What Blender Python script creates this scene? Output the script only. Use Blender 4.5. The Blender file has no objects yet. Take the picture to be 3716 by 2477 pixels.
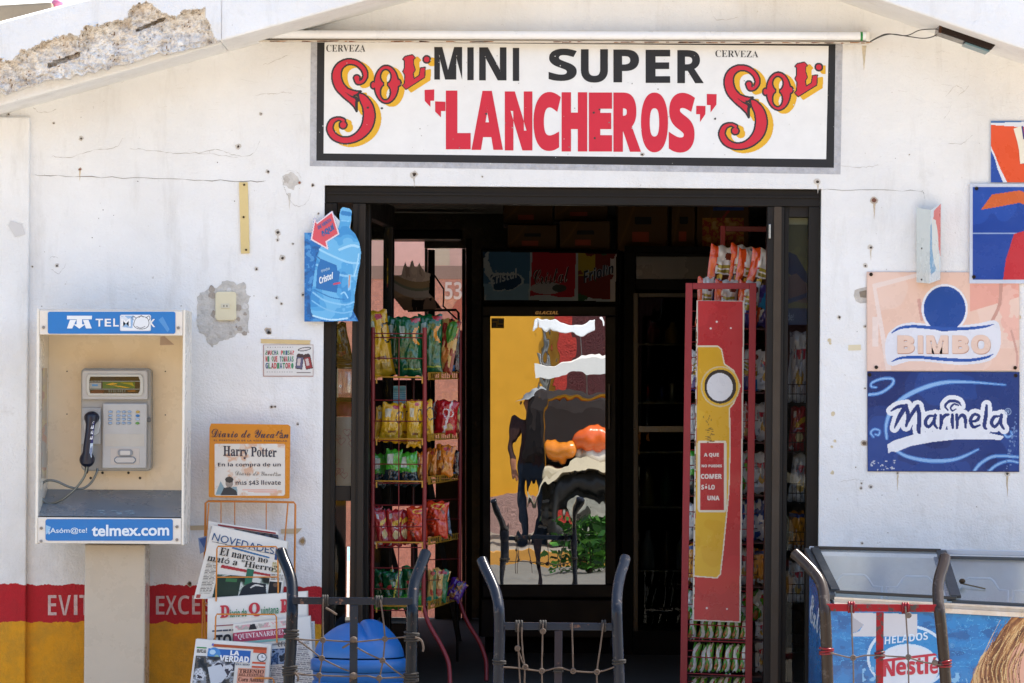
import bpy, bmesh, math, random
import numpy as np
from mathutils import Vector, Matrix, Euler

# ---------------------------------------------------------------- camera, sky, sun, exposure
SC = bpy.context.scene
COL = SC.collection
FPX, CAMD, CAMZ, HOR, ROLL = 14400.0, 16.0, 1.5, 1500.0, math.radians(0.45)
cd = bpy.data.cameras.new('camera'); cam = bpy.data.objects.new('camera', cd); COL.objects.link(cam)
cd.sensor_width = 36.0; cd.lens = 36.0 * FPX / 3716.0
cd.shift_y = (HOR - 1238.5) / 3716.0
cd.clip_start = 0.5; cd.clip_end = 3000
CROT = Euler((math.radians(90), 0, 0)).to_matrix() @ Matrix.Rotation(ROLL, 3, 'Z')
cam.location = (0, -CAMD, CAMZ); cam.rotation_euler = CROT.to_euler()
SC.camera = cam

SUN_EL, SUN_AZ = math.radians(56.0), math.radians(52.0)
w = bpy.data.worlds.new("World"); SC.world = w; w.use_nodes = True
wn = w.node_tree.nodes; wl = w.node_tree.links
sky = wn.new('ShaderNodeTexSky'); sky.sky_type = 'NISHITA'; sky.sun_disc = False
sky.sun_elevation = SUN_EL; sky.sun_rotation = SUN_AZ; sky.air_density = 1.0; sky.dust_density = 1.5; sky.ozone_density = 1.0
wl.new(sky.outputs[0], wn['Background'].inputs[0]); wn['Background'].inputs[1].default_value = 0.13
sd = bpy.data.lights.new('sun', 'SUN'); sun = bpy.data.objects.new('sun', sd); COL.objects.link(sun)
sd.energy = 3.4; sd.angle = math.radians(0.5); sd.color = (1.0, 0.93, 0.82)
sdir = Vector((math.sin(SUN_AZ) * math.cos(SUN_EL), math.cos(SUN_AZ) * math.cos(SUN_EL), math.sin(SUN_EL)))
sun.rotation_euler = (-sdir).to_track_quat('-Z', 'Y').to_euler(); sun.location = (3, 8, 12)
SC.view_settings.view_transform = 'Standard'; SC.view_settings.look = 'None'
SC.view_settings.exposure = 1.78; SC.view_settings.gamma = 1
SC.render.engine = 'CYCLES'
SC.cycles.use_denoising = True
SC.cycles.max_bounces = 10; SC.cycles.diffuse_bounces = 6; SC.cycles.glossy_bounces = 5; SC.cycles.transparent_max_bounces = 12
SC.cycles.sample_clamp_indirect = 6

# ---------------------------------------------------------------- helpers
def P(px, py, Y=0.0):
    "photograph pixel -> the point it shows on the vertical plane y = Y"
    d = CROT @ Vector(((px - 1858.0) / 3716.0, (1238.5 - py) / 3716.0 + cd.shift_y, -FPX / 3716.0))
    t = (Y + CAMD) / d.y
    return Vector((t * d.x, Y, CAMZ + t * d.z))
def sc(Y): return FPX / (CAMD + Y)
def plane(Y): return lambda x, y, o=0.0: P(x, y, Y - o)
def lin(c): return c / 12.92 if c <= 0.04045 else ((c + 0.055) / 1.055) ** 2.4
def C(h):
    if not isinstance(h, str): return h
    h = h.lstrip('#'); h = h if len(h) == 6 else ''.join(q * 2 for q in h)
    return tuple(lin(int(h[i:i+2], 16) / 255) for i in (0, 2, 4))
def vnoise(X, Y, scale, seed=0):
    xs = np.asarray(X, float) / scale; ys = np.asarray(Y, float) / scale
    xi = np.floor(xs).astype(np.int64); yi = np.floor(ys).astype(np.int64); fx = xs - xi; fy = ys - yi
    fx = fx * fx * (3 - 2 * fx); fy = fy * fy * (3 - 2 * fy)
    def hsh(a, b):
        n = (a * 374761393 + b * 668265263 + seed * 974711) & 0x7fffffff
        n = ((n ^ (n >> 13)) * 1274126177) & 0x7fffffff
        return ((n ^ (n >> 16)) & 0xffff) / 65535.0
    return (hsh(xi, yi) * (1 - fx) + hsh(xi + 1, yi) * fx) * (1 - fy) + (hsh(xi, yi + 1) * (1 - fx) + hsh(xi + 1, yi + 1) * fx) * fy
def fbm(X, Y, scale, seed=0, oct=4):
    s = 0; a = 0.5; t = 0
    for k in range(oct):
        s = s + a * vnoise(X, Y, scale / 2 ** k, seed + k * 17); t += a; a *= 0.5
    return s / t
def spline(pts, n=8):
    pts = [tuple(p) for p in pts]
    if len(pts) < 3: return pts
    q = [pts[0]] + pts + [pts[-1]]; out = []
    for i in range(1, len(q) - 2):
        for k in range(n):
            t = k / n
            out.append(tuple(0.5 * (2*b + (c - a)*t + (2*a - 5*b + 4*c - d)*t*t + (3*b - a - 3*c + d)*t**3)
                             for a, b, c, d in zip(q[i-1], q[i], q[i+1], q[i+2])))
    out.append(pts[-1]); return out

# ---------------------------------------------------------------- materials (all read the mesh's own paint colours)
MATS = {}
def nodes_of(name):
    m = bpy.data.materials.new(name); m.use_nodes = True
    return m, m.node_tree.nodes, m.node_tree.links, m.node_tree.nodes['Principled BSDF']
def math_(nt, op, a, b=None, clamp=False):
    n = nt.new('ShaderNodeMath'); n.operation = op; n.use_clamp = clamp
    return n
def make_mat(name, rough=0.55, metal=0.0, var=0.12, vscale=6.0, bump=0.0, bscale=60.0, spec=0.5, coat=0.0, rvar=0.1, sheen=0.0, bdist=0.002):
    m, N, L, b = nodes_of(name)
    at = N.new('ShaderNodeAttribute'); at.attribute_name = 'Col'
    geo = N.new('ShaderNodeNewGeometry')
    no = N.new('ShaderNodeTexNoise'); no.inputs['Scale'].default_value = vscale; no.inputs['Detail'].default_value = 5; no.inputs['Roughness'].default_value = 0.65
    L.new(geo.outputs['Position'], no.inputs['Vector'])
    mr = N.new('ShaderNodeMapRange'); mr.inputs[1].default_value = 0.3; mr.inputs[2].default_value = 0.7
    mr.inputs[3].default_value = 1 - var; mr.inputs[4].default_value = 1 + var * 0.4
    L.new(no.outputs[0], mr.inputs[0])
    mx = N.new('ShaderNodeMix'); mx.data_type = 'RGBA'; mx.blend_type = 'MULTIPLY'; mx.inputs[0].default_value = 1.0
    L.new(at.outputs['Color'], mx.inputs[6]); L.new(mr.outputs[0], mx.inputs[7])
    L.new(mx.outputs[2], b.inputs['Base Color'])
    m2 = N.new('ShaderNodeMapRange'); m2.inputs[1].default_value = 0.3; m2.inputs[2].default_value = 0.7
    m2.inputs[3].default_value = max(0.02, rough - rvar); m2.inputs[4].default_value = min(1, rough + rvar)
    L.new(no.outputs[0], m2.inputs[0]); L.new(m2.outputs[0], b.inputs['Roughness'])
    b.inputs['Metallic'].default_value = metal; b.inputs['Specular IOR Level'].default_value = spec
    b.inputs['Coat Weight'].default_value = coat
    if bump:
        n2 = N.new('ShaderNodeTexNoise'); n2.inputs['Scale'].default_value = bscale; n2.inputs['Detail'].default_value = 4
        L.new(geo.outputs['Position'], n2.inputs['Vector'])
        bp = N.new('ShaderNodeBump'); bp.inputs['Strength'].default_value = bump; bp.inputs['Distance'].default_value = bdist
        L.new(n2.outputs[0], bp.inputs['Height']); L.new(bp.outputs[0], b.inputs['Normal'])
    MATS[name] = m; return m
make_mat('paint', 0.5, var=0.10, bump=0.15, bscale=90)
make_mat('enamel', 0.3, var=0.07, coat=0.2)
make_mat('print', 0.5, var=0.05, vscale=14)
make_mat('sheet_sign', 0.28, var=0.06, vscale=5, coat=0.25)
make_mat('plastic', 0.38, var=0.08, vscale=9)
make_mat('foil', 0.2, var=0.06, spec=0.8, bump=0.7, bscale=48, bdist=0.004, rvar=.08)
make_mat('paper', 0.85, var=0.06, vscale=10, bump=0.2, bscale=30)
make_mat('rope', 0.9, var=0.3, vscale=120, bump=0.6, bscale=300)
make_mat('metal', 0.35, metal=0.9, var=0.2, vscale=20)
make_mat('dark_frame', 0.5, var=0.18, vscale=12, spec=0.25)
make_mat('plaster', 0.92, var=0.25, vscale=25, bump=0.9, bscale=60, bdist=0.01)
make_mat('dull_print', 0.8, var=0.08, vscale=14, spec=0.15)
make_mat('leaf', 0.6, var=0.4, vscale=30)
make_mat('cardboard', 0.85, var=0.2, vscale=8)
make_mat('ground', 0.9, var=0.25, vscale=1.5, bump=0.4, bscale=40)
def stucco_mat():
    m, N, L, b = nodes_of('stucco')
    geo = N.new('ShaderNodeNewGeometry'); sx = N.new('ShaderNodeSeparateXYZ'); L.new(geo.outputs['Position'], sx.inputs[0])
    def noise(scale, detail=5, rough=0.6, vec=None):
        n = N.new('ShaderNodeTexNoise'); n.inputs['Scale'].default_value = scale; n.inputs['Detail'].default_value = detail; n.inputs['Roughness'].default_value = rough
        L.new(vec or geo.outputs['Position'], n.inputs['Vector']); return n.outputs[0]
    def mrange(inp, a, bb, c, d):
        n = N.new('ShaderNodeMapRange'); n.inputs[1].default_value = a; n.inputs[2].default_value = bb; n.inputs[3].default_value = c; n.inputs[4].default_value = d
        L.new(inp, n.inputs[0]); return n.outputs[0]
    def mix(f, c1, c2):
        n = N.new('ShaderNodeMix'); n.data_type = 'RGBA'; L.new(f, n.inputs[0])
        for k, c in ((6, c1), (7, c2)):
            if isinstance(c, tuple): n.inputs[k].default_value = (*c, 1)
            else: L.new(c, n.inputs[k])
        return n.outputs[2]
    def mul(a, c):
        n = N.new('ShaderNodeMath'); n.operation = 'MULTIPLY'; L.new(a, n.inputs[0])
        if isinstance(c, float): n.inputs[1].default_value = c
        else: L.new(c, n.inputs[1])
        return n.outputs[0]
    # streak coordinates, stretched downwards
    mp = N.new('ShaderNodeMapping'); mp.inputs['Scale'].default_value = (1, 1, 0.18); L.new(geo.outputs['Position'], mp.inputs[0])
    white = mix(mrange(noise(2.2), 0.35, 0.7, 0, 1), (0.85, 0.845, 0.83), (0.76, 0.75, 0.73))
    streak = mul(mrange(noise(9.0, 6, 0.7, mp.outputs[0]), 0.54, 0.76, 0, 1), 0.36)
    white = mix(streak, white, (0.50, 0.47, 0.42))
    patch = mul(mrange(noise(5.0, 8, 0.75), 0.60, 0.66, 0, 1), 0.22)
    white = mix(patch, white, (0.60, 0.58, 0.55))
    flake = mul(mrange(noise(34.0, 3, 0.6), 0.70, 0.74, 0, 1), 0.55)
    white = mix(flake, white, (0.42, 0.38, 0.33))
    low = mul(mrange(sx.outputs[2], 1.35, 0.8, 0, 1), mrange(noise(6.0, 7, 0.7), 0.38, 0.68, 0.0, 1.0))
    white = mix(mul(low, 0.30), white, (0.50, 0.47, 0.43))
    mp2 = N.new('ShaderNodeMapping'); mp2.inputs['Scale'].default_value = (1.0, 1.0, 3.2); mp2.inputs['Rotation'].default_value = (0, 0.35, 0); L.new(geo.outputs['Position'], mp2.inputs[0])
    scr = mul(mrange(noise(13.0, 9, 0.78, mp2.outputs[0]), 0.62, 0.70, 0, 1), 0.30)
    white = mix(scr, white, (0.56, 0.52, 0.47))
    # painted dado: red band over a yellow base, hand-painted wavering edges
    wob = mrange(noise(16.0, 6, 0.7), 0.2, 0.8, -0.014, 0.014)
    ad = N.new('ShaderNodeMath'); ad.operation = 'ADD'; L.new(sx.outputs[2], ad.inputs[0]); L.new(wob, ad.inputs[1])
    zz = ad.outputs[0]
    red = mix(mrange(noise(14, 6, 0.7), 0.3, 0.75, 0, 1), (0.50, 0.020, 0.028), (0.40, 0.026, 0.03))
    yel = mix(mrange(noise(11, 7, 0.72), 0.42, 0.72, 0, 1), (0.74, 0.33, 0.018), (0.50, 0.25, 0.03))
    chips = mul(mrange(noise(26.0, 5, 0.7), 0.66, 0.70, 0, 1), 0.6)
    yel = mix(chips, yel, (0.62, 0.50, 0.16))
    band = mix(mrange(zz, 0.6440, 0.6465, 0, 1), yel, red)
    leftside = mrange(sx.outputs[0], -0.6, -0.59, 1, 0)
    colr = mix(mrange(zz, 0.7955, 0.7975, 0, 1), band, white)
    L.new(colr, b.inputs['Base Color']); b.inputs['Roughness'].default_value = 0.85; b.inputs['Specular IOR Level'].default_value = 0.25
    h1 = noise(110.0, 4, 0.6); h2 = noise(16.0, 6, 0.65); h3 = noise(3.0, 3)
    s1 = N.new('ShaderNodeMath'); s1.operation = 'MULTIPLY_ADD'; L.new(h2, s1.inputs[0]); s1.inputs[1].default_value = 1.6; L.new(h1, s1.inputs[2])
    s2 = N.new('ShaderNodeMath'); s2.operation = 'MULTIPLY_ADD'; L.new(h3, s2.inputs[0]); s2.inputs[1].default_value = 7.0; L.new(s1.outputs[0], s2.inputs[2])
    bp = N.new('ShaderNodeBump'); bp.inputs['Strength'].default_value = 0.7; bp.inputs['Distance'].default_value = 0.005
    L.new(s2.outputs[0], bp.inputs['Height']); L.new(bp.outputs[0], b.inputs['Normal'])
    MATS['stucco'] = m
stucco_mat()
def chipped_mat(name, under, t0, t1, metal=0.0):
    "worn enamel over bare or rusty steel"
    m, N, L, b = nodes_of(name)
    at = N.new('ShaderNodeAttribute'); at.attribute_name = 'Col'; geo = N.new('ShaderNodeNewGeometry')
    n1 = N.new('ShaderNodeTexNoise'); n1.inputs['Scale'].default_value = 38; n1.inputs['Detail'].default_value = 7; n1.inputs['Roughness'].default_value = 0.72
    L.new(geo.outputs['Position'], n1.inputs['Vector'])
    r = N.new('ShaderNodeMapRange'); r.inputs[1].default_value = t0; r.inputs[2].default_value = t1; L.new(n1.outputs[0], r.inputs[0])
    n2 = N.new('ShaderNodeTexNoise'); n2.inputs['Scale'].default_value = 90; n2.inputs['Detail'].default_value = 3; L.new(geo.outputs['Position'], n2.inputs['Vector'])
    cr = N.new('ShaderNodeMix'); cr.data_type = 'RGBA'; L.new(n2.outputs[0], cr.inputs[0]); cr.inputs[6].default_value = (*under, 1); cr.inputs[7].default_value = (0.07, 0.062, 0.058, 1)
    mx = N.new('ShaderNodeMix'); mx.data_type = 'RGBA'; L.new(r.outputs[0], mx.inputs[0]); L.new(at.outputs['Color'], mx.inputs[6]); L.new(cr.outputs[2], mx.inputs[7])
    L.new(mx.outputs[2], b.inputs['Base Color'])
    rr = N.new('ShaderNodeMapRange'); rr.inputs[3].default_value = 0.2; rr.inputs[4].default_value = 0.5; L.new(r.outputs[0], rr.inputs[0]); L.new(rr.outputs[0], b.inputs['Roughness'])
    b.inputs['Metallic'].default_value = metal; b.inputs['Specular IOR Level'].default_value = 0.2
    bp = N.new('ShaderNodeBump'); bp.inputs['Strength'].default_value = 0.15; bp.inputs['Distance'].default_value = 0.001; L.new(n1.outputs[0], bp.inputs['Height']); L.new(bp.outputs[0], b.inputs['Normal'])
    MATS[name] = m
chipped_mat('worn_navy', (0.20, 0.075, 0.035), 0.60, 0.68)
chipped_mat('worn_steel', (0.12, 0.085, 0.065), 0.57, 0.72, 0.0)
chipped_mat('worn_red', (0.05, 0.045, 0.045), 0.52, 0.56, 0.1)
def glass_mat(name, fac, tint=(1, 1, 1), wav=0.0, wscale=4.0, base=None, rough=0.0):
    m = bpy.data.materials.new(name); m.use_nodes = True; N = m.node_tree.nodes; L = m.node_tree.links; N.clear()
    out = N.new('ShaderNodeOutputMaterial'); mx = N.new('ShaderNodeMixShader'); g = N.new('ShaderNodeBsdfGlossy'); g.inputs['Roughness'].default_value = rough
    g.inputs['Color'].default_value = (0.97, 0.97, 0.97, 1)
    if base is None:
        t = N.new('ShaderNodeBsdfTransparent'); t.inputs[0].default_value = (*tint, 1)
    else:
        t = N.new('ShaderNodeBsdfDiffuse'); t.inputs[0].default_value = (*base, 1)
    L.new(t.outputs[0], mx.inputs[1]); L.new(g.outputs[0], mx.inputs[2])
    mx.inputs[0].default_value = fac
    if wav:
        geo = N.new('ShaderNodeNewGeometry'); mp = N.new('ShaderNodeMapping'); mp.inputs['Scale'].default_value = (1.0, 1.0, 0.55); L.new(geo.outputs['Position'], mp.inputs[0])
        n = N.new('ShaderNodeTexNoise'); n.inputs['Scale'].default_value = wscale; n.inputs['Detail'].default_value = 1.5; n.inputs['Roughness'].default_value = 0.5; L.new(mp.outputs[0], n.inputs['Vector'])
        bp = N.new('ShaderNodeBump'); bp.inputs['Strength'].default_value = 1.0; bp.inputs['Distance'].default_value = wav; L.new(n.outputs[0], bp.inputs['Height']); L.new(bp.outputs[0], g.inputs['Normal'])
    L.new(mx.outputs[0], out.inputs[0]); MATS[name] = m
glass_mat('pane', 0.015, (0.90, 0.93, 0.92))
glass_mat('lid_glass', 0.38, (0.93, 0.95, 0.94), rough=0.24)
glass_mat('mirror_glass', 0.36, wav=0.0003, wscale=8.0, base=(0.006, 0.008, 0.008))
glass_mat('shaded_pane', 0.015, (0.72, 0.74, 0.74))  # darker copy of the pane glass, tinted to dim the goods behind it
glass_mat('dark_glass', 0.007, (0.55, 0.58, 0.58))

# ---------------------------------------------------------------- text glyphs as 2-D triangles
SER = {}
for i in range(26):
    SER[chr(65 + i)] = {'serif': chr(0x1D400 + i), 'script': chr(0x1D4D0 + i), 'ital': chr(0x1D468 + i), 'sans': chr(0x1D5D4 + i), 'sansital': chr(0x1D63C + i)}
    SER[chr(97 + i)] = {'serif': chr(0x1D41A + i), 'script': chr(0x1D4EA + i), 'ital': chr(0x1D482 + i), 'sans': chr(0x1D5EE + i), 'sansital': chr(0x1D656 + i)}
for i in range(10):
    SER[chr(48 + i)] = {'serif': chr(0x1D7CE + i), 'sans': chr(0x1D7EC + i), 'sansital': chr(0x1D7EC + i)}
GLY = {}
def glyphs(s, style='plain', fat=0.0, space=1.0):
    k = (s, style, fat, space)
    if k in GLY: return GLY[k]
    if s == 'I' and style == 'sans':
        GLY[k] = (np.array([(0, 0), (.2, 0), (.2, .7), (0, .7)], float), [(0, 1, 2, 3)]); return GLY[k]
    body = ''.join(SER.get(ch, {}).get(style, ch) for ch in s)
    c = bpy.data.curves.new('lettering', 'FONT'); c.body = body; c.size = 1; c.resolution_u = 4; c.offset = fat; c.space_character = space
    o = bpy.data.objects.new('lettering', c); COL.objects.link(o)
    dg = bpy.context.evaluated_depsgraph_get(); me = o.evaluated_get(dg).to_mesh()
    v = np.array([(q.co.x, q.co.y) for q in me.vertices]); f = [tuple(q.vertices) for q in me.polygons]
    o.evaluated_get(dg).to_mesh_clear(); bpy.data.objects.remove(o); bpy.data.curves.remove(c)
    GLY[k] = (v, f); return GLY[k]

# ---------------------------------------------------------------- mesh builder
class MB:
    def __init__(s): s.v = []; s.f = []; s.c = []; s.m = []; s.sm = []
    def add(s, verts, faces, col, mat='paint', smooth=False):
        n = len(s.v); s.v += [tuple(q) for q in verts]
        cf = callable(col); col = col if cf else C(col)
        for i, f in enumerate(faces):
            s.f.append(tuple(n + k for k in f)); s.c.append(col(i) if cf else col); s.m.append(mat(i) if callable(mat) else mat); s.sm.append(smooth)
    def quad(s, a, b, c, d, col, mat='paint'): s.add([a, b, c, d], [(0, 1, 2, 3)], col, mat)
    def bm(s, bm, col, mat='paint', smooth=False, M=None):
        bm.verts.index_update()
        s.add([(M @ v.co if M else v.co) for v in bm.verts], [tuple(v.index for v in f.verts) for f in bm.faces], col, mat, smooth); bm.free()
    def box(s, x0, x1, y0, y1, z0, z1, col, mat='paint', bev=0.0, M=None, seg=2):
        b = bmesh.new(); bmesh.ops.create_cube(b, size=1.0)
        for v in b.verts: v.co = Vector(((x0 + x1) / 2 + v.co.x * (x1 - x0), (y0 + y1) / 2 + v.co.y * (y1 - y0), (z0 + z1) / 2 + v.co.z * (z1 - z0)))
        if bev: bmesh.ops.bevel(b, geom=list(b.edges), offset=bev, segments=seg, affect='EDGES', profile=0.5)
        s.bm(b, col, mat, False, M)
    def pbox(s, px0, py0, px1, py1, Y0, Y1, col, mat='paint', bev=0.0):
        "a box whose front face (at Y0) covers the pixel rectangle"
        a = P(px0, py0, Y0); b = P(px1, py1, Y0)
        c = P(px1, py0, Y0); d = P(px0, py1, Y0)
        pts = [a, c, b, d]
        s.slab(pts, Y1 - Y0, col, mat, bev)
    def slab(s, pts, th, col, mat='paint', bev=0.0, back=None):
        "closed outline in a plane, given thickness along +y (or vector back)"
        bk = Vector(back) if back else Vector((0, th, 0))
        b = bmesh.new(); vs = [b.verts.new(p) for p in pts]; f = b.faces.new(vs)
        r = bmesh.ops.extrude_face_region(b, geom=[f])
        for e in r['geom']:
            if isinstance(e, bmesh.types.BMVert): e.co += bk
        bmesh.ops.recalc_face_normals(b, faces=list(b.faces))
        if bev: bmesh.ops.bevel(b, geom=list(b.edges), offset=bev, segments=2, affect='EDGES', profile=0.5)
        s.bm(b, col, mat)
    def poly(s, pts2, pj, o, col, mat='print'):
        b = bmesh.new(); vs = [b.verts.new(pj(x, y, o)) for x, y in pts2]
        f = b.faces.new(vs); f.normal_update()
        if f.normal.y > 0: f.normal_flip()
        bmesh.ops.triangulate(b, faces=[f]); s.bm(b, col, mat)
    def tube(s, pts, r, col, mat='paint', n=8, caps=True, smooth=True, closed=False):
        pts = [Vector(p) for p in pts]; k = len(pts)
        rs = r if isinstance(r, (list, tuple)) else [r] * k
        vs = []; fs = []; up = None
        for i, p in enumerate(pts):
            if closed: t = (pts[(i + 1) % k] - pts[i - 1])
            else: t = (pts[min(i + 1, k - 1)] - pts[max(i - 1, 0)])
            t = t.normalized() if t.length > 1e-9 else Vector((0, 0, 1))
            if up is None: up = t.orthogonal().normalized()
            up = (up - t * up.dot(t)); up = up.normalized() if up.length > 1e-6 else t.orthogonal().normalized()
            sd_ = t.cross(up)
            for j in range(n):
                a = 2 * math.pi * j / n; vs.append(p + (up * math.cos(a) + sd_ * math.sin(a)) * rs[i])
        for i in range(k if closed else k - 1):
            for j in range(n):
                a = i * n + j; b = i * n + (j + 1) % n; i2 = ((i + 1) % k) * n
                fs.append((a, b, i2 + (j + 1) % n, i2 + j))
        s.add(vs, fs, col, mat, smooth)
        if caps and not closed:
            s.add(vs[:n][::-1], [tuple(range(n))], col, mat); s.add(vs[-n:], [tuple(range(n))], col, mat)
    def lathe(s, prof, cx, cy, col, mat='plastic', n=32, smooth=True, cols=None):
        vs = []; fs = []; cl = []
        for r, z in prof:
            for j in range(n):
                a = 2 * math.pi * j / n; vs.append((cx + r * math.cos(a), cy + r * math.sin(a), z))
        for i in range(len(prof) - 1):
            for j in range(n):
                fs.append((i * n + j, i * n + (j + 1) % n, (i + 1) * n + (j + 1) % n, (i + 1) * n + j)); cl.append(C(cols[i]) if cols else C(col))
        s.add(vs, fs, (lambda i: cl[i]), mat, smooth)
    def ball(s, p, r, col, mat='paint', sub=2, sz=(1, 1, 1)):
        b = bmesh.new(); bmesh.ops.create_icosphere(b, subdivisions=sub, radius=r)
        for v in b.verts: v.co = Vector((v.co.x * sz[0], v.co.y * sz[1], v.co.z * sz[2])) + Vector(p)
        s.bm(b, col, mat, True)
    def text(s, t, q, pj, o, col, mat='print', style='plain', fat=0.0, shear=0.0, space=1.0, fit=None):
        "lettering fitted into the box (x0,y0,x1,y1) or the four corners TL,TR,BR,BL of the photograph"
        v, f = glyphs(t, style, fat, space)
        if len(v) == 0: return
        if len(q) == 4 and not isinstance(q[0], (tuple, list)):
            x0, y0, x1, y1 = q; q = ((x0, y0), (x1, y0), (x1, y1), (x0, y1))
        (mnx, mny), (mxx, mxy) = v.min(0), v.max(0)
        if fit: mny, mxy = fit
        u = (v[:, 0] - mnx) / (mxx - mnx); h = (v[:, 1] - mny) / (mxy - mny)
        TL, TR, BR, BL = [np.array(p, float) for p in q]
        pts = (np.outer((1 - u) * h, TL) + np.outer(u * h, TR) + np.outer(u * (1 - h), BR) + np.outer((1 - u) * (1 - h), BL))
        if shear: pts[:, 0] += shear * h * np.linalg.norm(TL - BL)
        s.add([pj(a, b, o) for a, b in pts], f, col, mat)
    def grid(s, fn, nu, nv, colf, mat='paint', smooth=True, flip=False):
        vs = [fn(i / nu, j / nv) for j in range(nv + 1) for i in range(nu + 1)]
        fs = []; cl = []
        for j in range(nv):
            for i in range(nu):
                a = j * (nu + 1) + i; q = (a, a + 1, a + nu + 2, a + nu + 1); fs.append(q[::-1] if flip else q)
                cl.append(colf((i + 0.5) / nu, (j + 0.5) / nv))
        s.add(vs, fs, (lambda i: cl[i]), mat, smooth)
    def build(s, name, parent=None, loc=None):
        org = Vector((0, 0, 0))
        if parent is not None:
            q = parent
            while q is not None: org += q.location; q = q.parent
        va = np.array(s.v, float)
        if loc is None:
            mn, mx = va.min(0), va.max(0); loc = Vector(((mn[0] + mx[0]) / 2, (mn[1] + mx[1]) / 2, mn[2]))
        loc = Vector(loc)
        va = va - np.array(loc)
        me = bpy.data.meshes.new(name); me.from_pydata([tuple(x) for x in va], [], s.f)
        names = sorted(set(s.m)); ix = {n: i for i, n in enumerate(names)}
        for n in names: me.materials.append(MATS[n])
        me.polygons.foreach_set('material_index', [ix[m] for m in s.m])
        me.polygons.foreach_set('use_smooth', s.sm)
        ca = me.color_attributes.new('Col', 'FLOAT_COLOR', 'CORNER')
        arr = np.ones((len(me.loops), 4), np.float32); k = 0
        tot = np.array([len(f) for f in s.f]); cc = np.array(s.c, np.float32)[:, :3]
        arr[:, :3] = np.repeat(cc, tot, axis=0)
        ca.data.foreach_set('color', arr.ravel())
        me.update()
        o = bpy.data.objects.new(name, me); COL.objects.link(o)
        o.location = loc - org
        if parent is not None: o.parent = parent
        return o
def tag(o, label, cat=None, group=None, kind=None):
    if label: o['label'] = label
    if cat: o['category'] = cat
    if group: o['group'] = group
    if kind: o['kind'] = kind
    return o
def thing(name, label, cat, loc=(0, 0, 0), group=None):
    o = bpy.data.objects.new(name, None); COL.objects.link(o); o.empty_display_size = 0.05
    o.location = loc; return tag(o, label, cat, group)

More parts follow.
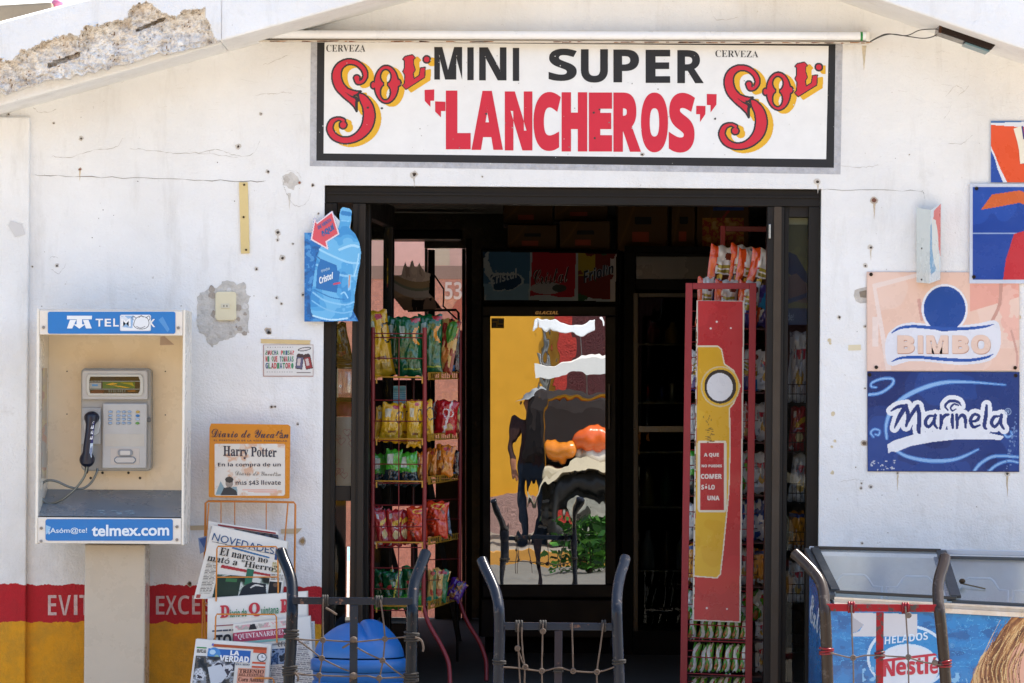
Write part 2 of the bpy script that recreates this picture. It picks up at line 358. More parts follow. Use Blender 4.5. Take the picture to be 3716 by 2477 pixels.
# ---------------------------------------------------------------- prints: small colour fields turned into merged flat faces
class Ras:
    def __init__(s, x0, y0, x1, y1, step=2.0, col=None):
        s.x0, s.y0 = x0, y0; s.nx = max(1, int(round((x1 - x0) / step))); s.ny = max(1, int(round((y1 - y0) / step)))
        s.dx = (x1 - x0) / s.nx; s.dy = (y1 - y0) / s.ny
        s.X, s.Y = np.meshgrid(x0 + (np.arange(s.nx) + .5) * s.dx, y0 + (np.arange(s.ny) + .5) * s.dy)
        s.pal = []; s.a = np.full((s.ny, s.nx), -1, np.int32)
        if col: s.fill(np.ones_like(s.a, bool), col)
    def ci(s, col):
        col = C(col)
        if col not in s.pal: s.pal.append(col)
        return s.pal.index(col)
    def fill(s, mask, col):
        s.a[mask] = -1 if col is None else s.ci(col); return s
    def poly(s, pts, col, do=True):
        ins = np.zeros(s.a.shape, bool); n = len(pts)
        for i in range(n):
            (xa, ya), (xb, yb) = pts[i], pts[(i + 1) % n]
            if ya == yb: continue
            c = ((ya > s.Y) != (yb > s.Y)) & (s.X < (xb - xa) * (s.Y - ya) / (yb - ya) + xa); ins ^= c
        return s.fill(ins, col) if do else ins
    def rect(s, x0, y0, x1, y1, col): return s.fill((s.X >= x0) & (s.X < x1) & (s.Y >= y0) & (s.Y < y1), col)
    def rrect(s, x0, y0, x1, y1, r, col):
        dx = np.maximum(np.maximum(x0 + r - s.X, s.X - x1 + r), 0); dy = np.maximum(np.maximum(y0 + r - s.Y, s.Y - y1 + r), 0)
        return s.fill((dx * dx + dy * dy <= r * r) & (s.X >= x0) & (s.X <= x1) & (s.Y >= y0) & (s.Y <= y1), col)
    def ell(s, cx, cy, rx, ry, col, rot=0.0):
        a = math.cos(rot); b = math.sin(rot); u = (s.X - cx) * a + (s.Y - cy) * b; v = -(s.X - cx) * b + (s.Y - cy) * a
        return s.fill((u / rx) ** 2 + (v / ry) ** 2 <= 1, col)
    def dist(s, pts, n=8):
        "signed distance to a stroke whose points carry (x, y, width)"
        q = spline(pts, n); d = np.full(s.a.shape, 1e9)
        for (xa, ya, wa), (xb, yb, wb) in zip(q[:-1], q[1:]):
            ux, uy = xb - xa, yb - ya; l2 = ux * ux + uy * uy + 1e-9
            t = np.clip(((s.X - xa) * ux + (s.Y - ya) * uy) / l2, 0, 1)
            d = np.minimum(d, np.hypot(s.X - xa - t * ux, s.Y - ya - t * uy) - (wa + (wb - wa) * t) / 2)
        return d
    def stroke(s, pts, col, w=None, n=8):
        if w is not None: pts = [(p[0], p[1], w) for p in pts]
        return s.fill(s.dist(pts, n) <= 0, col)
    def lines(s, x0, y0, x1, y1, col, pitch=5, thick=2.2, seed=0, slope=0.0):
        "columns of tiny body text, too small to read in the photograph"
        rng = random.Random(seed); y = y0
        while y < y1:
            x = x0
            while x < x1 - 4:
                l = rng.uniform(6, 22); l = min(l, x1 - x)
                yy = y + slope * (s.X - x0)
                s.fill((s.X >= x) & (s.X < x + l) & (s.Y >= yy) & (s.Y < yy + thick), col); x += l + rng.uniform(2.5, 4)
            y += pitch
        return s
    def photo(s, x0, y0, x1, y1, cols, scale=14, seed=0):
        m = (s.X >= x0) & (s.X < x1) & (s.Y >= y0) & (s.Y < y1)
        n = fbm(s.X, s.Y, scale, seed, 4); lo, hi = 0.25, 0.75; k = np.clip(((n - lo) / (hi - lo) * len(cols)).astype(int), 0, len(cols) - 1)
        for i, c in enumerate(cols): s.fill(m & (k == i), c)
        return s
    def emit(s, mb, pj, o=0.0, mat='print', maxrun=0):
        live = {}; quads = []
        for j in range(s.ny):
            row = s.a[j]; ch = np.flatnonzero(np.diff(row)) + 1
            st = np.concatenate(([0], ch)); en = np.concatenate((ch, [s.nx])); new = {}
            if maxrun: st = np.unique(np.concatenate((st, np.arange(0, s.nx, maxrun)))); en = np.concatenate((st[1:], [s.nx]))
            for a, b in zip(st, en):
                c = row[a]
                if c < 0: continue
                k = (a, b, c); j0 = live.get(k, j)
                if maxrun and j - j0 >= maxrun: continue
                live.pop(k, None); new[k] = j0
            if maxrun:
                for a, b in zip(st, en):
                    if row[a] >= 0 and (a, b, row[a]) not in new: new[(a, b, row[a])] = j
            for (a, b, c), j0 in live.items(): quads.append((a, b, j0, j, c))
            live = new
        for (a, b, c), j0 in live.items(): quads.append((a, b, j0, s.ny, c))
        cl = [s.pal[q[4]] for q in quads]; vs = []; fs = []; idx = {}
        def vi(i, j):
            if (i, j) not in idx:
                idx[(i, j)] = len(vs); vs.append(pj(s.x0 + i * s.dx, s.y0 + j * s.dy, o))
            return idx[(i, j)]
        for a, b, j0, j1, c in quads: fs.append((vi(a, j1), vi(b, j1), vi(b, j0), vi(a, j0)))
        mb.add(vs, fs, (lambda i: cl[i]), mat)
def Z(p, org, k): return [(org[0] + q[0] * k, org[1] + q[1] * k) + tuple(x * k for x in q[2:]) for q in p]
rnd = random.Random(7)
# ---------------------------------------------------------------- the setting
g = MB(); g.box(-160, 160, -200, 24, -0.5, 0.0, '#b5aa98', 'ground'); tag(g.build('ground'), None, kind='structure')
g = MB(); g.box(-160, 160, -17.29, -9.5, 0.0005, 0.005, '#6f6d66', 'ground'); tag(g.build('road'), None, kind='structure')
g = MB(); g.box(-900, 900, 24.01, 1500, -1.5, -0.35, '#2f8fa8', 'enamel'); tag(g.build('sea'), None, kind='structure')

# ---------------------------------------------------------------- the shop building
YE = -0.45                                     # front of the roof overhang
def zline(a, b):
    p, q = P(*a, YE), P(*b, YE); k = (q.z - p.z) / (q.x - p.x)
    return lambda x: p.z + k * (x - p.x)
zl = zline((795, 150), (1334, 0)); zr = zline((3196, 0), (3716, 179))
xa = (P(2363, -287, YE)).x
for _ in range(40): xa += 0.5 * (zr(xa) - zl(xa)) / 0.62          # where the two slopes meet
zapex = zl(xa); XW = 4.1; TH = 0.29
xL, xR, zT = P(1172, 1400).x, P(2976, 1350).x, P(2080, 678).z
zF = 0.35                                      # shop floor, a step above the pavement
shop = thing('shop_building', 'white stucco corner shop with red and yellow dado, gabled eaves and wide dark doorway', 'building', (0, 0, 0))
def prism(name, outline, y0, y1, col='#e6e4de', mat='stucco'):
    m = MB(); m.slab([Vector((x, y0, z)) for x, z in outline], y1 - y0, col, mat); return m
fw = prism('wall', [(-XW, 0), (xL, 0), (xL, zT), (xL, zl(xL) + .06), (-XW, zl(-XW) + .06)], 0, 0.15)
fw.slab([Vector((x, 0, z)) for x, z in [(xR, 0), (XW, 0), (XW, zr(XW) + .06), (xR, zr(xR) + .06), (xR, zT)]], 0.15, '#e6e4de', 'stucco')
fw.slab([Vector((x, 0, z)) for x, z in [(xL, zT), (xR, zT), (xR, zr(xR) + .06), (xa, zapex + .06), (xL, zl(xL) + .06)]], 0.15, '#e6e4de', 'stucco')
front = fw.build('front_wall', shop)
m = MB(); m.box(-XW, P(106, 1000).x, -0.028, -0.0005, 0, zl(-2.0) - .03, '#e6e4de', 'stucco', 0.006); m.build('pilaster', shop)
m = MB()
YB = 6.3
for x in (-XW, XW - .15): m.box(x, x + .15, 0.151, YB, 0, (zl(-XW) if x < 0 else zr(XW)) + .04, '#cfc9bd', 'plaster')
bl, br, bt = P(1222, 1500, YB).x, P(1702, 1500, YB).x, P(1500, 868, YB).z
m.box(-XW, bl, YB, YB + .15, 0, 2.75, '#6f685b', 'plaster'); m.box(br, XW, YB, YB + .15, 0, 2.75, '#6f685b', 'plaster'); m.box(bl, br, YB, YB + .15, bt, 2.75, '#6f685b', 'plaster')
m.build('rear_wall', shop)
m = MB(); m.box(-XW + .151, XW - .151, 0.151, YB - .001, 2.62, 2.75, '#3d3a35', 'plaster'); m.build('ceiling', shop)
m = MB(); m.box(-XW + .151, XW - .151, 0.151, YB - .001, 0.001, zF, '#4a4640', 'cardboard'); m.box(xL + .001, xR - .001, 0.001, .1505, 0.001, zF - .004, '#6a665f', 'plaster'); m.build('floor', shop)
# roof slabs with their plastered front edges
m = MB()
def roofslab(x0, x1, z, y0, col='#e8e6e2'):
    m.slab([Vector((x0, y0, z(x0))), Vector((x1, y0, z(x1))), Vector((x1, y0, z(x1) + TH)), Vector((x0, y0, z(x0) + TH))], 6.9 - y0, col, 'stucco', 0.008)
xe = P(798, 150, YE).x
roofslab(xe, xa, zl, YE); roofslab(xa + .0005, XW + .3, zr, YE); roofslab(-XW - .3, xe - .0005, zl, -0.33, '#d8d2c8')
m.build('roof', shop)
# crumbling plaster on the left-hand eave
m = MB()
brk = [(-320, 300), (-200, 268), (-90, 250), (0, 216), (45, 218), (68, 190), (78, 181), (110, 172), (150, 150), (205, 134), (262, 121), (285, 128), (306, 100), (400, 80), (462, 62), (470, 32), (482, 15), (530, 4), (565, 28), (600, 50), (640, 60), (672, 36), (746, 28), (740, 60), (763, 92), (768, 120), (792, 150), (805, 160)]
RX = np.array([p[0] for p in brk]); RYv = np.array([p[1] for p in brk])
def fascia(i, j, nu=240, nv=64):
    px = -310 + i * 1112; yt = 80 - .262 * px; yb = 345 - .2465 * px; 
    return px, yt + (yb - yt) * j
def eroded(px, py):
    py += (vnoise(px, py, 14, 3) - .5) * 16 + (vnoise(px, py, 5, 4) - .5) * 8
    return py - np.interp(px, RX, RYv)
def fpt(i, j):
    px, py = fascia(i, j); py2 = py + (vnoise(px, 3, 23, 8) - .5) * 20 * (j > .90)
    e = eroded(px, py)
    if j <= 0: return P(px, py - 3, -0.36)
    if j >= 1: return P(px, py2 - 2, -0.335)
    if e > 0:
        dpt = min(1, e / 9) * (.030 + .070 * fbm(px, py, 40, 5, 5)) - .020 * vnoise(px, py, 7, 9)
        if abs(py - (236 - .36 * (px - 180))) < 9 and 175 < px < 292: dpt += .05
        if abs(py - (108 - .42 * (px - 500))) < 6 and 495 < px < 600: dpt += .045
        return P(px, py2, YE + dpt)
    return P(px, py, YE - .004 + .003 * vnoise(px, py, 40, 2))
def fcol(i, j):
    px, py = fascia(i, j); e = eroded(px, py)
    if e > 0:
        n = fbm(px, py, 30, 6, 5); n2 = vnoise(px, py, 5, 12); n3 = fbm(px, py, 90, 14, 3)
        n = min(1, max(0, (n - .3) * 2)); base = np.array(C('#f4f1ec')) * (1 - n) + np.array(C('#e2dad0')) * n
        if n3 > .52: base = base * .85 + np.array(C('#bfa88e')) * .15
        if n2 > .86 and n > .55: base = np.array(C('#8f7660'))
        if fbm(px * .5 + py * 1.6, py * 3, 26, 33, 4) > .60: base = base * .75 + np.array(C('#a89a88')) * .25
        if e < 7: base = np.array(C('#ddd2c4'))
        if j > .9: base = base * .92
        return tuple(base)
    return C('#e4e6ea') if vnoise(px, py, 70, 21) > .5 else C('#eae6e6')
er_ = [eroded(*fascia((i + .5) / 240, (j + .5) / 64)) > 0 for j in range(64) for i in range(240)]
m.grid(fpt, 240, 64, fcol, (lambda i: 'plaster' if er_[i] else 'stucco'), smooth=False, flip=True)
m.build('crumbling_eave', shop)
# things left on the roof's edge, seen in the top corner
# ---------------------------------------------------------------- wear on the plaster: cracks, nail holes, scars, and one painted shadow line
m = MB(); pj = plane(0)
def crack_or_shade(pts, wd=2.2, col='#8d867c', seed=0):
    q = spline(pts, 7); r = random.Random(seed); L1 = []; L2 = []
    for k, (x, y) in enumerate(q):
        j = (r.random() - .5) * 6; ww = wd * .62 * (.2 + 1.1 * r.random()) * (0.3 if k in (0, len(q) - 1) else 1)
        L1.append((x, y + j - ww / 2)); L2.append((x, y + j + ww / 2))
    vs = [pj(x, y, .0012) for x, y in L1] + [pj(x, y, .0012) for x, y in L2]; n = len(q)
    m.add(vs, [(k + n, k + n + 1, k + 1, k) for k in range(n - 1)], col, 'plaster')
crack_or_shade([(126, 635), (300, 640), (560, 648), (800, 654), (965, 658)], 4.0, '#8f867a', 1)  # dark strip painted for the shadow line of a shallow step in the plaster
crack_or_shade([(188, 565), (250, 570), (340, 545), (420, 532), (445, 500)], 2.4, '#b3aca2', 2)
crack_or_shade([(470, 540), (560, 545), (640, 555), (730, 552), (790, 540), (860, 565), (920, 555), (945, 505)], 2.4, '#b3aca2', 3)
crack_or_shade([(690, 552), (780, 560), (865, 570)], 1.8, '#b0aaa0', 4)
crack_or_shade([(120, 388), (150, 408), (205, 398)], 2.4, '#b0a89e', 5); crack_or_shade([(35, 410), (60, 396), (95, 388)], 2, '#b0a89e', 6)
crack_or_shade([(925, 345), (985, 340), (1030, 335), (1060, 338)], 2.6, '#b8b0a6', 7); crack_or_shade([(955, 235), (1000, 220), (1045, 200)], 2, '#b0a89c', 8)
crack_or_shade([(640, 320), (670, 320)], 2, '#b0a89c', 9); crack_or_shade([(1065, 305), (1110, 318)], 2.4, '#b8b0a6', 10)
crack_or_shade([(440, 300), (470, 280), (500, 272), (550, 255)], 1.8, '#b0a89c', 11); crack_or_shade([(870, 285), (935, 298)], 1.8, '#b0a89c', 33)
crack_or_shade([(2960, 688), (3150, 690), (3345, 692)], 2.6, '#8f887d', 12); crack_or_shade([(3345, 692), (3352, 700), (3355, 720)], 6, '#4d463e', 13)
crack_or_shade([(3515, 250), (3515, 310), (3475, 350)], 2.4, '#b8b0a6', 14); crack_or_shade([(3430, 350), (3470, 310), (3500, 330)], 2.4, '#b8b0a6', 15)
crack_or_shade([(3440, 520), (3490, 520), (3530, 490)], 2, '#b0aaa0', 16); crack_or_shade([(2575, 10), (2600, 70), (2680, 60)], 2, '#bdb4a6', 17)
crack_or_shade([(3040, 600), (3120, 606), (3190, 600)], 2, '#b8b0a6', 18); crack_or_shade([(3425, 430), (3445, 405), (3450, 370)], 2.4, '#b8b0a6', 19)
crack_or_shade([(3050, 1745), (3110, 1740), (3140, 1745)], 1.8, '#b5aea4', 20); crack_or_shade([(3260, 1850), (3310, 1865)], 1.8, '#b5aea4', 21)
for k in range(46):
    x, y = rnd.uniform(3240, 3716), rnd.uniform(150, 420); 
    if y > 20 + .345 * (x - 3196): crack_or_shade([(x, y), (x + rnd.uniform(12, 40), y + rnd.uniform(-6, 12))], 1.8, '#b3aba0', 40 + k)
for k in range(34):
    x, y = rnd.uniform(150, 1120), rnd.uniform(180, 420)
    if y > 420 - .29 * x: crack_or_shade([(x, y), (x + rnd.uniform(12, 40), y + rnd.uniform(-10, 6))], 1.7, '#bcb4a8', 90 + k)
for k in range(40):
    x, y = rnd.choice([(rnd.uniform(120, 1140), rnd.uniform(660, 2100)), (rnd.uniform(3010, 3716), rnd.uniform(1720, 1990)), (rnd.uniform(1200, 3000), rnd.uniform(610, 660))])
    crack_or_shade([(x, y), (x + rnd.uniform(-6, 14), y + rnd.uniform(5, 22))], 1.4, '#b9b4ac', 150 + k)
def spot(x, y, r, col, o=.0016, n=9, ex=1.0):
    rr = random.Random(int(x * 7 + y)); pts = []
    for k in range(n):
        a = 2 * math.pi * k / n; q = r * rr.uniform(.7, 1.25); pts.append((x + q * math.cos(a) * ex, y - q * math.sin(a)))
    m.poly(pts, pj, o, col, 'plaster')
for x, y, r in [(30, 413, 4), (37, 592, 4), (54, 802, 4), (294, 502, 5), (195, 446, 3), (864, 530, 6), (947, 412, 4), (972, 622, 5), (1155, 774, 3), (1008, 842, 7), (1007, 870, 4), (1025, 936, 7), (930, 975, 5), (1063, 884, 3),
                (1003, 1080, 4), (1021, 1101, 3.5), (1099, 1068, 5), (206, 963, 5), (117, 966, 3), (1080, 1538, 4), (1503, 632, 9), (1750, 640, 2.5), (2967, 659, 8), (3160, 897, 6), (3140, 963, 5), (3046, 1150, 5),
                (3257, 1716, 4), (3655, 1718, 6), (3126, 1753, 3), (3124, 1770, 4), (3160, 1766, 5), (3128, 1970, 4), (3139, 1183, 4), (3139, 1408, 3), (3105, 1695, 2), (2530, 398, 2), (3300, 560, 2), (690, 2115, 4), (985, 1475, 5), (1235, 1400, 3), (998, 1475, 4), (2330, 560, 5)]:
    spot(x, y, r * 1.7, '#d3cbc0'); spot(x + .6, y + .4, r * .8, '#5a5046', .0024); spot(x, y + r * .2, r * .42, '#2a241f', .003, 7)
for x, y, r, c in [(290, 614, 4, '#8a4a34'), (1086, 662, 4, '#9a4a35'), (1135, 672, 4, '#37322d'), (3172, 725, 9, '#7c5140'), (10, 1006, 9, '#7a5b40'), (2530, 1000, 0, '#fff'), (3137, 1608, 7, '#6b5b4b'), (688, 2120, 6, '#8a6a48'), (1098, 1962, 9, '#a5875a'), (972, 1200, 8, '#8d8a86'), (975, 1205, 5, '#55504a')]:
    if r: spot(x, y, r * 1.7, '#c2b3a2', .0016); spot(x, y, r, c, .0024)
for k in range(90):
    x, y = rnd.choice([(rnd.uniform(120, 1150), rnd.uniform(420, 2100)), (rnd.uniform(3000, 3716), rnd.uniform(300, 1990)), (rnd.uniform(0, 100), rnd.uniform(380, 2100))])
    spot(x, y, rnd.uniform(.8, 2.4), rnd.choice(['#8f867a', '#a59b8e', '#6d6458', '#b0a79a']), .0016, 6)
for x, y, r in [(1055, 655, 34), (1040, 650, 14)]: spot(x, y, r, '#d5d0c9' if r > 20 else '#c4bdb4', .0008 + r * -.00001, 16, .8)
crack_or_shade([(1022, 645), (1030, 675), (1040, 700), (1060, 740)], 3, '#7f786f', 301); crack_or_shade([(1040, 620), (1075, 620), (1095, 650), (1100, 690)], 2, '#b3aca2', 302); crack_or_shade([(1130, 690), (1115, 730), (1085, 748), (1060, 735)], 2, '#b0a89f', 303)
crack_or_shade([(180, 940), (190, 930), (210, 935)], 2, '#a8a198', 304); crack_or_shade([(185, 975), (215, 990), (240, 955)], 2, '#a8a198', 305)
# bare plaster torn open round the socket
ring = [(714, 1075), (728, 1062), (760, 1048), (788, 1042), (806, 1030), (808, 1018), (830, 1015), (852, 1026), (862, 1033), (884, 1022), (892, 1040), (896, 1065), (908, 1072), (900, 1100), (906, 1130), (900, 1180), (904, 1205), (888, 1216), (868, 1205), (850, 1218), (830, 1230), (812, 1232), (796, 1240), (778, 1252), (770, 1258), (752, 1240), (745, 1215), (725, 1205), (715, 1180), (712, 1150), (716, 1110)]
rg = random.Random(5); ring2 = []
for (ax, ay), (bx, by) in zip(ring, ring[1:] + ring[:1]):
    for t in (0, .33, .66): ring2.append((ax + (bx - ax) * t + rg.uniform(-3, 3), ay + (by - ay) * t + rg.uniform(-3, 3)))
m.poly(ring2, pj, .0014, '#c9c4bc', 'plaster')
for k in range(26): spot(rg.uniform(725, 895), rg.uniform(1045, 1215), rg.uniform(4, 14), rg.choice(['#b7afa5', '#d9d5cf', '#a99f93', '#cfcac3']), .0019 + k * .00004, 11)
m.poly([(3079, 1251), (3124, 1250), (3125, 1270), (3078, 1271)], pj, .0013, '#dccfae', 'paper')
m.poly([(3102, 1052), (3118, 1046), (3146, 1040), (3146, 1098), (3122, 1100), (3106, 1092), (3098, 1072)], pj, .0008, '#c4bdb4', 'plaster'); m.poly([(3118, 1058), (3146, 1052), (3146, 1080), (3122, 1078)], pj, .0016, '#8d8070', 'plaster')
for x, y, q in [(3010, 1235, 7), (3022, 1500, 9), (3012, 1245, 5), (3030, 1600, 6), (3018, 1620, 5), (3020, 1715, 8), (3700, 1150, 8)]: spot(x, y, q, '#d9c8a6', .0012, 9)
def runoff(x, y, l, wd, col):
    r_ = random.Random(int(x)); L_ = [(x + r_.uniform(-1, 1) - wd * (1 - k / 8) / 2, y + l * k / 8) for k in range(9)]; R_ = [(a + wd * (1 - k / 8) + .4, b) for k, (a, b) in enumerate(L_)]
    m.add([pj(a, b, .0009) for a, b in L_ + R_], [(k + 1, k + 10, k + 9, k) for k in range(8)], col, 'plaster')
for x, y, l, wd, c in [(290, 618, 40, 6, '#d8c6a6'), (3172, 735, 60, 9, '#cbb9a2'), (2968, 668, 34, 7, '#cfc4b4'), (3160, 905, 40, 6, '#d3c7b6'), (1503, 640, 40, 7, '#cfc8bd'), (3655, 1725, 80, 8, '#cbb79a'), (3257, 1722, 60, 6, '#cdbb9f'), (1008, 850, 30, 6, '#d2c8bb'), (3135, 165, 90, 16, '#d6c9b0'), (15, 1020, 70, 9, '#cbb59a'), (54, 806, 50, 5, '#d3c9ba'), (1050, 700, 60, 10, '#d8d2c8')]: runoff(x, y, l, wd, c)
m.build('wear_and_shadow_line', shop)
# ---------------------------------------------------------------- EVITE ... EXCESO on the red band
for words in (0, 1):
  m = MB(); pj = plane(0)
  for ch, x0, x1, y0, y1 in [('E', 174, 205, 2159, 2232), ('V', 212, 257, 2159, 2232), ('I', 268, 281, 2158, 2231), ('T', 288, 328, 2158, 2231), ('E', 334, 362, 2158, 2231), ('E', 566, 597, 2162, 2229), ('X', 601, 641, 2161, 2230), ('C', 646, 687, 2160, 2229), ('E', 697, 727, 2160, 2229), ('S', 735, 770, 2160, 2229), ('O', 778, 815, 2160, 2229)]:
    if (x0 > 500) == bool(words): m.text(ch, (x0, y0, x1, y1), pj, .0014, '#d9b9b4', 'plaster', 'sans', -.012)
  m.build('dado_lettering', shop)
# ---------------------------------------------------------------- the painted sign over the door
m = MB(); pj = plane(0)
outer = [(1151, 150), (3032, 158), (3026, 608), (1148, 582)]; inner = [(1178, 152), (3007, 166), (2998, 577), (1174, 556)]
def lerpq(q, u, v): return tuple((1-u)*(1-v)*q[0][k] + u*(1-v)*q[1][k] + u*v*q[2][k] + (1-u)*v*q[3][k] for k in (0, 1))
halo = [(1128, 150), (3058, 160), (3050, 632), (1124, 602)]
def frame(o_, i_, off, col, wob=0, mat='print'):
    r = random.Random(3)
    for k in range(4):
        a, b, c, d = o_[k], o_[(k + 1) % 4], i_[(k + 1) % 4], i_[k]; n = 24
        for t in range(n):
            f = lambda p, q, s: (p[0] + (q[0] - p[0]) * s, p[1] + (q[1] - p[1]) * s)
            m.add([pj(*f(a, b, t / n), off), pj(*f(a, b, (t + 1) / n), off), pj(*f(d, c, (t + 1) / n), off), pj(*f(d, c, t / n), off)], [(3, 2, 1, 0)], col, mat)
frame(halo, outer, .0008, '#bdbdc1', 0, 'plaster'); frame(outer, inner, .0013, '#14161a', 0, 'print')
m.add([pj(x, y, .001) for x, y in inner], [(3, 2, 1, 0)], '#ebebe9', 'print')
INK = '#15171b'; RED = '#cf1f38'
for ch, b in [('M', (1576, 170, 1677, 288)), ('I', (1696, 171, 1719, 290)), ('N', (1739, 171, 1838, 291)), ('I', (1861, 173, 1884, 293)), ('S', (1991, 176, 2093, 293)), ('U', (2108, 178, 2206, 299)), ('P', (2226, 179, 2319, 298)), ('E', (2343, 180, 2432, 300)), ('R', (2458, 181, 2554, 301))]:
    m.text(ch, b, pj, .0022, INK, 'print', 'sans', .012)
for ch, b, ft in [('L', (1618, 328, 1708, 541), .05), ('A', (1711, 329, 1825, 543), .035), ('N', (1832, 331, 1932, 545), .045), ('C', (1936, 333, 2035, 547), .045), ('H', (2038, 334, 2131, 549), .05), ('E', (2137, 335, 2221, 549), .05), ('R', (2226, 335, 2326, 550), .045), ('O', (2326, 335, 2424, 552), .045), ('S', (2427, 336, 2522, 553), .04)]:
    m.text(ch, b, pj, .0022, RED, 'print', 'sans', ft)
K2 = .3825
for pts, org in [([(1048, 590), (1140, 585), (1138, 692), (1103, 692), (1103, 750), (1050, 695)], (1140, 100)), ([(1148, 698), (1245, 702), (1245, 790), (1203, 790), (1203, 850), (1148, 795)], (1140, 100)), ([(750, 740), (838, 742), (835, 820), (785, 895), (785, 820), (748, 820)], (2240, 100)), ([(850, 628), (943, 630), (940, 730), (885, 803), (885, 735), (850, 732)], (2240, 100))]:
    m.poly(Z(pts, org, K2), pj, .0022, RED)
m.text('CERVEZA', (1184, 162, 1326, 187), pj, .0022, '#33363a', 'print', 'serif', -.008)
m.text('CERVEZA', ((2596, 181), (2752, 184), (2752, 208), (2596, 206)), pj, .0022, '#33363a', 'print', 'serif', -.008)
S1 = [(405, 478, 62), (418, 518, 44), (462, 505, 40), (486, 450, 48), (462, 385, 50), (395, 332, 50), (310, 325, 56), (240, 370, 72), (213, 450, 88), (236, 545, 92), (300, 620, 92), (355, 675, 78), (388, 735, 38), (402, 790, 6)]
S1b = [(300, 600, 60), (380, 618, 44), (440, 604, 8)]
S2 = [(424, 622, 8), (462, 668, 72), (508, 745, 100), (522, 840, 112), (500, 935, 104), (440, 1012, 84), (360, 1058, 66), (270, 1066, 62), (190, 1030, 66), (150, 960, 62), (172, 890, 50), (232, 862, 32), (278, 880, 40)]
LP = [(865, 275), (930, 260), (955, 285), (938, 300), (940, 350), (955, 400), (935, 430), (945, 490), (1000, 455), (1012, 385), (1050, 378), (1045, 468), (872, 580), (842, 548), (860, 530), (866, 450), (846, 415), (861, 380), (862, 310), (846, 298)]
def sol_logo(r, ox, oy, kx):
    X0, Y0 = r.X, r.Y
    ux = (X0 - ox) / K2; uy = (Y0 - oy - kx * (X0 - 1270 - ox + 1140)) / K2
    def masks(dx, dy, grow):
        r.X, r.Y = ux - dx, uy - dy
        d = np.minimum(np.minimum(r.dist(S1), r.dist(S1b)), np.minimum(r.dist(S2), np.hypot(r.X - 275, r.Y - 922) - 36))
        mS = d <= grow
        el = lambda cx, cy, rx, ry: ((r.X - cx) / (rx + grow)) ** 2 + ((r.Y - cy) / (ry + grow)) ** 2 <= 1
        eh = lambda cx, cy, rx, ry: ((r.X - cx) / max(2, rx - grow)) ** 2 + ((r.Y - cy) / max(2, ry - grow)) ** 2 <= 1
        mO = (el(685, 537, 116, 180) | el(562, 545, 26, 34) | el(800, 522, 24, 34)) & ~(eh(680, 462, 50, 66) | eh(676, 612, 48, 72) | ((abs(r.X - 678) < 18 - grow * .6) & (abs(r.Y - 540) < 60)))
        mL = r.poly(LP, None, False)
        if grow > 0: mL = mL | (r.dist([(x, y, 2) for x, y in LP + LP[:1]], 1) <= grow)
        mD = np.hypot(r.X - 1068, r.Y - 300) <= 33 + grow
        return mS | mO | mL | mD
    yel = masks(50, 24, 9); blk = masks(0, 0, 9); red = masks(0, 0, -7)
    r.X, r.Y = ux, uy
    notch = (r.dist([(300, 615, 4), (350, 650, 14), (400, 672, 26), (398, 740, 20), (402, 800, 6)], 5) <= 0) | (r.dist([(440, 600, 10), (405, 640, 14), (420, 700, 10)], 5) <= 0)
    r.X, r.Y = X0, Y0
    r.fill(yel, '#e3ae22'); r.fill(blk, '#26252a'); r.fill(red, '#cc2036'); r.fill(notch, '#26252a')
r = Ras(1182, 190, 1576, 536, 1.5); sol_logo(r, 1140, 100, 0); r.emit(m, pj, .0018)
r = Ras(2590, 205, 2996, 566, 1.5); sol_logo(r, 1140 + 1423, 100 + 22, .022); r.emit(m, pj, .0018)
for k in range(90):                                # chips and pinholes in the paint
    x = rnd.uniform(1155, 3025); y = rnd.uniform(165, 600); 
    spot(x, y, rnd.uniform(.8, 2.6), rnd.choice(['#d8d8d6', '#c9c7c4', '#e4e4e2', '#8b8984']), .0027, 6)
for x, y in [(1764, 412), (1386, 392), (1335, 390), (2595, 430), (2175, 397), (2155, 408), (2158, 500)]: spot(x, y, 4, '#4c4844', .003)
m.build('painted_sign', shop, None)
shop.children[-1]['label'] = 'hand painted white sign with black border, black and red lettering and two red scroll logos'
# ---------------------------------------------------------------- door frame and glazing
FR = '#2e2823'
m = MB()
def vbar(px0, px1, Y0, Y1, z0, z1, col=FR, bev=.003, mb=None):
    a = P(px0, 1400, Y0).x; b = P(px1, 1400, Y0).x; (mb or m).box(a, b, Y0, Y1, z0, z1, col, 'dark_frame', bev)
zh = P(2080, 742, .03).z
m.box(xL + .002, xR - .002, .03, .12, zh, zT - .002, '#191613', 'dark_frame', .003)
m.box(xL + .004, xR - .004, .022, .0295, zh + .034, zh + .042, '#191613', 'dark_frame')
vbar(1168, 1218, .03, .12, zF, zh - .001, '#211c17'); vbar(1202, 1216, .021, .029, zF, zh - .001, '#0e0c0b', .001); vbar(1276, 1322, .035, .11, zF, zh - .001, '#2a241e'); vbar(1293, 1299, .03, .0345, zF, zh - .001, '#15120f', .001)
vbar(2780, 2842, .035, .11, zF, zh - .001, '#1b1816'); vbar(2804, 2832, .028, .0345, zF, zh - .001, '#43392f', .002); vbar(2930, 2972, .03, .12, zF, zh - .001, '#1a1714')
vbar(2842.5, 2858, .05, .1, zF, zh - .001, '#121110', .001)
for a, b, z in [(1218.5, 1275.5, P(1250, 1790, .05).z), (1218.5, 1275.5, zF + .04), (2858.5, 2929.5, P(2890, 760, .05).z), (2858.5, 2929.5, zF + .04)]:
    x0, x1 = P(a, 1400, .05).x, P(b, 1400, .05).x; m.box(x0, x1, .05, .1, z - .03, z + .03, '#1f1b18', 'dark_frame', .002)
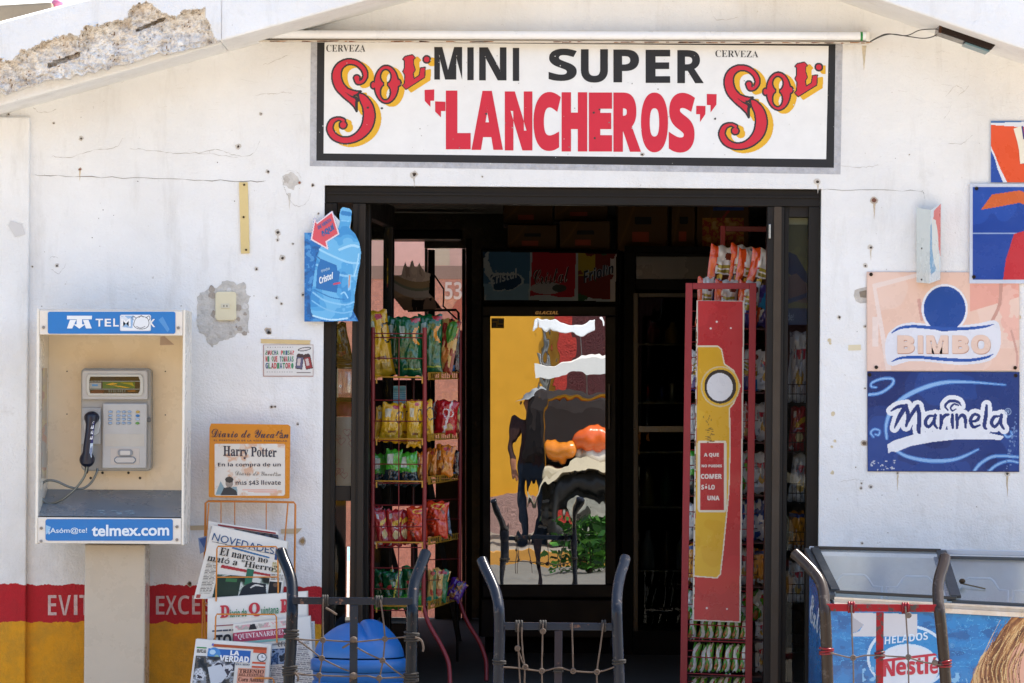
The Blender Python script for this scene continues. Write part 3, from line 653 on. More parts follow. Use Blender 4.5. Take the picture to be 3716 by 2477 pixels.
m.box(P(2788, 1000, .02).x, P(2796, 1000, .02).x, .018, .0275, P(2790, 865, .02).z, P(2790, 812, .02).z, '#b8b6b2', 'metal', .003)
m.build('door_frame', shop)
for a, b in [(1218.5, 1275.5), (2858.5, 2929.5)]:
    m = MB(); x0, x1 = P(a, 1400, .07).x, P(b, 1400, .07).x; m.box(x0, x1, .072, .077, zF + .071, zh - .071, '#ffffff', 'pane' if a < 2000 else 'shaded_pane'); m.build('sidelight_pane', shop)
# poster taped inside the right-hand sidelight
m = MB(); pj = plane(.085)
r = Ras(2846, 790, 2934, 1178, 2, '#5c5e42'); r.fill(fbm(r.X, r.Y, 200, 3) > .55, '#676844')
r.poly([(2846, 905), (2890, 925), (2934, 1000), (2934, 1030), (2846, 985)], '#1c3350'); r.poly([(2846, 1010), (2890, 990), (2934, 1040), (2934, 1100), (2846, 1090)], '#57494a'); r.rect(2846, 1118, 2934, 1178, '#223a5a'); r.poly([(2846, 1090), (2934, 1060), (2934, 1075), (2846, 1108)], '#263c5c')
r.emit(m, pj, 0); m.text('ade!', (2848, 1135, 2880, 1162), pj, .0015, '#6f8296', 'print', 'sans')
m.build('window_poster', shop)
# the left leaf, swung inwards
leaf = MB(); hx, ex = P(1321, 1500, .12).x, P(1410, 1500, 1.0).x
ang = math.atan2(1.0 - .12, ex - hx); Ln = math.hypot(1.0 - .12, ex - hx)
Ml = Matrix.Translation((hx, .12, 0)) @ Matrix.Rotation(ang, 4, 'Z')
zlt = P(1410, 750, 1.0).z
for a, b, z0, z1 in [(0, .05, zF + .01, zlt), (Ln - .07, Ln, zF + .01, zlt), (.051, Ln - .071, zlt - .09, zlt), (.051, Ln - .071, zF + .01, zF + .14)]:
    leaf.box(a, b, -.02, .02, z0, z1, '#151210', 'dark_frame', .003, Ml)
lf = leaf.build('door_leaf', shop)
m = MB(); m.box(.052, Ln - .072, -.003, .003, zF + .141, zlt - .091, '#fff', 'pane', 0, Ml); m.build('pane', lf)
m = MB()
x0 = Ln - .12
r = Ras(0, 0, 30, 110, 2, '#d2a81e'); r.rect(0, 0, 30, 8, '#2a2a22'); r.rect(6, 14, 24, 40, '#46430f'); r.rect(5, 52, 25, 70, '#3d3a12'); r.rect(0, 96, 30, 110, '#8c1f2f')
zs = P(1360, 930, .9).z
r.emit(m, lambda x, y, o: Ml @ Vector((Ln - .15 + x * .0012, -.006 - o, zs - y * .0012)), 0); m.build('door_sticker', lf)
# the rear door, open on to the light
m = MB(); YD = 6.15
def rb(px0, py0, px1, py1, col, Y0=YD, d=.04, mat='dark_frame'): m.pbox(px0, py0, px1, py1, Y0, Y0 + d, col, mat, .003)
rb(1540, 862, 1704, 900, '#a39684'); rb(1541, 901, 1552, 2420, '#b3a592'); rb(1553, 905, 1578, 1700, '#1c1815', YD + .005); rb(1676, 901, 1690, 2420, '#6a5d51'); rb(1690.5, 864, 1712, 2430, '#2a231e', YD - .01, .06); rb(1579, 1690, 1675, 1735, '#7c7060')  # light put into the colours: lit beige rail and stile, dark bar for a gap
rd = m.build('rear_door', shop)
m = MB(); m.pbox(1578.5, 901, 1675.5, 1689, YD + .018, YD + .023, '#fff', 'pane'); m.build('pane', rd)
m = MB()
x0, x1 = P(1579, 2000, YD).x, P(1675, 2000, YD).x; z0, z1 = P(1600, 2420, YD).z, P(1600, 1736, YD).z; n = 26
vs = []; 
for i in range(n * 2 + 1): 
    x = x0 + (x1 - x0) * i / (n * 2); y = YD + .01 + (.008 if i % 2 else 0); vs += [(x, y, z0), (x, y, z1)]
m.add(vs, [(2*i, 2*i+2, 2*i+3, 2*i+1) for i in range(n * 2)], '#b8a88e', 'paint'); m.build('ribbed_panel', rd)
# dark lintel shutter box over the rear opening
m = MB(); m.pbox(1405, 832, 1675, 868, 5.9, 6.2, '#15120f', 'dark_frame', .01); m.build('shutter_box', shop)
# ---------------------------------------------------------------- strip lamp, cable, ballast
t = thing('strip_light', 'long white fluorescent strip light fixed above the painted sign', 'lamp', P(2040, 150, -.06))
m = MB(); m.slab([P(919, 106, -.03), P(3158, 113, -.03), P(3158, 155, -.03), P(919, 149, -.03)], .028, '#dcd6ca', 'enamel', .003)
for a, b in [((919, 144), (3158, 151))]: m.slab([P(*a, -.075), P(*b, -.075), P(b[0], b[1] + 5, -.075), P(a[0], a[1] + 5, -.075)], .045, '#cfc4b2', 'enamel', .001)
m.build('housing', t)
m = MB(); rr = random.Random(2)
for k in range(60):
    x = rr.uniform(925, 3150); y = 145.5 + (x - 919) / 2239 * 7 + rr.uniform(0, 2); m.poly([(x, y), (x + rr.uniform(6, 40), y), (x + rr.uniform(6, 40), y + 3), (x, y + 3.4)], plane(-.0765), 0, rr.choice(['#8a5230', '#6e4128', '#a06a3c']), 'plaster')
m.build('rust_edge', t)
m = MB(); m.tube([P(945, 124, -.066), P(3142, 131, -.066)], 15.5 / 902, '#f2f2f2', 'enamel', 16); m.build('tube', t)
for x0, x1, y in [(950, 958, 124), (3122, 3130, 131)]:
    m = MB(); m.tube([P(x0, y, -.066), P(x1, y, -.066)], 16.4 / 902, '#1c8a3c', 'plastic', 16); m.build('end_band', t)
for x0, x1, y in [(921, 944, 123.5), (3143, 3157, 131.5)]:
    m = MB(); m.slab([P(x0, y - 17, -.085), P(x1, y - 17, -.085), P(x1, y + 17, -.085), P(x0, y + 17, -.085)], .054, '#e6e0d4', 'plastic', .003); m.build('lamp_holder', t)
m = MB()
for pts in [[(3158, 150), (3190, 132), (3222, 122), (3290, 128), (3340, 108), (3412, 104)], [(3160, 150), (3200, 130), (3240, 123), (3300, 132), (3350, 138), (3385, 132), (3412, 117)]]:
    m.tube([P(x, y, -.05 - .15 * k / 40) for k, (x, y) in enumerate(spline(pts, 8))], .0022, '#35342f', 'plastic', 5)
tag(m.build('electric_cable'), 'pair of thin black wires looping from the strip light to the ballast', 'cable')
t = thing('ballast_box', 'dark rusty metal ballast box hanging under the right hand eave', 'electrical box', P(3510, 150, -.25))
m = MB(); m.slab([P(3416, 84, -.3), P(3621, 152, -.3), P(3597, 181, -.3), P(3410, 117, -.3)], .14, '#2b211d', 'worn_steel', .004); m.build('case', t)
m = MB(); m.slab([P(3505, 152, -.302), P(3594, 183, -.302), P(3588, 188, -.302), P(3500, 157, -.302)], .12, '#5f7f86', 'enamel', .001); m.build('rating_plate', t)
m = MB(); m.slab([P(3410, 86, -.305), P(3421, 82, -.305), P(3416, 120, -.305), P(3405, 117, -.305)], .15, '#4a2f22', 'worn_steel', .002); m.build('end_plate', t)
# ---------------------------------------------------------------- small fittings on the wall
t = thing('wall_socket', 'cream electrical socket in a patch of torn plaster', 'socket', P(817, 1165, -.01))
m = MB(); b = bmesh.new(); x0, z0 = P(781, 1161).x, P(819, 1164).z
c = P(819, 1110, 0); m.slab([P(781, 1064, -.014), P(789, 1057, -.014), P(850, 1057, -.014), P(857, 1064, -.014), P(857, 1155, -.014), P(850, 1163, -.014), P(789, 1163, -.014), P(781, 1155, -.014)], .0139, '#d8cfb0', 'plastic', .004); m.build('plate', t)
m = MB(); m.pbox(802, 1101, 834, 1118, -.018, -.0141, '#cfc9b4', 'plastic', .001); sk = m.build('outlet', t)
m = MB(); m.pbox(811, 1106, 814, 1113, -.0185, -.0181, '#2a2622'); m.pbox(822, 1106, 825, 1113, -.0185, -.0181, '#2a2622'); m.build('slot', sk)
m = MB(); m.slab([P(867, 660, -.008), P(899, 660, -.008), P(906, 918, -.008), P(874, 919, -.008)], .0078, '#d9c389', 'plastic', .002)
for x, y in [(886, 670), (884, 787), (893, 906)]: m.tube([P(x, y, -.006), P(x, y, -.0125)], .0045, '#3b3027', 'metal', 8)
tag(m.build('yellow_batten'), 'narrow yellowed strip nailed upright on the white wall', 'batten')
t = thing('flyer', 'small printed flyer with coloured capitals and two drink cans, taped beside the door', 'flyer', P(1045, 1360, -.003)); pj = plane(-.002)
m = MB(); r = Ras(955, 1250, 1137, 1366, 1.6, '#d8d5d0'); r.fill(((r.X < 957.5) | (r.X > 1135) | (r.Y < 1252) | (r.Y > 1363)), '#a5837c')
for k in range(11): r.ell(972 + 9 * k, 1259, 2.2, 1.5, '#5a5a58'); r.ell(970 + 9 * k, 1349, 2.2, 1.5, '#5a5a58')
for cx, rot, col in [(1087, .12, '#5a5874'), (1118, -.2, '#8e2f31')]:
    q = lambda x, y: (cx + x * math.cos(rot) - y * math.sin(rot), 1314 + x * math.sin(rot) + y * math.cos(rot))
    r.poly([q(-13, -24), q(-9, -31), q(9, -31), q(13, -24), q(13, 25), q(-13, 25)], '#3f2c2e'); r.poly([q(-11, -18), q(11, -18), q(11, 22), q(-11, 22)], col); r.poly([q(-8, -14), q(3, -14), q(3, 12), q(-8, 12)], '#c6b8b4')
r.ell(1105, 1266, 25, 7, '#4b4b4d', -.15); r.ell(1105, 1266, 20, 4, '#cfcac6', -.15); r.rect(1076, 1350, 1128, 1353, '#77706c')
r.emit(m, pj, .0); cs = ['#3f8a62', '#c4484c', '#3e5c7e', '#8f2430', '#3f8a62']
def rainbow(s, x0, y0, x1, y1, seed):
    n = len(s); wv = (x1 - x0) / n
    for k, ch in enumerate(s):
        if ch != ' ': m.text(ch, (x0 + k * wv + .6, y0, x0 + (k + 1) * wv - .6, y1), pj, .001, cs[(k * 3 + seed) % 5], 'print', 'sans', .02)
rainbow('¿MUCHA PRISA?', 962, 1271, 1068, 1287, 0); rainbow('NI QUE TOMARAS', 963, 1292, 1066, 1312, 1); rainbow('GLADIATOR.', 963, 1316, 1066, 1337, 2)
m.build('sheet', t)
m = MB(); m.add([P(x, y, -.004) for x, y in [(945, 1229), (1128, 1234), (1124, 1242), (1126, 1249), (946, 1244), (948, 1237)]], [(5, 4, 3, 2, 1, 0)], '#d3b986', 'paper'); m.build('tape', t)
m = MB(); m.poly([(690, 1907), (755, 1905), (756, 1922), (691, 1923)], plane(0), .003, '#c6b292', 'paper'); tag(m.build('masking_tape'), 'old strip of masking tape on the wall left of the newspaper rack', 'tape')
m = MB(); m.poly([(1020, 1919), (1096, 1916), (1088, 1926), (1078, 1936), (1020, 1935)], plane(0), .003, '#c6b292', 'paper')
tag(m.build('masking_tape'), 'torn strip of masking tape on the wall behind the right side of the newspaper rack', 'tape')
m = MB(); m.poly([(30, 818), (38, 800), (78, 812), (92, 850), (55, 860)], plane(-.028), .003, '#cfcdcb', 'paper'); tag(m.build('paper_scrap'), 'torn white scrap of paper on the left hand pilaster', 'scrap')
# ---------------------------------------------------------------- the telephone kiosk
YK, YKb = -.42, -.10
kio = thing('telephone_kiosk', 'white public telephone hood with blue signs standing on a pale square post', 'telephone', P(404, 1975, YK))
kio.location.z = 0
kx = lambda px, py, Y: P(px, py, Y)
m = MB()
xl0, xl1, xr0, xr1 = P(131, 1500, YK).x, P(141, 1500, YK).x, P(661, 1500, YK).x, P(670, 1500, YK).x
zt, zb = P(400, 1121, YK).z, P(400, 1976, YK).z
m.box(xl0, xl1, YK, YKb, zb, zt, '#e9e2d4', 'enamel', .003); m.box(xr0, xr1, YK, YKb, zb, zt, '#e9e2d4', 'enamel', .003)
m.box(xl1 + .0005, xr0 - .0005, YK + .002, YKb, zt - .012, zt - .001, '#cfcac0', 'enamel', .002)
m.box(xl1 + .0005, xr0 - .0005, YKb - .012, YKb - .001, zb + .05, zt - .0125, '#ead9bd', 'enamel')
m.build('hood', kio)
m = MB(); zs0, zs1 = P(400, 1776, YKb).z, P(400, 1874, YK).z
m.add([(xl1 + .001, YKb - .013, zs0), (xr0 - .001, YKb - .013, zs0), (xr0 - .001, YK + .006, zs1), (xl1 + .001, YK + .006, zs1)], [(3, 2, 1, 0)], '#6d7780', 'enamel')
m.add([(xl1 + .001, YKb - .013, zs0), (xr0 - .001, YKb - .013, zs0), (xr0 - .001, YKb - .013, zb), (xl1 + .001, YKb - .013, zb)], [(0, 1, 2, 3)], '#6d7780', 'enamel')
rr = random.Random(4)
def shelf_pt(u, v): return Vector((xl1 + (xr0 - xl1) * u, YKb - .013 + (YK + .006 - YKb + .013) * v, zs0 + (zs1 - zs0) * v + .0012))
for k in range(16):
    u, v = rr.uniform(.36, .66), rr.uniform(.76, .93); a = rr.uniform(.01, .03); m.add([shelf_pt(u, v), shelf_pt(u + a, v), shelf_pt(u + a * 1.4, v + .04), shelf_pt(u - a * .3, v + .05)], [(3, 2, 1, 0)], '#93a0a6', 'plaster')
m.build('shelf', kio)
def panel(name, y0, y1, txt):
    mm = MB(); a, b = P(142, y0, YK - .004), P(660, y1, YK - .004)
    mm.box(xl1 + .0008, xr0 - .0008, YK - .004, YK + .012, P(400, y1, YK).z, P(400, y0, YK).z, '#e0d9ce', 'enamel', .002); o = mm.build(name, kio); return o
hp = panel('header_panel', 1127, 1215, ''); fp = panel('footer_panel', 1878, 1972, '')
pk = plane(YK - .006)
m = MB(); r = Ras(172, 1129, 638, 1212, 1.5); r.rrect(174, 1131, 636, 1210, 6, '#1672b8'); r.poly([(575, 1160), (590, 1148), (600, 1165), (615, 1195), (608, 1205), (590, 1180)], '#4d8cc4'); r.emit(m, pk, 0)
W = '#e4e6e6'
m.poly([(243, 1145), (334, 1145), (333, 1158), (243, 1158)], pk, .001, W); m.poly([(254, 1160), (277, 1160), (262, 1191), (243, 1191)], pk, .001, W); m.poly([(301, 1160), (321, 1160), (333, 1191), (312, 1191)], pk, .001, W)
m.poly([(278, 1158), (298, 1158), (298, 1176), (310, 1176), (288, 1192), (266, 1176), (278, 1176)], pk, .0012, W)
for ch, b in [('T', (347, 1156, 374, 1184)), ('E', (380, 1156, 403, 1184)), ('L', (411, 1155, 431, 1184)), ('M', (437, 1155, 474, 1184)), ('E', (482, 1156, 508, 1184)), ('X', (531, 1157, 563, 1186))]: m.text(ch, b, pk, .0014, W, 'sheet_sign', 'plain', .02)
m.build('header_sign', hp)
m = MB(); r = Ras(434, 1140, 549, 1203, 1.2); r.rrect(435, 1141, 548, 1201, 7, '#c9cdd2'); r.rrect(438, 1143, 545, 1198, 5, '#dfe1e3'); r.poly([(440, 1146), (486, 1144), (480, 1190), (442, 1186)], '#8fb0d2'); r.poly([(440, 1150), (452, 1146), (470, 1160), (450, 1178)], '#cfd6de')
for pts in ([(484, 1180), (490, 1160), (500, 1150), (516, 1148), (532, 1152), (540, 1166), (538, 1182), (524, 1192), (500, 1192), (486, 1182)], [(484, 1160), (478, 1152), (486, 1148), (494, 1154)], [(530, 1152), (540, 1146), (544, 1156), (538, 1164)], [(496, 1184), (510, 1190), (526, 1184)], [(504, 1152), (512, 1144), (520, 1150)]): r.stroke([(x, y, 2.2) for x, y in pts], '#4a4d52', None, 5)
r.emit(m, pk, .0022); m.text('M', (440, 1155, 474, 1184), pk, .0034, '#e6e9ec', 'sheet_sign', 'plain', .02); m.build('sticker', hp)
m = MB(); r = Ras(162, 1880, 632, 1966, 1.5); r.rrect(165, 1883, 628, 1961, 9, '#1672b8'); r.poly([(166, 1904), (185, 1912), (176, 1932), (166, 1940)], '#8fbbdc'); r.emit(m, pk, 0)
m.text('¡Asóm@te!', ((176, 1914), (316, 1914), (316, 1937), (176, 1939)), pk, .0014, '#cfe0ec', 'sheet_sign', 'plain', .012)
m.text('telmex.com', ((333, 1904), (614, 1901), (614, 1943), (333, 1946)), pk, .0014, '#dce6ee', 'sheet_sign', 'plain', .028); m.build('footer_sign', fp)
for x, y in [(158, 1187), (647, 1189), (150, 1916), (149, 1963), (642, 1911), (642, 1958)]:
    m = MB(); m.tube([P(x, y, YK - .0042), P(x, y, YK - .010)], .0062, '#8d9298', 'metal', 10); m.build('screw', hp if y < 1300 else fp)
m = MB(); pb = plane(YKb - .0125); m.poly([(314, 1309), (533, 1309), (533, 1500), (526, 1774), (314, 1774)], pb, .001, '#ecdcc2', 'enamel')
for x, y, q in [(372, 1715, 5), (466, 1715, 5), (329, 1734, 5), (508, 1734, 5), (243, 1347, 2.5), (243, 1502, 2.5), (600, 1347, 2.5), (600, 1505, 2.5)]: m.tube([P(x, y, YKb - .0136), P(x, y, YKb - .016)], q / 905, '#1c1714', 'plastic', 8)
m.build('mounting_plate', kio)
m = MB(); pl = lambda px, py, o=0: Vector((xl1 + .0015, YK + (YKb - YK) * (px), P(150, py, YK + (YKb - YK) * px).z))
r = Ras(.25, 1335, .85, 1735, .02); r.dx = .6 / 40; 
r = Ras(0, 1335, 40, 1735, 5, '#c9bfae'); r.photo(0, 1335, 40, 1735, ['#c4b8a4', '#cbb89f', '#d3c29a', '#c9a48e', '#bdb5a8'], 60, 4); r.emit(m, lambda x, y, o: pl(.3 + x / 40 * .5, y), 0, 'paper'); m.build('worn_notice', kio)
m = MB(); m.poly([(582, 1222), (597, 1220), (632, 1250), (580, 1252)], pb, .001, '#c2a995', 'paper'); m.build('torn_label', kio)
m = MB(); x0, x1 = P(306, 2200, -.33).x, P(526, 2200, -.33).x
m.box(x0, x1, -.33, -.12, 0, zb - .001, '#b9ad9b', 'enamel', .006); m.build('post', kio)
# the telephone itself
YP = -.225
ph = MB(); 
def plate(mb, pts, Y0, Y1, col, bev=.004, mat='plastic'): mb.slab([P(x, y, Y0) for x, y in pts], Y1 - Y0, col, mat, bev)
def rr_(x0, y0, x1, y1, c): return [(x0 + c, y0), (x1 - c, y0), (x1, y0 + c), (x1, y1 - c), (x1 - c, y1), (x0 + c, y1), (x0, y1 - c), (x0, y0 + c)]
plate(ph, rr_(294, 1335, 548, 1708, 10), YP + .02, YKb - .014, '#a3a19c', .006)
plate(ph, [(297, 1350), (304, 1343), (530, 1343), (536, 1350), (536, 1449), (297, 1449)], YP, YP + .0195, '#b6b3ae', .004)
plate(ph, [(373, 1463), (534, 1463), (531, 1699), (370, 1699)], YP - .004, YP + .0195, '#b4b4b2', .005)
plate(ph, [(297, 1479), (366, 1479), (366, 1612), (294, 1612)], YP + .008, YP + .0195, '#adadab', .003)
plate(ph, rr_(380, 1574, 523, 1618, 2), YP - .0055, YP - .0042, '#bab6ad', .0005)
pbd = ph.build('phone_body', kio)
m = MB(); plate(m, [(320, 1357), (512, 1357), (520, 1370), (520, 1420), (512, 1436), (320, 1436), (313, 1420), (313, 1370)], YP - .006, YP - .0002, '#c0beb4', .003); dsp = m.build('display_bezel', pbd)
m = MB(); r = Ras(324, 1366, 508, 1428, 1.2); pd = plane(YP - .0066)
r.poly([(328, 1366), (503, 1366), (508, 1380), (508, 1415), (502, 1427), (327, 1427), (324, 1412), (324, 1380)], '#10130f'); r.rect(324, 1382, 508, 1384, '#7f8a84'); r.rect(324, 1410, 508, 1412, '#7f8a84'); r.rect(325, 1388, 367, 1409, '#8b918d'); r.rect(372, 1385, 490, 1409, '#3f5d22'); r.rect(334, 1393, 355, 1401, '#3d7fae')
r.poly([(385, 1394), (410, 1388), (428, 1392), (400, 1397), (440, 1400), (470, 1406), (450, 1406)], '#b98a16'); r.poly([(430, 1387), (480, 1387), (487, 1402), (470, 1395)], '#8a7f1a'); r.poly([(328, 1420), (350, 1412), (378, 1415), (375, 1427), (330, 1427)], '#4c2512'); r.poly([(462, 1416), (490, 1415), (495, 1420), (465, 1421)], '#7a4a18')
for k in range(8): r.rect(394 + 8 * k, 1414 + k % 2, 399 + 8 * k, 1423, '#4e5a52')
r.emit(m, pd, 0, 'sheet_sign'); m.build('display', dsp)
cols4 = {0: '#a9b6c4', 1: '#9fb4cc', 2: '#9fb4cc', 3: '#9fb4cc'}
for ri, y in enumerate((1494, 1508, 1521, 1535)):
    for ci_, x in enumerate((401, 430, 450, 470, 500)):
        c = '#a8bbd2' if ci_ < 4 else ['#bb9c4e', '#1f6fae', '#a8bbd2', '#5f9444'][ri]
        x2 = x - ri * .4
        m = MB(); m.ball(P(x2, y, YP - .0045), 8.2 / 912, c, 'metal' if ci_ < 4 else 'enamel', 2, (1, .6, .62)); m.build('key', pbd)
m = MB(); plate(m, rr_(401, 1626, 506, 1685, 2), YP - .0058, YP - .0042, '#bdb5ad', .0004); plate(m, rr_(427, 1631, 481, 1654, 6), YP - .013, YP - .006, '#8a8d90', .002); plate(m, rr_(436, 1635, 472, 1650, 2), YP - .0145, YP - .0132, '#c9c3bb', .0005); plate(m, rr_(414, 1656, 493, 1681, 8), YP - .009, YP - .006, '#5f7080', .001); plate(m, rr_(417, 1659, 490, 1678, 7), YP - .0098, YP - .0092, '#bdb8b2', .0004); m.build('card_slot', pbd)
m = MB(); m.tube([P(541, 1523, YP + .02), P(541, 1523, YP + .004)], .010, '#5e6266', 'metal', 12); m.build('lock', pbd)
m = MB(); plate(m, [(299, 1530), (312, 1510), (360, 1510), (366, 1530), (358, 1570), (345, 1580), (318, 1580), (308, 1570)], YP - .004, YP + .007, '#c3c6c6', .004); m.build('cradle', pbd)
hs = MB(); path = [(332, 1512, 24), (331, 1522, 24), (328, 1540, 17), (325, 1570, 16), (320, 1605, 16), (317, 1640, 17), (316, 1660, 25), (316, 1676, 26)]
b = bmesh.new()
hs.tube([P(x, y, YP - .040 - .014 * math.sin(math.pi * (y - 1512) / 164)) for x, y, q in path], [q / 913 for _, _, q in path], '#12152a', 'plastic', 14)
hs.ball(P(333, 1515, YP - .03), 28 / 913, '#12152a', 'plastic', 3, (1, .9, .85)); hs.ball(P(316, 1667, YP - .03), 28 / 913, '#12152a', 'plastic', 3, (1, .9, 1))
hso = hs.build('handset', kio)
m = MB(); hq = lambda x, y, o=0: P(x, y, YP - .0595 - .008 * math.sin(math.pi * (y - 1512) / 164) - o)
q = ((325, 1513), (344, 1513), (338, 1607), (315, 1607)); r = Ras(0, 0, 20, 90, 1.5, '#1c2263'); r.emit(m, lambda x, y, o: hq(*lerpq(q, x / 20, y / 90), o), 0)
q2 = ((314, 1608), (338, 1608), (331, 1669), (309, 1669)); r = Ras(0, 0, 20, 60, 1.2, '#bccddd'); 
for k in range(5): r.rect(3 + k * 3.4, 8 + (k * 7) % 13, 4.8 + k * 3.4, 52 - (k * 5) % 12, '#3c4f86')
r.emit(m, lambda x, y, o: hq(*lerpq(q2, x / 20, y / 60), o), 0)
for k, ch in enumerate('*333'):
    y = 1529 + 19.5 * k; x = 335.5 - 1.8 * k; m.text(ch, ((x + 7, y - 7), (x + 6, y + 8), (x - 8, y + 7), (x - 7, y - 8)), hq, .0015, '#e2e4ea', 'print', 'sans')
m.build('handset_label', hso)
m = MB(); pts = [(316, 1692), (312, 1712), (305, 1730), (288, 1756), (262, 1784), (225, 1812), (186, 1826), (160, 1818), (147, 1788), (150, 1760), (172, 1743), (205, 1746), (245, 1764), (282, 1773), (310, 1768), (335, 1745), (352, 1712), (353, 1700)]
m.tube([P(x, y, -.30 + .07 * k / 136) for k, (x, y) in enumerate(spline(pts, 8))], 4.3 / 915, '#7d827e', 'metal', 8)
m.tube([P(316, 1688, YP - .03), P(313, 1715, YP - .045)], .0075, '#12152a', 'plastic', 8); m.build('armoured_cord', kio)
# ---------------------------------------------------------------- water bottle poster on the door jamb
t = thing('bottle_poster', 'blue cut-out poster of a big water bottle with a red arrow, at the door jamb', 'poster', P(1205, 1165, -.03)); pj = plane(-.03)
m = MB(); r = Ras(1103, 750, 1312, 1168, 1.7)
bg = [(1104, 844), (1128, 844), (1172, 900), (1300, 1165), (1104, 1166)]
body = [(1236, 758), (1245, 751), (1268, 756), (1276, 765), (1274, 800), (1268, 824), (1272, 832), (1290, 850), (1304, 880), (1310, 915), (1306, 960), (1300, 985), (1296, 1010), (1290, 1050), (1286, 1072), (1287, 1090), (1282, 1120), (1276, 1145), (1262, 1158), (1225, 1165), (1170, 1160), (1140, 1150), (1128, 1130), (1126, 1080), (1134, 1040), (1140, 1000), (1150, 930), (1170, 880), (1200, 850), (1228, 826), (1234, 805), (1232, 780)]
r.poly(bg, '#1c6fb4'); mk = r.poly(bg, None, False); nz = fbm(r.X, r.Y, 14, 5, 4)
r.fill(mk & (nz > .6), '#4a93cc'); r.fill(mk & (nz < .36), '#175a96')
r.poly(body, '#4fa3d8'); mk = r.poly(body, None, False); nz = fbm(r.X, r.Y, 60, 8, 3)
r.fill(mk & (nz > .55), '#6bb6e2'); r.fill(mk & (nz < .4), '#3a90cc')
for pts, c, wd in [([(1160, 905), (1200, 925), (1260, 950), (1300, 955)], '#9ad0ee', 7), ([(1150, 960), (1195, 985), (1250, 1000), (1292, 1000)], '#8ac6ea', 8), ([(1232, 905), (1275, 890), (1300, 895)], '#a5d6f0', 9), ([(1136, 1060), (1180, 1090), (1250, 1105), (1284, 1095)], '#8ac6ea', 6), ([(1132, 1090), (1180, 1120), (1240, 1135), (1278, 1128)], '#7dbde4', 5), ([(1136, 1145), (1200, 1160), (1260, 1154)], '#b6def2', 6), ([(1150, 930), (1190, 960), (1215, 968)], '#24649c', 4), ([(1140, 1050), (1200, 1078), (1250, 1086)], '#2b7cbc', 4), ([(1262, 1080), (1250, 1060), (1238, 1066)], '#9ad0ee', 5), ([(1244, 772), (1268, 776)], '#2d7fbd', 16), ([(1240, 800), (1266, 802)], '#88c6ea', 4), ([(1302, 920), (1296, 960), (1285, 1000)], '#a5d6f0', 5)]: r.stroke([(x, y, wd) for x, y in pts], c, None, 4)
r.poly([(1152, 968), (1164, 938), (1222, 962), (1224, 980), (1234, 986), (1222, 1062), (1146, 1046)], '#1f70b2'); r.poly([(1262, 995), (1276, 995), (1272, 1050), (1262, 1055)], '#8cc8ec'); r.poly([(1266, 998), (1272, 998), (1268, 1042), (1264, 1044)], '#c79a86')
ar = [(1208, 766), (1232, 850), (1200, 866), (1192, 906), (1160, 862), (1128, 866), (1135, 790), (1144, 806)]
arrow = [(1143, 792), (1147, 812), (1205, 768), (1229, 848), (1184, 876), (1189, 902), (1130, 868)]
r.stroke([(x, y, 7) for x, y in arrow + arrow[:1]], '#2a75b5', None, 1); r.poly(arrow, '#d9535f'); 
ar2 = [(1160, 818), (1198, 789), (1216, 838), (1172, 866)]
r.stroke([(x, y, 5) for x, y in arrow + arrow[:1]], '#e6d5da', None, 1); r.poly([(1146, 800), (1150, 815), (1203, 773), (1225, 846), (1180, 873), (1185, 895), (1134, 866)], '#d9535f')
r.stroke([(1212, 1030, 7), (1232, 1026, 7)], '#c94a66', None, 1); r.emit(m, pj, 0)
m.text('DE VENTA', ((1152, 820), (1200, 789), (1203, 801), (1156, 833)), pj, .0012, '#27619c', 'print', 'sans', .02); m.text('AQUÍ', ((1160, 838), (1208, 808), (1217, 835), (1170, 864)), pj, .0012, '#27619c', 'print', 'sans', .05)
m.text('Cristal', ((1156, 1005), (1208, 986), (1210, 1010), (1160, 1030)), pj, .0012, '#e6eef2', 'print', 'sansital', .02); m.text('agua purificada', ((1164, 976), (1196, 968), (1198, 980), (1166, 990)), pj, .0012, '#b4d4e8', 'print', 'sansital')
pm = m.build('printed_card', t)
mb = MB(); mb.slab([P(x, y, -.0285) for x, y in [(1104, 844), (1128, 844), (1150, 815), (1205, 770), (1232, 800), (1236, 758), (1268, 757), (1274, 800), (1270, 830), (1303, 880), (1309, 915), (1296, 1010), (1286, 1072), (1282, 1120), (1262, 1157), (1225, 1164), (1104, 1165)]], .002, '#c8d4dc', 'paper'); mb.build('backing', t)
# ---------------------------------------------------------------- signs on the right-hand wall
def board(name, label, cat, pts, th, col, r=None, extra=None, bolts=()):
    t = thing(name, label, cat, P(*pts[3], -th)); m = MB(); m.slab([P(x, y, -th) for x, y in pts], th - .0035, col, 'sheet_sign', .001); m.build('board', t)
    m = MB(); pj = plane(-th - .001)
    if r: r.emit(m, pj, 0, 'sheet_sign')
    if extra: extra(m, pj)
    m.build('print', t)
    for x, y in bolts:
        b = MB(); b.tube([P(x, y, -th - .001), P(x, y, -th - .006)], .0075, '#2e2b29', 'metal', 10); b.build('bolt', t)
    return t
r = Ras(3148, 988, 3698, 1343, 2.2, '#e6c2ae'); 
n = fbm(r.X, r.Y, 260, 4, 3); r.fill(n > .52, '#e8c9b8'); r.fill((r.X > 3520) & (r.Y < 1130 - (r.X - 3520) * .3), '#e3a594'); r.fill((r.X > 3620) & (fbm(r.X, r.Y, 90, 6) > .45), '#e9b7a6')
r.poly([(3165, 1030), (3330, 990), (3345, 1000), (3180, 1045), (3235, 1343), (3215, 1343)], '#ead7cd'); r.rect(3165, 1150, 3188, 1258, '#ead7cd')
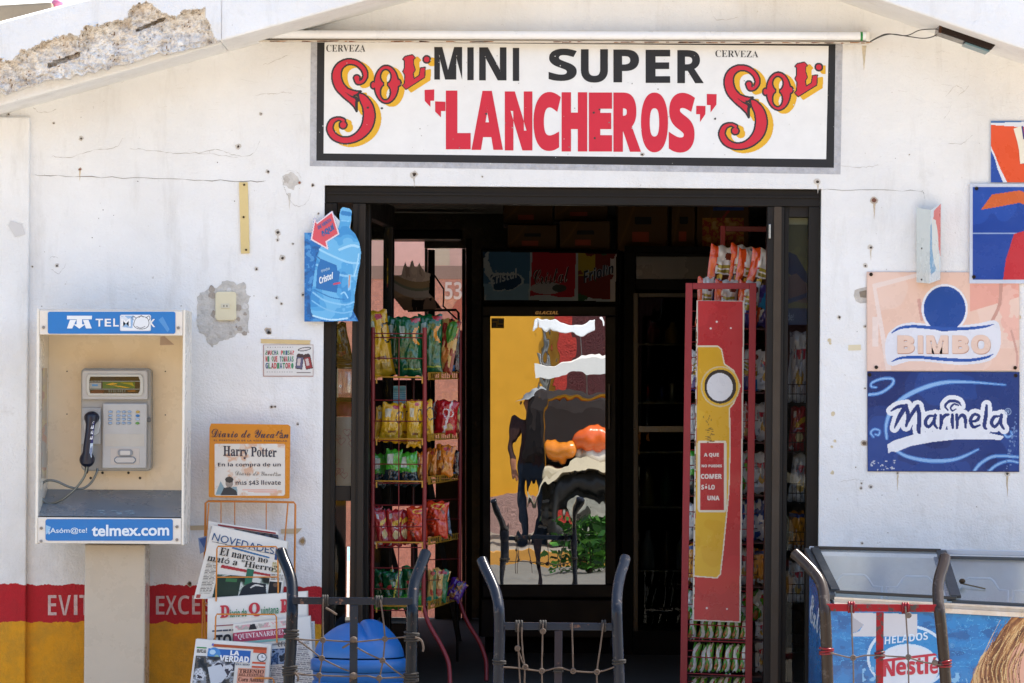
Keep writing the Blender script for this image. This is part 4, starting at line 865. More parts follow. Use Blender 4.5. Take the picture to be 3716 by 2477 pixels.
r.stroke([(3632, 1010, 12), (3628, 1100, 12), (3600, 1165, 12)], '#c9998a', None, 4); r.stroke([(3335, 1090, 14), (3345, 1160, 10)], '#cfa093', None, 4); r.stroke([(3670, 1200, 8), (3690, 1280, 8), (3690, 1330, 8)], '#d0a193', None, 4)
ban = [(3232, 1216), (3260, 1192), (3310, 1180), (3400, 1190), (3480, 1192), (3560, 1182), (3605, 1172), (3618, 1190), (3622, 1240), (3605, 1285), (3560, 1306), (3470, 1312), (3380, 1302), (3300, 1298), (3240, 1316), (3226, 1300), (3222, 1250)]
r.stroke([(x, y, 22) for x, y in ban + ban[:1]], '#dfe0e6', None, 2); r.poly(ban, '#dfe0e6')
r.ell(3428, 1120, 84, 90, '#e3e4ea'); r.ell(3428, 1120, 76, 82, '#1c4a94')
r.stroke([(3236, 1208, 3), (3265, 1190, 9), (3320, 1184, 11), (3420, 1192, 12), (3500, 1192, 11), (3570, 1185, 9), (3606, 1176, 2)], '#2a57a4'); r.stroke([(3236, 1312, 3), (3270, 1298, 9), (3340, 1296, 11), (3440, 1304, 12), (3520, 1306, 11), (3580, 1296, 9), (3604, 1284, 2)], '#2a57a4')
def ex(m, pj):
    for k, (ch, b) in enumerate([('B', (3256, 1216, 3318, 1281)), ('I', (3330, 1216, 3349, 1281)), ('M', (3361, 1216, 3440, 1281)), ('B', (3455, 1216, 3515, 1281)), ('O', (3524, 1214, 3594, 1283))]):
        m.text(ch, (b[0] + 2, b[1] + 3, b[2] + 2, b[3] + 3), pj, .0008, '#c49a88', 'sheet_sign', 'sans', .05); m.text(ch, b, pj, .0014, '#e5c8b6', 'sheet_sign', 'sans', .04)
board('bakery_sign', 'faded peach bakery sign with pale block capitals on a white banner and blue disc', 'sign', [(3145, 985), (3700, 988), (3700, 1346), (3145, 1346)], .008, '#dcc0b0', r, ex, [(3161, 995), (3180, 1332), (3684, 1334)])
r = Ras(3150, 1350, 3697, 1708, 2.2, '#1b3a78'); n = fbm(r.X, r.Y, 200, 14, 3); r.fill(n > .56, '#1f4488'); r.fill(n < .4, '#17316a')
for pts in [[(3218, 1590, 6), (3216, 1540, 9), (3240, 1480, 12), (3300, 1430, 13), (3400, 1392, 12), (3500, 1385, 7), (3648, 1396, 2)], [(3235, 1622, 5), (3290, 1655, 9), (3380, 1672, 11), (3470, 1665, 9), (3550, 1630, 3)], [(3150, 1432, 7), (3195, 1425, 7), (3235, 1398, 7), (3240, 1375, 6), (3200, 1374, 6), (3165, 1388, 5), (3162, 1402, 4), (3180, 1405, 3)], [(3536, 1708, 8), (3560, 1680, 8), (3610, 1655, 8), (3697, 1658, 6)], [(3590, 1708, 7), (3620, 1685, 7), (3660, 1672, 6), (3697, 1678, 5)], [(3170, 1585, 3), (3160, 1570, 5), (3172, 1557, 5), (3192, 1562, 4), (3188, 1578, 4), (3176, 1575, 3)], [(3655, 1560, 3), (3645, 1572, 5), (3655, 1585, 5), (3672, 1578, 4), (3668, 1566, 3)]]:
    r.fill(r.dist(pts) <= 3.5, '#3f74ba'); r.fill(r.dist(pts) <= 0, '#8ab4df')
for k in range(60):
    x = rnd.uniform(3640, 3690); y = 1500 + (3690 - x) * 5 + rnd.uniform(-30, 80); r.ell(x, y, rnd.uniform(1.5, 4), rnd.uniform(1.5, 5), '#6a86b4')
for k in range(24): r.ell(rnd.uniform(3155, 3260), rnd.uniform(1670, 1705), rnd.uniform(1.5, 5), rnd.uniform(1.5, 3), '#b9bfca')
ul = [(3225, 1640), (3222, 1612), (3245, 1598), (3330, 1575), (3430, 1562), (3540, 1563), (3640, 1582), (3630, 1592), (3560, 1590), (3470, 1590), (3380, 1598), (3300, 1615), (3250, 1636)]
mk = r.poly(ul, None, False); r.fill(mk, '#e4e6ea'); r.stroke([(x + rnd.uniform(-3, 3), y + rnd.uniform(-3, 3), 7) for x, y in ul], '#e4e6ea', None, 1)
brush = [  # hand-brushed lettering, one stroke list per letter
 [(3246, 1552, 5), (3262, 1515, 15), (3284, 1478, 17), (3290, 1470, 12)], [(3234, 1490, 6), (3258, 1476, 12), (3288, 1472, 14)], [(3288, 1474, 14), (3296, 1510, 15), (3288, 1545, 9)], [(3290, 1540, 8), (3310, 1500, 13), (3330, 1474, 15)], [(3330, 1474, 14), (3336, 1510, 16), (3334, 1560, 15), (3338, 1572, 6)],
 [(3388, 1508, 6), (3368, 1512, 12), (3358, 1534, 13), (3370, 1548, 11), (3386, 1530, 10), (3394, 1508, 11)], [(3394, 1506, 12), (3390, 1535, 12), (3400, 1552, 8)],
 [(3414, 1506, 10), (3416, 1530, 13), (3412, 1554, 9)], [(3416, 1526, 8), (3428, 1508, 12), (3442, 1504, 9)],
 [(3456, 1504, 10), (3456, 1530, 13), (3458, 1552, 8)],
 [(3472, 1504, 10), (3474, 1530, 13), (3472, 1552, 9)], [(3474, 1524, 8), (3490, 1506, 12), (3502, 1516, 13), (3504, 1550, 9)],
 [(3522, 1530, 8), (3546, 1524, 11), (3552, 1508, 11), (3534, 1504, 11), (3522, 1524, 13), (3532, 1548, 12), (3556, 1542, 6)],
 [(3580, 1470, 8), (3578, 1505, 14), (3572, 1545, 13), (3580, 1556, 6)],
 [(3628, 1510, 6), (3608, 1512, 12), (3598, 1534, 13), (3610, 1548, 11), (3626, 1530, 10), (3634, 1508, 11)], [(3634, 1506, 12), (3632, 1536, 12), (3644, 1556, 7)]]
sw = [[(3440, 1488, 6), (3430, 1472, 9), (3448, 1454, 11), (3476, 1458, 10), (3488, 1472, 3)], [(3478, 1470, 6), (3462, 1466, 7), (3450, 1478, 7), (3456, 1490, 6), (3468, 1484, 4)]]
dm = np.full(r.a.shape, 1e9)
for s_ in brush + sw: dm = np.minimum(dm, r.dist(s_, 6))
r.fill(dm <= 15, '#e4e6ea'); r.fill(mk, '#e4e6ea'); r.fill(dm <= 0, '#1b3470')
def ex(m, pj): m.text('®', (3646, 1480, 3670, 1506), pj, .0012, '#9fb6d6', 'sheet_sign')
board('cake_sign', 'navy blue cake sign with pale swirls and white brush lettering', 'sign', [(3147, 1347), (3700, 1349), (3699, 1712), (3148, 1710)], .006, '#17306a', r, ex, [(3156, 1359), (3686, 1362)])
r = Ras(3530, 678, 3990, 1014, 2.4, '#21489a'); n = fbm(r.X, r.Y, 150, 3, 3); r.fill(n > .55, '#2650a6'); r.rect(3530, 843, 3990, 848, '#8fa6cc'); r.poly([(3680, 848), (3740, 830), (3800, 900), (3990, 880), (3990, 1014), (3640, 1014), (3650, 940)], '#c2343c'); r.poly([(3560, 760), (3600, 705), (3700, 690), (3800, 730), (3790, 770), (3700, 735), (3620, 750)], '#cf6534'); r.poly([(3720, 690), (3990, 690), (3990, 760), (3820, 745)], '#cf6534')
board('ice_cream_sign', 'blue metal sign with white rim and orange and red shapes, above the peach sign', 'sign', [(3520, 665), (4005, 668), (4005, 1028), (3518, 1028)], .014, '#c9d0de', r, None, [(3544, 683), (3534, 1004)])
r = Ras(3596, 438, 3990, 661, 2.4, '#e2562c'); r.fill(r.Y < 452 + 8 * np.sin((r.X - 3596) / 90), '#dfe3ea'); r.fill(r.Y < 446 - (r.X - 3596) * .04, '#3e6ea8')
r.poly([(3596, 530), (3610, 560), (3625, 600), (3655, 661), (3596, 661)], '#dfe3ea'); r.poly([(3596, 545), (3612, 580), (3620, 612), (3640, 661), (3596, 661)], '#2a51a4')
def ex(m, pj):
    for off, c, o in ((6, '#35307e', .0008), (0, '#e9e4d2', .0014)):
        m.poly([(3678 + off, 466), (3706 + off, 456), (3726 + off, 590), (3702 + off, 594), (3698 + off, 545), (3692 + off, 515)], pj, o, c); m.poly([(3712 + off, 505), (3790 + off, 495), (3790 + off, 520), (3716 + off, 530)], pj, o + .0003, c); m.poly([(3775 + off, 455), (3800 + off, 450), (3812 + off, 590), (3788 + off, 590)], pj, o + .0004, c)
board('orange_sign', 'bright orange and blue ice cream sign with white slanted capital, cut off by the edge', 'sign', [(3594, 436), (3995, 438), (3995, 662), (3592, 662)], .006, '#b9c0cc', r, ex)
t = thing('flag_sign', 'small folded sign sticking out of the wall edge-on beside the peach sign', 'sign', P(3372, 1030, -.1))
m = MB(); A0, A1, B0, B1, C0, C1 = P(3326, 752, -.02), P(3326, 1024, -.02), P(3378, 762, -.13), P(3372, 1028, -.13), P(3414, 738, -.02), P(3412, 1014, -.02)
def sheet(a, b, c, d, th=.002): m.slab([a, b, c, d], th, '#d2d8d4', 'sheet_sign')
sheet(A0, B0, B1, A1); sheet(B0, C0, C1, B1); m.build('board', t)
m = MB(); r = Ras(0, 0, 40, 280, 2, '#c5d3da'); r.poly([(0, 60), (14, 40), (30, 80), (34, 180), (22, 240), (6, 250), (0, 200)], '#6f9fc0'); r.poly([(12, 10), (40, 0), (40, 200), (30, 140), (26, 80), (10, 60)], '#d0625c'); r.stroke([(14, 90, 4), (20, 150, 3), (12, 220, 4)], '#a8c2d4')
r.emit(m, lambda x, y, o: B0.lerp(C0, x / 40).lerp(B1.lerp(C1, x / 40), y / 280) + Vector((0, -.001 - o, 0)), 0, 'sheet_sign'); m.build('print', t)
m = MB()
for x, y in [(3345, 898), (3336, 1012)]: m.tube([A0.lerp(B0, .4).lerp(A1.lerp(B1, .4), (y - 752) / 272) + Vector((0, -.001, 0)), A0.lerp(B0, .4).lerp(A1.lerp(B1, .4), (y - 752) / 272) + Vector((0, -.006, 0))], .004, '#5a5c58', 'metal', 8)
m.build('rivet', t)
# ---------------------------------------------------------------- newspapers
def orb(x, y): return -.30 + (y - 1880) * (-.00022)
t = thing('newspaper_rack', 'orange wire newspaper rack with an orange and white notice board on top', 'newspaper rack', P(905, 2500, -.2)); t.location.z = 0
ORG = '#c8791c'
m = MB()
def wire(pts, Y, r=.0042, col=ORG, mb=None):
    (mb or m).tube([P(x, y, Y if not callable(Y) else Y(x, y)) for x, y in pts], r, col, 'enamel', 6)
wire([(752, 2480), (740, 2180), (746, 1825), (756, 1818), (905, 1819), (1066, 1822), (1072, 1830), (1068, 2180), (1055, 2480)], -.10, .0048)
wire([(752, 2800), (752, 2480)], -.10, .0048); wire([(1055, 2480), (1058, 2800)], -.10, .0048)
for x in (802, 852, 966): wire([(x, 1820), (x, 2480)], -.102, .0022)
wire([(758, 1826), (745, 2000), (736, 2185), (730, 2480)], lambda x, y: -.11 - (y - 1826) * .0002, .0034); wire([(1045, 1826), (1030, 2000), (1022, 2200)], lambda x, y: -.11 - (y - 1826) * .0002, .0034)
for yy in (2190, 2400): wire([(736, yy), (900, yy + 3), (1062, yy + 4)], -.105, .0034)
m.build('wire_frame', t)
for nm, top, bot, x0, x1, Yh in [('holder', 1982, 2180, 787, 1008, -.325), ('holder', 2228, 2330, 783, 1003, -.385), ('holder', 2459, 2640, 772, 994, -.44)]:
    m = MB(); wire(spline([(x0 - 3, bot), (x0, top + 10), (x0 + 4, top), (x1 - 6, top + 1), (x1, top + 10), (x1 + 2, bot)], 1), Yh, .0034)
    if top == 1982: wire([(x0, 2094), (x1, 2093)], Yh - .003, .0028)
    wire([(x0 - 3, bot), (x0 - 3, bot + 4)], -.1, .003); m.tube([P(x0 - 3, bot, Yh), P(x0 - 3, bot, -.1)], .003, ORG, 'enamel', 5); m.tube([P(x1 + 2, bot, Yh), P(x1 + 2, bot, -.1)], .003, ORG, 'enamel', 5)
    m.build(nm, t)
bd = MB(); YN = -.125
bd.slab([P(x, y, YN) for x, y in [(766, 1536), (1046, 1540), (1054, 1547), (1051, 1806), (1044, 1809), (760, 1804), (757, 1797), (760, 1552)]], .004, '#c77d22', 'sheet_sign', .001); bo = bd.build('notice_board', t)
m = MB(); pj = plane(YN - .0012); r = Ras(777, 1608, 1036, 1800, 1.8); r.rrect(778, 1609, 1034, 1798, 8, '#d9d3c9'); nz = fbm(r.X, r.Y, 26, 4, 4); mk = r.a >= 0
r.fill(mk & (nz > .62), '#d5c3b2'); r.fill(mk & (nz > .69), '#cfa98e')
for k in range(26): r.lines(880 + k % 3 * 20, 1775 + (k % 3) * 5, 1005, 1778 + (k % 3) * 5, '#d7a394', 9, 3, k)
r.ell(832, 1752, 14, 17, '#8f857c'); r.poly([(782, 1795), (800, 1745), (815, 1770), (860, 1765), (862, 1795)], '#7f9aa3'); r.poly([(800, 1796), (812, 1770), (835, 1766), (858, 1780), (862, 1796)], '#2c3136'); r.ell(832, 1740, 15, 11, '#33302f')
r.emit(m, pj, 0)
DK = '#2c2c3c'
m.text('Diario de Yucatán', ((768, 1554), (1047, 1560), (1047, 1590), (768, 1586)), pj, .001, '#33263c', 'print', 'script', .004); m.text('EL PERIÓDICO DE LA VIDA PENINSULAR', ((776, 1593), (1042, 1596), (1042, 1602), (776, 1600)), pj, .001, '#3f3340', 'print', 'sans', 0, 0, 1.2)
m.text('Harry Potter', ((810, 1617), (1004, 1624), (1004, 1668), (810, 1664)), pj, .001, DK, 'print', 'serif', .01)
m.text('En la compra de un', (791, 1678, 1019, 1696), pj, .001, DK, 'print', 'sans', .0); m.text('Diario de Yucatán', ((854, 1707), (1019, 1711), (1019, 1727), (854, 1724)), pj, .001, '#77726c', 'print', 'script'); m.text('más $43 llévate', (855, 1742, 1019, 1761), pj, .001, DK, 'print', 'sans', .0)
m.build('notice_print', bo)
def paper(label, quad, Yf, paint, texts, thick=.018, layers=3, cat='newspaper'):
    "a folded newspaper: quad of four photograph corners, TL TR BR BL; stands leaning in the rack"
    t = thing('newspaper', label, cat, P(quad[3][0], quad[3][1], Yf), 'newspapers in the wire rack')
    def loc(u, v, o=0.0):
        x, y = lerpq(quad, u, v); bow = .008 * math.sin(u * 3.1) + .006 * math.sin(v * 4 + u * 2)
        return P(x, y, Yf - .02 * v - bow - o)
    m = MB()
    nu, nv = 14, 10
    for L in range(layers):
        d = -thick * L / max(1, layers - 1) if layers > 1 else 0; e = .012 * L
        m.grid(lambda u, v: loc(u + e * (1 if L % 2 else .6), v - e * .4, d - .0012), nu, nv, lambda u, v: C('#cfcabf' if L else '#dbd8d0'), 'paper', True, True)
    for side in (0, 1):   # folded edge
        u0 = float(side); m.grid(lambda u, v: loc(u0, v, -.0012 - thick * u), 2, nv, lambda u, v: C('#c4beb2'), 'paper', False, side == 0)
    m.grid(lambda u, v: loc(u, 0, -.0012 - thick * v), nu, 2, lambda u, v: C('#c9c3b7'), 'paper', False)
    m.build('sheets', t)
    m = MB(); r = Ras(0, 0, 300, 300 * (quad[3][1] - quad[0][1]) / (quad[1][0] - quad[0][0]), 1.6); H = r.ny * r.dy; paint(r, H)
    pj = lambda x, y, o: loc(x / 300, y / H, .0006 + o); r.emit(m, pj, 0, 'paper', 10)
    for a in texts(H): m.text(a[0], a[1], pj, .0016, a[2], 'paper', *a[3:])
    m.build('front_page', t); return t
# behind the first
def p0(r, H): r.rect(40, 6, 290, 14, '#8c3a3c'); r.photo(110, 16, 300, 60, ['#3b4a68', '#55504c', '#262a33'], 18, 3); r.lines(10, 20, 100, H, '#77746f')
paper('grey folded newspaper peeping out behind the blue headline one', [(758, 1891), (1008, 1928), (1025, 2080), (745, 2060)], -.235, p0, lambda H: [], .012, 2)
def p1(r, H):
    r.poly([(15, 62), (300, 76), (300, 77.5), (15, 64)], '#55565a'); r.poly([(94, 70), (240, 90), (240, 97), (94, 78)], '#3f719f'); r.rect(258, 40, 300, 100, '#27497a'); r.ell(280, 62, 14, 14, '#8fa6c4'); r.ell(280, 62, 7, 7, '#27497a')
    r.poly([(70, 150), (252, 172), (252, 182), (68, 163)], '#a23338'); r.photo(62, 190, 250, H, ['#1d2420', '#2f3d33', '#4a5a4e', '#7d8d86', '#b9c1bb', '#c8cdc8'], 34, 11); r.poly([(66, 205), (110, 190), (150, 208), (150, H), (62, H)], '#22362c'); r.poly([(165, 155), (190, 158), (190, 215), (165, 230)], '#2e6a52'); r.rect(95, 205, 135, 220, '#3b7048'); r.poly([(160, 240), (190, 215), (240, 220), (250, H), (150, H)], '#1d242c'); r.stroke([(190, 240, 6), (205, 228, 8), (230, 232, 5)], '#c9c9c4')
    r.lines(14, 138, 56, H - 22, '#77746f', 6, 2.4, 2); r.photo(253, 110, 288, 160, ['#c3bb9a', '#a89f78', '#d5cfb8', '#7d7860'], 16, 5); r.lines(256, 170, 298, 200, '#55524e', 6, 2.4, 9); r.rect(252, 206, 296, H, '#1d1c1c'); r.ell(274, 222, 8, 10, '#5c4a3c'); r.rect(6, H - 18, 20, H - 4, '#a24a44')
paper('newspaper with tall blue capitals over a headline about Hierro, high in the rack', [(771, 1905), (1043, 1965), (1020, 2175), (703, 2172)], -.272, p1,
      lambda H: [('NOVEDADES', ((13, 28), (252, 42), (254, 74), (11, 58)), '#1f4c79', 'plain', .0), ('El narco no', ((52, 80), (235, 92), (235, 122), (52, 112)), '#2a2826', 'serif', .0), ('mató a "Hierro"', ((14, 112), (272, 128), (272, 158), (12, 140)), '#2a2826', 'serif', .0)])
def p2(r, H):
    r.rect(20, 84, 300, 86.5, '#8a4a58'); r.lines(14, 97, 300, 105, '#4a4e5c', 12, 5, 7); r.lines(14, 170, 150, H, '#77767a', 7, 2.6, 3); r.lines(160, 120, 300, H, '#8c8a8a', 7, 2.6, 5)
paper('newspaper with green and red masthead and big black headline, middle of the rack', [(754, 2171), (1113, 2146), (1116, 2400), (751, 2420)], -.32, p2,
      lambda H: [('D', (38, 24, 66, 62), '#b5323c', 'serif', .03), ('iario de', (68, 38, 118, 62), '#2e7d52', 'sans', 0), ('Q', (124, 22, 158, 64), '#b5323c', 'serif', .03), ('uintana', (162, 36, 214, 60), '#2e7d52', 'sans', 0), ('R', (220, 18, 248, 58), '#b5323c', 'serif', .03), ('oo', (251, 36, 272, 56), '#2e7d52', 'sans', 0), ('¡TOMA POR', (18, 112, 215, 156), '#22242c', 'sans', .02), ('TODO', (230, 104, 298, 140), '#3d4f70', 'sans', .0)])
def p3(r, H):
    r.photo(8, 6, 230, 24, ['#cfc9c0', '#a9a49c', '#cf9ea0', '#d9d4ca'], 26, 3); r.poly([(60, 28), (66, 8), (84, 6), (92, 28)], '#26262a'); r.rect(0, 33, 232, 70, '#a83c56'); r.rect(0, 72, 232, 80, '#7fb0a8'); r.rect(120, 90, 230, 96, '#8c8a8a'); r.photo(120, 110, 200, 170, ['#4a6a94', '#2f4a6e', '#8a9cb4', '#26303c'], 30, 8); r.lines(205, 86, 290, H, '#77757a', 7, 2.6, 4); r.photo(205, 80, 240, 105, ['#7a4a3c', '#2a2422', '#b98a74'], 14, 2); r.lines(110, 176, 200, H, '#77757a', 7, 2.6, 6); r.lines(10, 90, 110, H, '#8a888a', 7, 2.6, 16)
paper('newspaper with a crimson masthead band, behind the left handle of the hand truck', [(846, 2265), (1124, 2236), (1142, 2480), (850, 2500)], -.355, p3,
      lambda H: [('QUINTANARROENSE', ((18, 40), (228, 38), (228, 62), (18, 64)), '#e6d4d6', 'serif', .0), ('EL', (6, 38, 16, 46), '#e6d4d6', 'sans'), ('era', (170, 84, 205, 104), '#55524e', 'serif', -.01)])
def p4(r, H):
    r.rect(70, 14, 284, 25, '#a8502e'); r.rect(66, 13, 74, 22, '#6a6aa8'); r.rect(54, 34, 222, 84, '#2f62a8'); r.ell(78, 56, 26, 27, '#4a86c0'); r.ell(72, 48, 12, 10, '#b3cfdf'); r.ell(90, 66, 9, 8, '#8fb09a'); r.rect(54, 84, 110, 94, '#2f62a8'); r.rect(232, 26, 284, 40, '#cf5a3c'); r.rect(232, 78, 284, 86, '#cf5a3c'); r.ell(268, 58, 19, 19, '#3c4450'); r.ell(268, 58, 15, 15, '#dfe0e0'); r.stroke([(268, 58, 2), (276, 58, 2)], '#26262a'); r.stroke([(268, 58, 2), (268, 48, 2)], '#26262a')
    r.rect(232, 96, 284, 104, '#cf5a3c'); r.rect(8, 30, 46, 36, '#3f8a52'); r.lines(10, 40, 46, 52, '#4a4a4a', 5, 3, 4); r.photo(8, 66, 165, H, ['#23272b', '#31373d', '#55504a', '#8d9298', '#c9ccd0', '#3d3a44'], 34, 21); r.poly([(60, 110), (110, 96), (140, 140), (120, 170), (80, 180)], '#c5cad0'); r.rect(178, 108, 284, H, '#d99a80'); r.rect(180, 140, 284, 143, '#a9745c'); r.rect(284, 10, 286, H, '#c9c4ba')
paper('front newspaper with a blue masthead, globe and clock picture, lowest in the rack', [(711, 2318), (984, 2338), (966, 2560), (680, 2560)], -.43, p4,
      lambda H: [('LA', (142, 36, 178, 56), '#e6e6e6', 'sans', .03), ('VERDAD', (102, 58, 218, 84), '#e6e6e6', 'sans', .03), ('DE QUINTANA ROO', (104, 88, 222, 98), '#3d4a60', 'serif'), ('TRIENIO', (184, 112, 280, 128), '#4a2c22', 'serif'), ('DEL FESTIVAL', (184, 130, 280, 140), '#5c3a2c', 'serif'), ('Cora Amalia', (184, 146, 282, 164), '#4a2c22', 'serif')])
def p5(r, H): r.lines(10, 10, 290, H, '#8a8884', 7, 2.6, 30)
paper('pale newspaper stack edge behind the crimson banded one', [(1000, 2262), (1140, 2256), (1146, 2520), (1000, 2520)], -.30, p5, lambda H: [], .03, 3)
m = MB(); m.poly([(719, 1952), (750, 1944), (742, 2000), (726, 2010)], plane(-.2), 0, '#7f93b8', 'paper'); m.poly([(722, 1956), (748, 1949), (741, 1990)], plane(-.2), .001, '#3d5a94', 'paper'); tag(m.build('paper_scrap'), 'blue corner of a folded supplement beside the top newspaper', 'scrap')
# ---------------------------------------------------------------- snack bags
def ink(*rules):
    def f(u, v):
        for test, c in rules:
            if test is None or test(u, v): return C(c)
    return f
def rc(u0, u1, v0, v1): return lambda u, v: u0 <= u <= u1 and v0 <= v <= v1
def el(cu, cv, ru, rv): return lambda u, v: ((u - cu) / ru) ** 2 + ((v - cv) / rv) ** 2 <= 1
def rg_(cu, cv, ru, rv, t): return lambda u, v: 1 - t <= ((u - cu) / ru) ** 2 + ((v - cv) / rv) ** 2 <= 1
def st(a, b, w_): return lambda u, v: abs(u - a - b * (v - .5)) < w_
def ns(seed, th): return lambda u, v: vnoise(u * 10, v * 16, 2.2, seed) > th
STY = {
 'yellow': ink((rc(-1, 1, .965, 1), '#c99a1a'), (el(.25, .9, .3, .05), '#b5262e'), (rc(-.75, -.2, .64, .82), '#c9c3a8'), (rg_(.75, .66, .42, .16, .4), '#2b2a1c'), (rc(-.3, .5, .26, .30), '#8b5a1c'), (rc(-.5, .4, .12, .2), '#b88d18'), (None, '#dba91c')),
 'green': ink((rc(-1, 1, .97, 1), '#0d4a28'), (el(.6, .95, .4, .05), '#a02c30'), (lambda u, v: el(.85, .68, .55, .14)(u, v) and not el(1.15, .68, .55, .13)(u, v), '#d98e2a'), (rc(-.75, -.35, .7, .86), '#9fb0a4'), (rc(-.5, .9, .1, .15), '#8f9c2a'), (el(.2, .5, .2, .05), '#2d6b36'), (None, '#0f5730')),
 'redgreen': ink((el(.3, .78, .55, .2), '#3f7d2c'), (ns(3, .66), '#c9a25a'), (el(0, .3, .4, .16), '#c77a3a'), (rc(-1, -.55, 0, 1), '#a32a2c'), (None, '#8c3324')),
 'dark': ink((ns(4, .7), '#6d5a5e'), (el(0, .6, .5, .2), '#b5552c'), (rc(-.6, .4, .02, .14), '#1f5d93'), (None, '#23191c')),
 'redscript': ink((st(.1, .5, .1), '#d9c9c4'), (rg_(.1, .62, .55, .14, .35), '#dcc9c6'), (el(.2, .2, .5, .1), '#b98d4c'), (rc(-1, 1, .96, 1), '#7d161b'), (None, '#b3181f')),
 'lime': ink((rc(-1, 1, 0, .42), '#1b2a30'), (rc(-.8, -.1, .55, .85), '#c3cec4'), (el(.3, .2, .4, .1), '#4f6a80'), (el(.35, .8, .4, .1), '#57b83a'), (None, '#44a62e')),
 'orange': ink((ns(6, .7), '#8c4a1e'), (el(.2, .85, .35, .07), '#b5262e'), (rc(-.8, -.4, .5, .8), '#cdbfa8'), (el(0, .3, .6, .16), '#e0a050'), (None, '#d17a1f')),
 'redchip': ink((rc(-.7, -.3, .74, .9), '#d3c9c6'), (el(.25, .32, .5, .12), '#d8bf84'), (lambda u, v: abs(v - .62 - u * .12) < .06 and -.3 < u < .9, '#d8a92c'), (rc(-.1, .6, .5, .54), '#b9c0cc'), (el(-.6, .06, .3, .04), '#d9d4d4'), (None, '#a81d26')),
 'orangered': ink((rg_(.1, .88, .6, .07, .5), '#e2b23a'), (ns(8, .74), '#7d2a18'), (lambda u, v: u < -.35 and int(v * 24) % 2 == 0 and .3 < v < .75, '#8f3a1c'), (None, '#cf3a1d')),
 'navy': ink((ns(9, .66), '#7d8ea6'), (None, '#24344c')),
 'leafy': ink((rc(-1, 1, 0, .34), '#3f9430'), (st(.2, 1.2, .08), '#b7b43a'), (el(-.3, .62, .25, .06), '#b03436'), (rc(.1, .4, .6, .72), '#a9b8ac'), (ns(11, .72), '#1f7a48'), (None, '#0d4a26')),
 'tan': ink((el(.2, .9, .5, .06), '#a8353a'), (st(.7, -.3, .3), '#1f6a3c'), (rc(-1, .2, .06, .16), '#4aa586'), (el(.2, .3, .5, .1), '#b03c2c'), (None, '#d9ab62')),
 'purple': ink((ns(12, .68), '#8a5a34'), (el(.3, .7, .4, .2), '#1b1420'), (None, '#4a2378')),
 'wo': ink((st(-.95, .25, .42), '#d9501e'), (rc(-1, 1, .955, 1), '#d9d6d2'), (rc(-.35, .75, .62, .67), '#a9993f'), (rc(-.35, .8, .53, .58), '#8f7f33'), (el(-.45, .66, .12, .02), '#b92a2a'), (el(.5, .82, .35, .08), '#6b3020'), (lambda u, v: v < .5 and v > .38 and ns(13, .45)(u, v), '#4a3020'), (rc(-1, 1, .38, .5), '#d3b03c'), (lambda u, v: v < .38 and u > -.3 + (v - .3) * 2 and u < .3 + v, '#4a3f86'), (lambda u, v: v < .3 and u > 0, '#2f87bf'), (None, '#d9d7d4')),
 'white': ink((ns(14, .7), '#8b8f98'), (rc(-.6, .6, .6, .75), '#b9364a'), (el(.1, .35, .4, .12), '#caa24a'), (None, '#cfcfd2')),
 'bluewhite': ink((ns(15, .6), '#27458a'), (el(0, .6, .5, .15), '#d9dadf'), (None, '#bfc3cc')),
 'gold': ink((ns(16, .72), '#7d4a1a'), (rc(-1, 1, 0, .14), '#c9c9c9'), (rc(-1, 1, .82, .95), '#1f3a7a'), (None, '#d08a1f')),
 'bar': ink((lambda u, v: abs(u - .5 * math.sin(v * 7)) < .42, '#d3d6d2'), (el(-.1, .75, .5, .06), '#b3303a'), (lambda u, v: u > 0, '#5da52c'), (ns(17, .6), '#a5642a'), (None, '#3f8f2a')),
 'darkmix': ink((el(-.2, .7, .3, .2), '#b59c2a'), (rc(-.6, .3, .2, .3), '#8c2430'), (None, '#10241a')),
}
BAGS = []
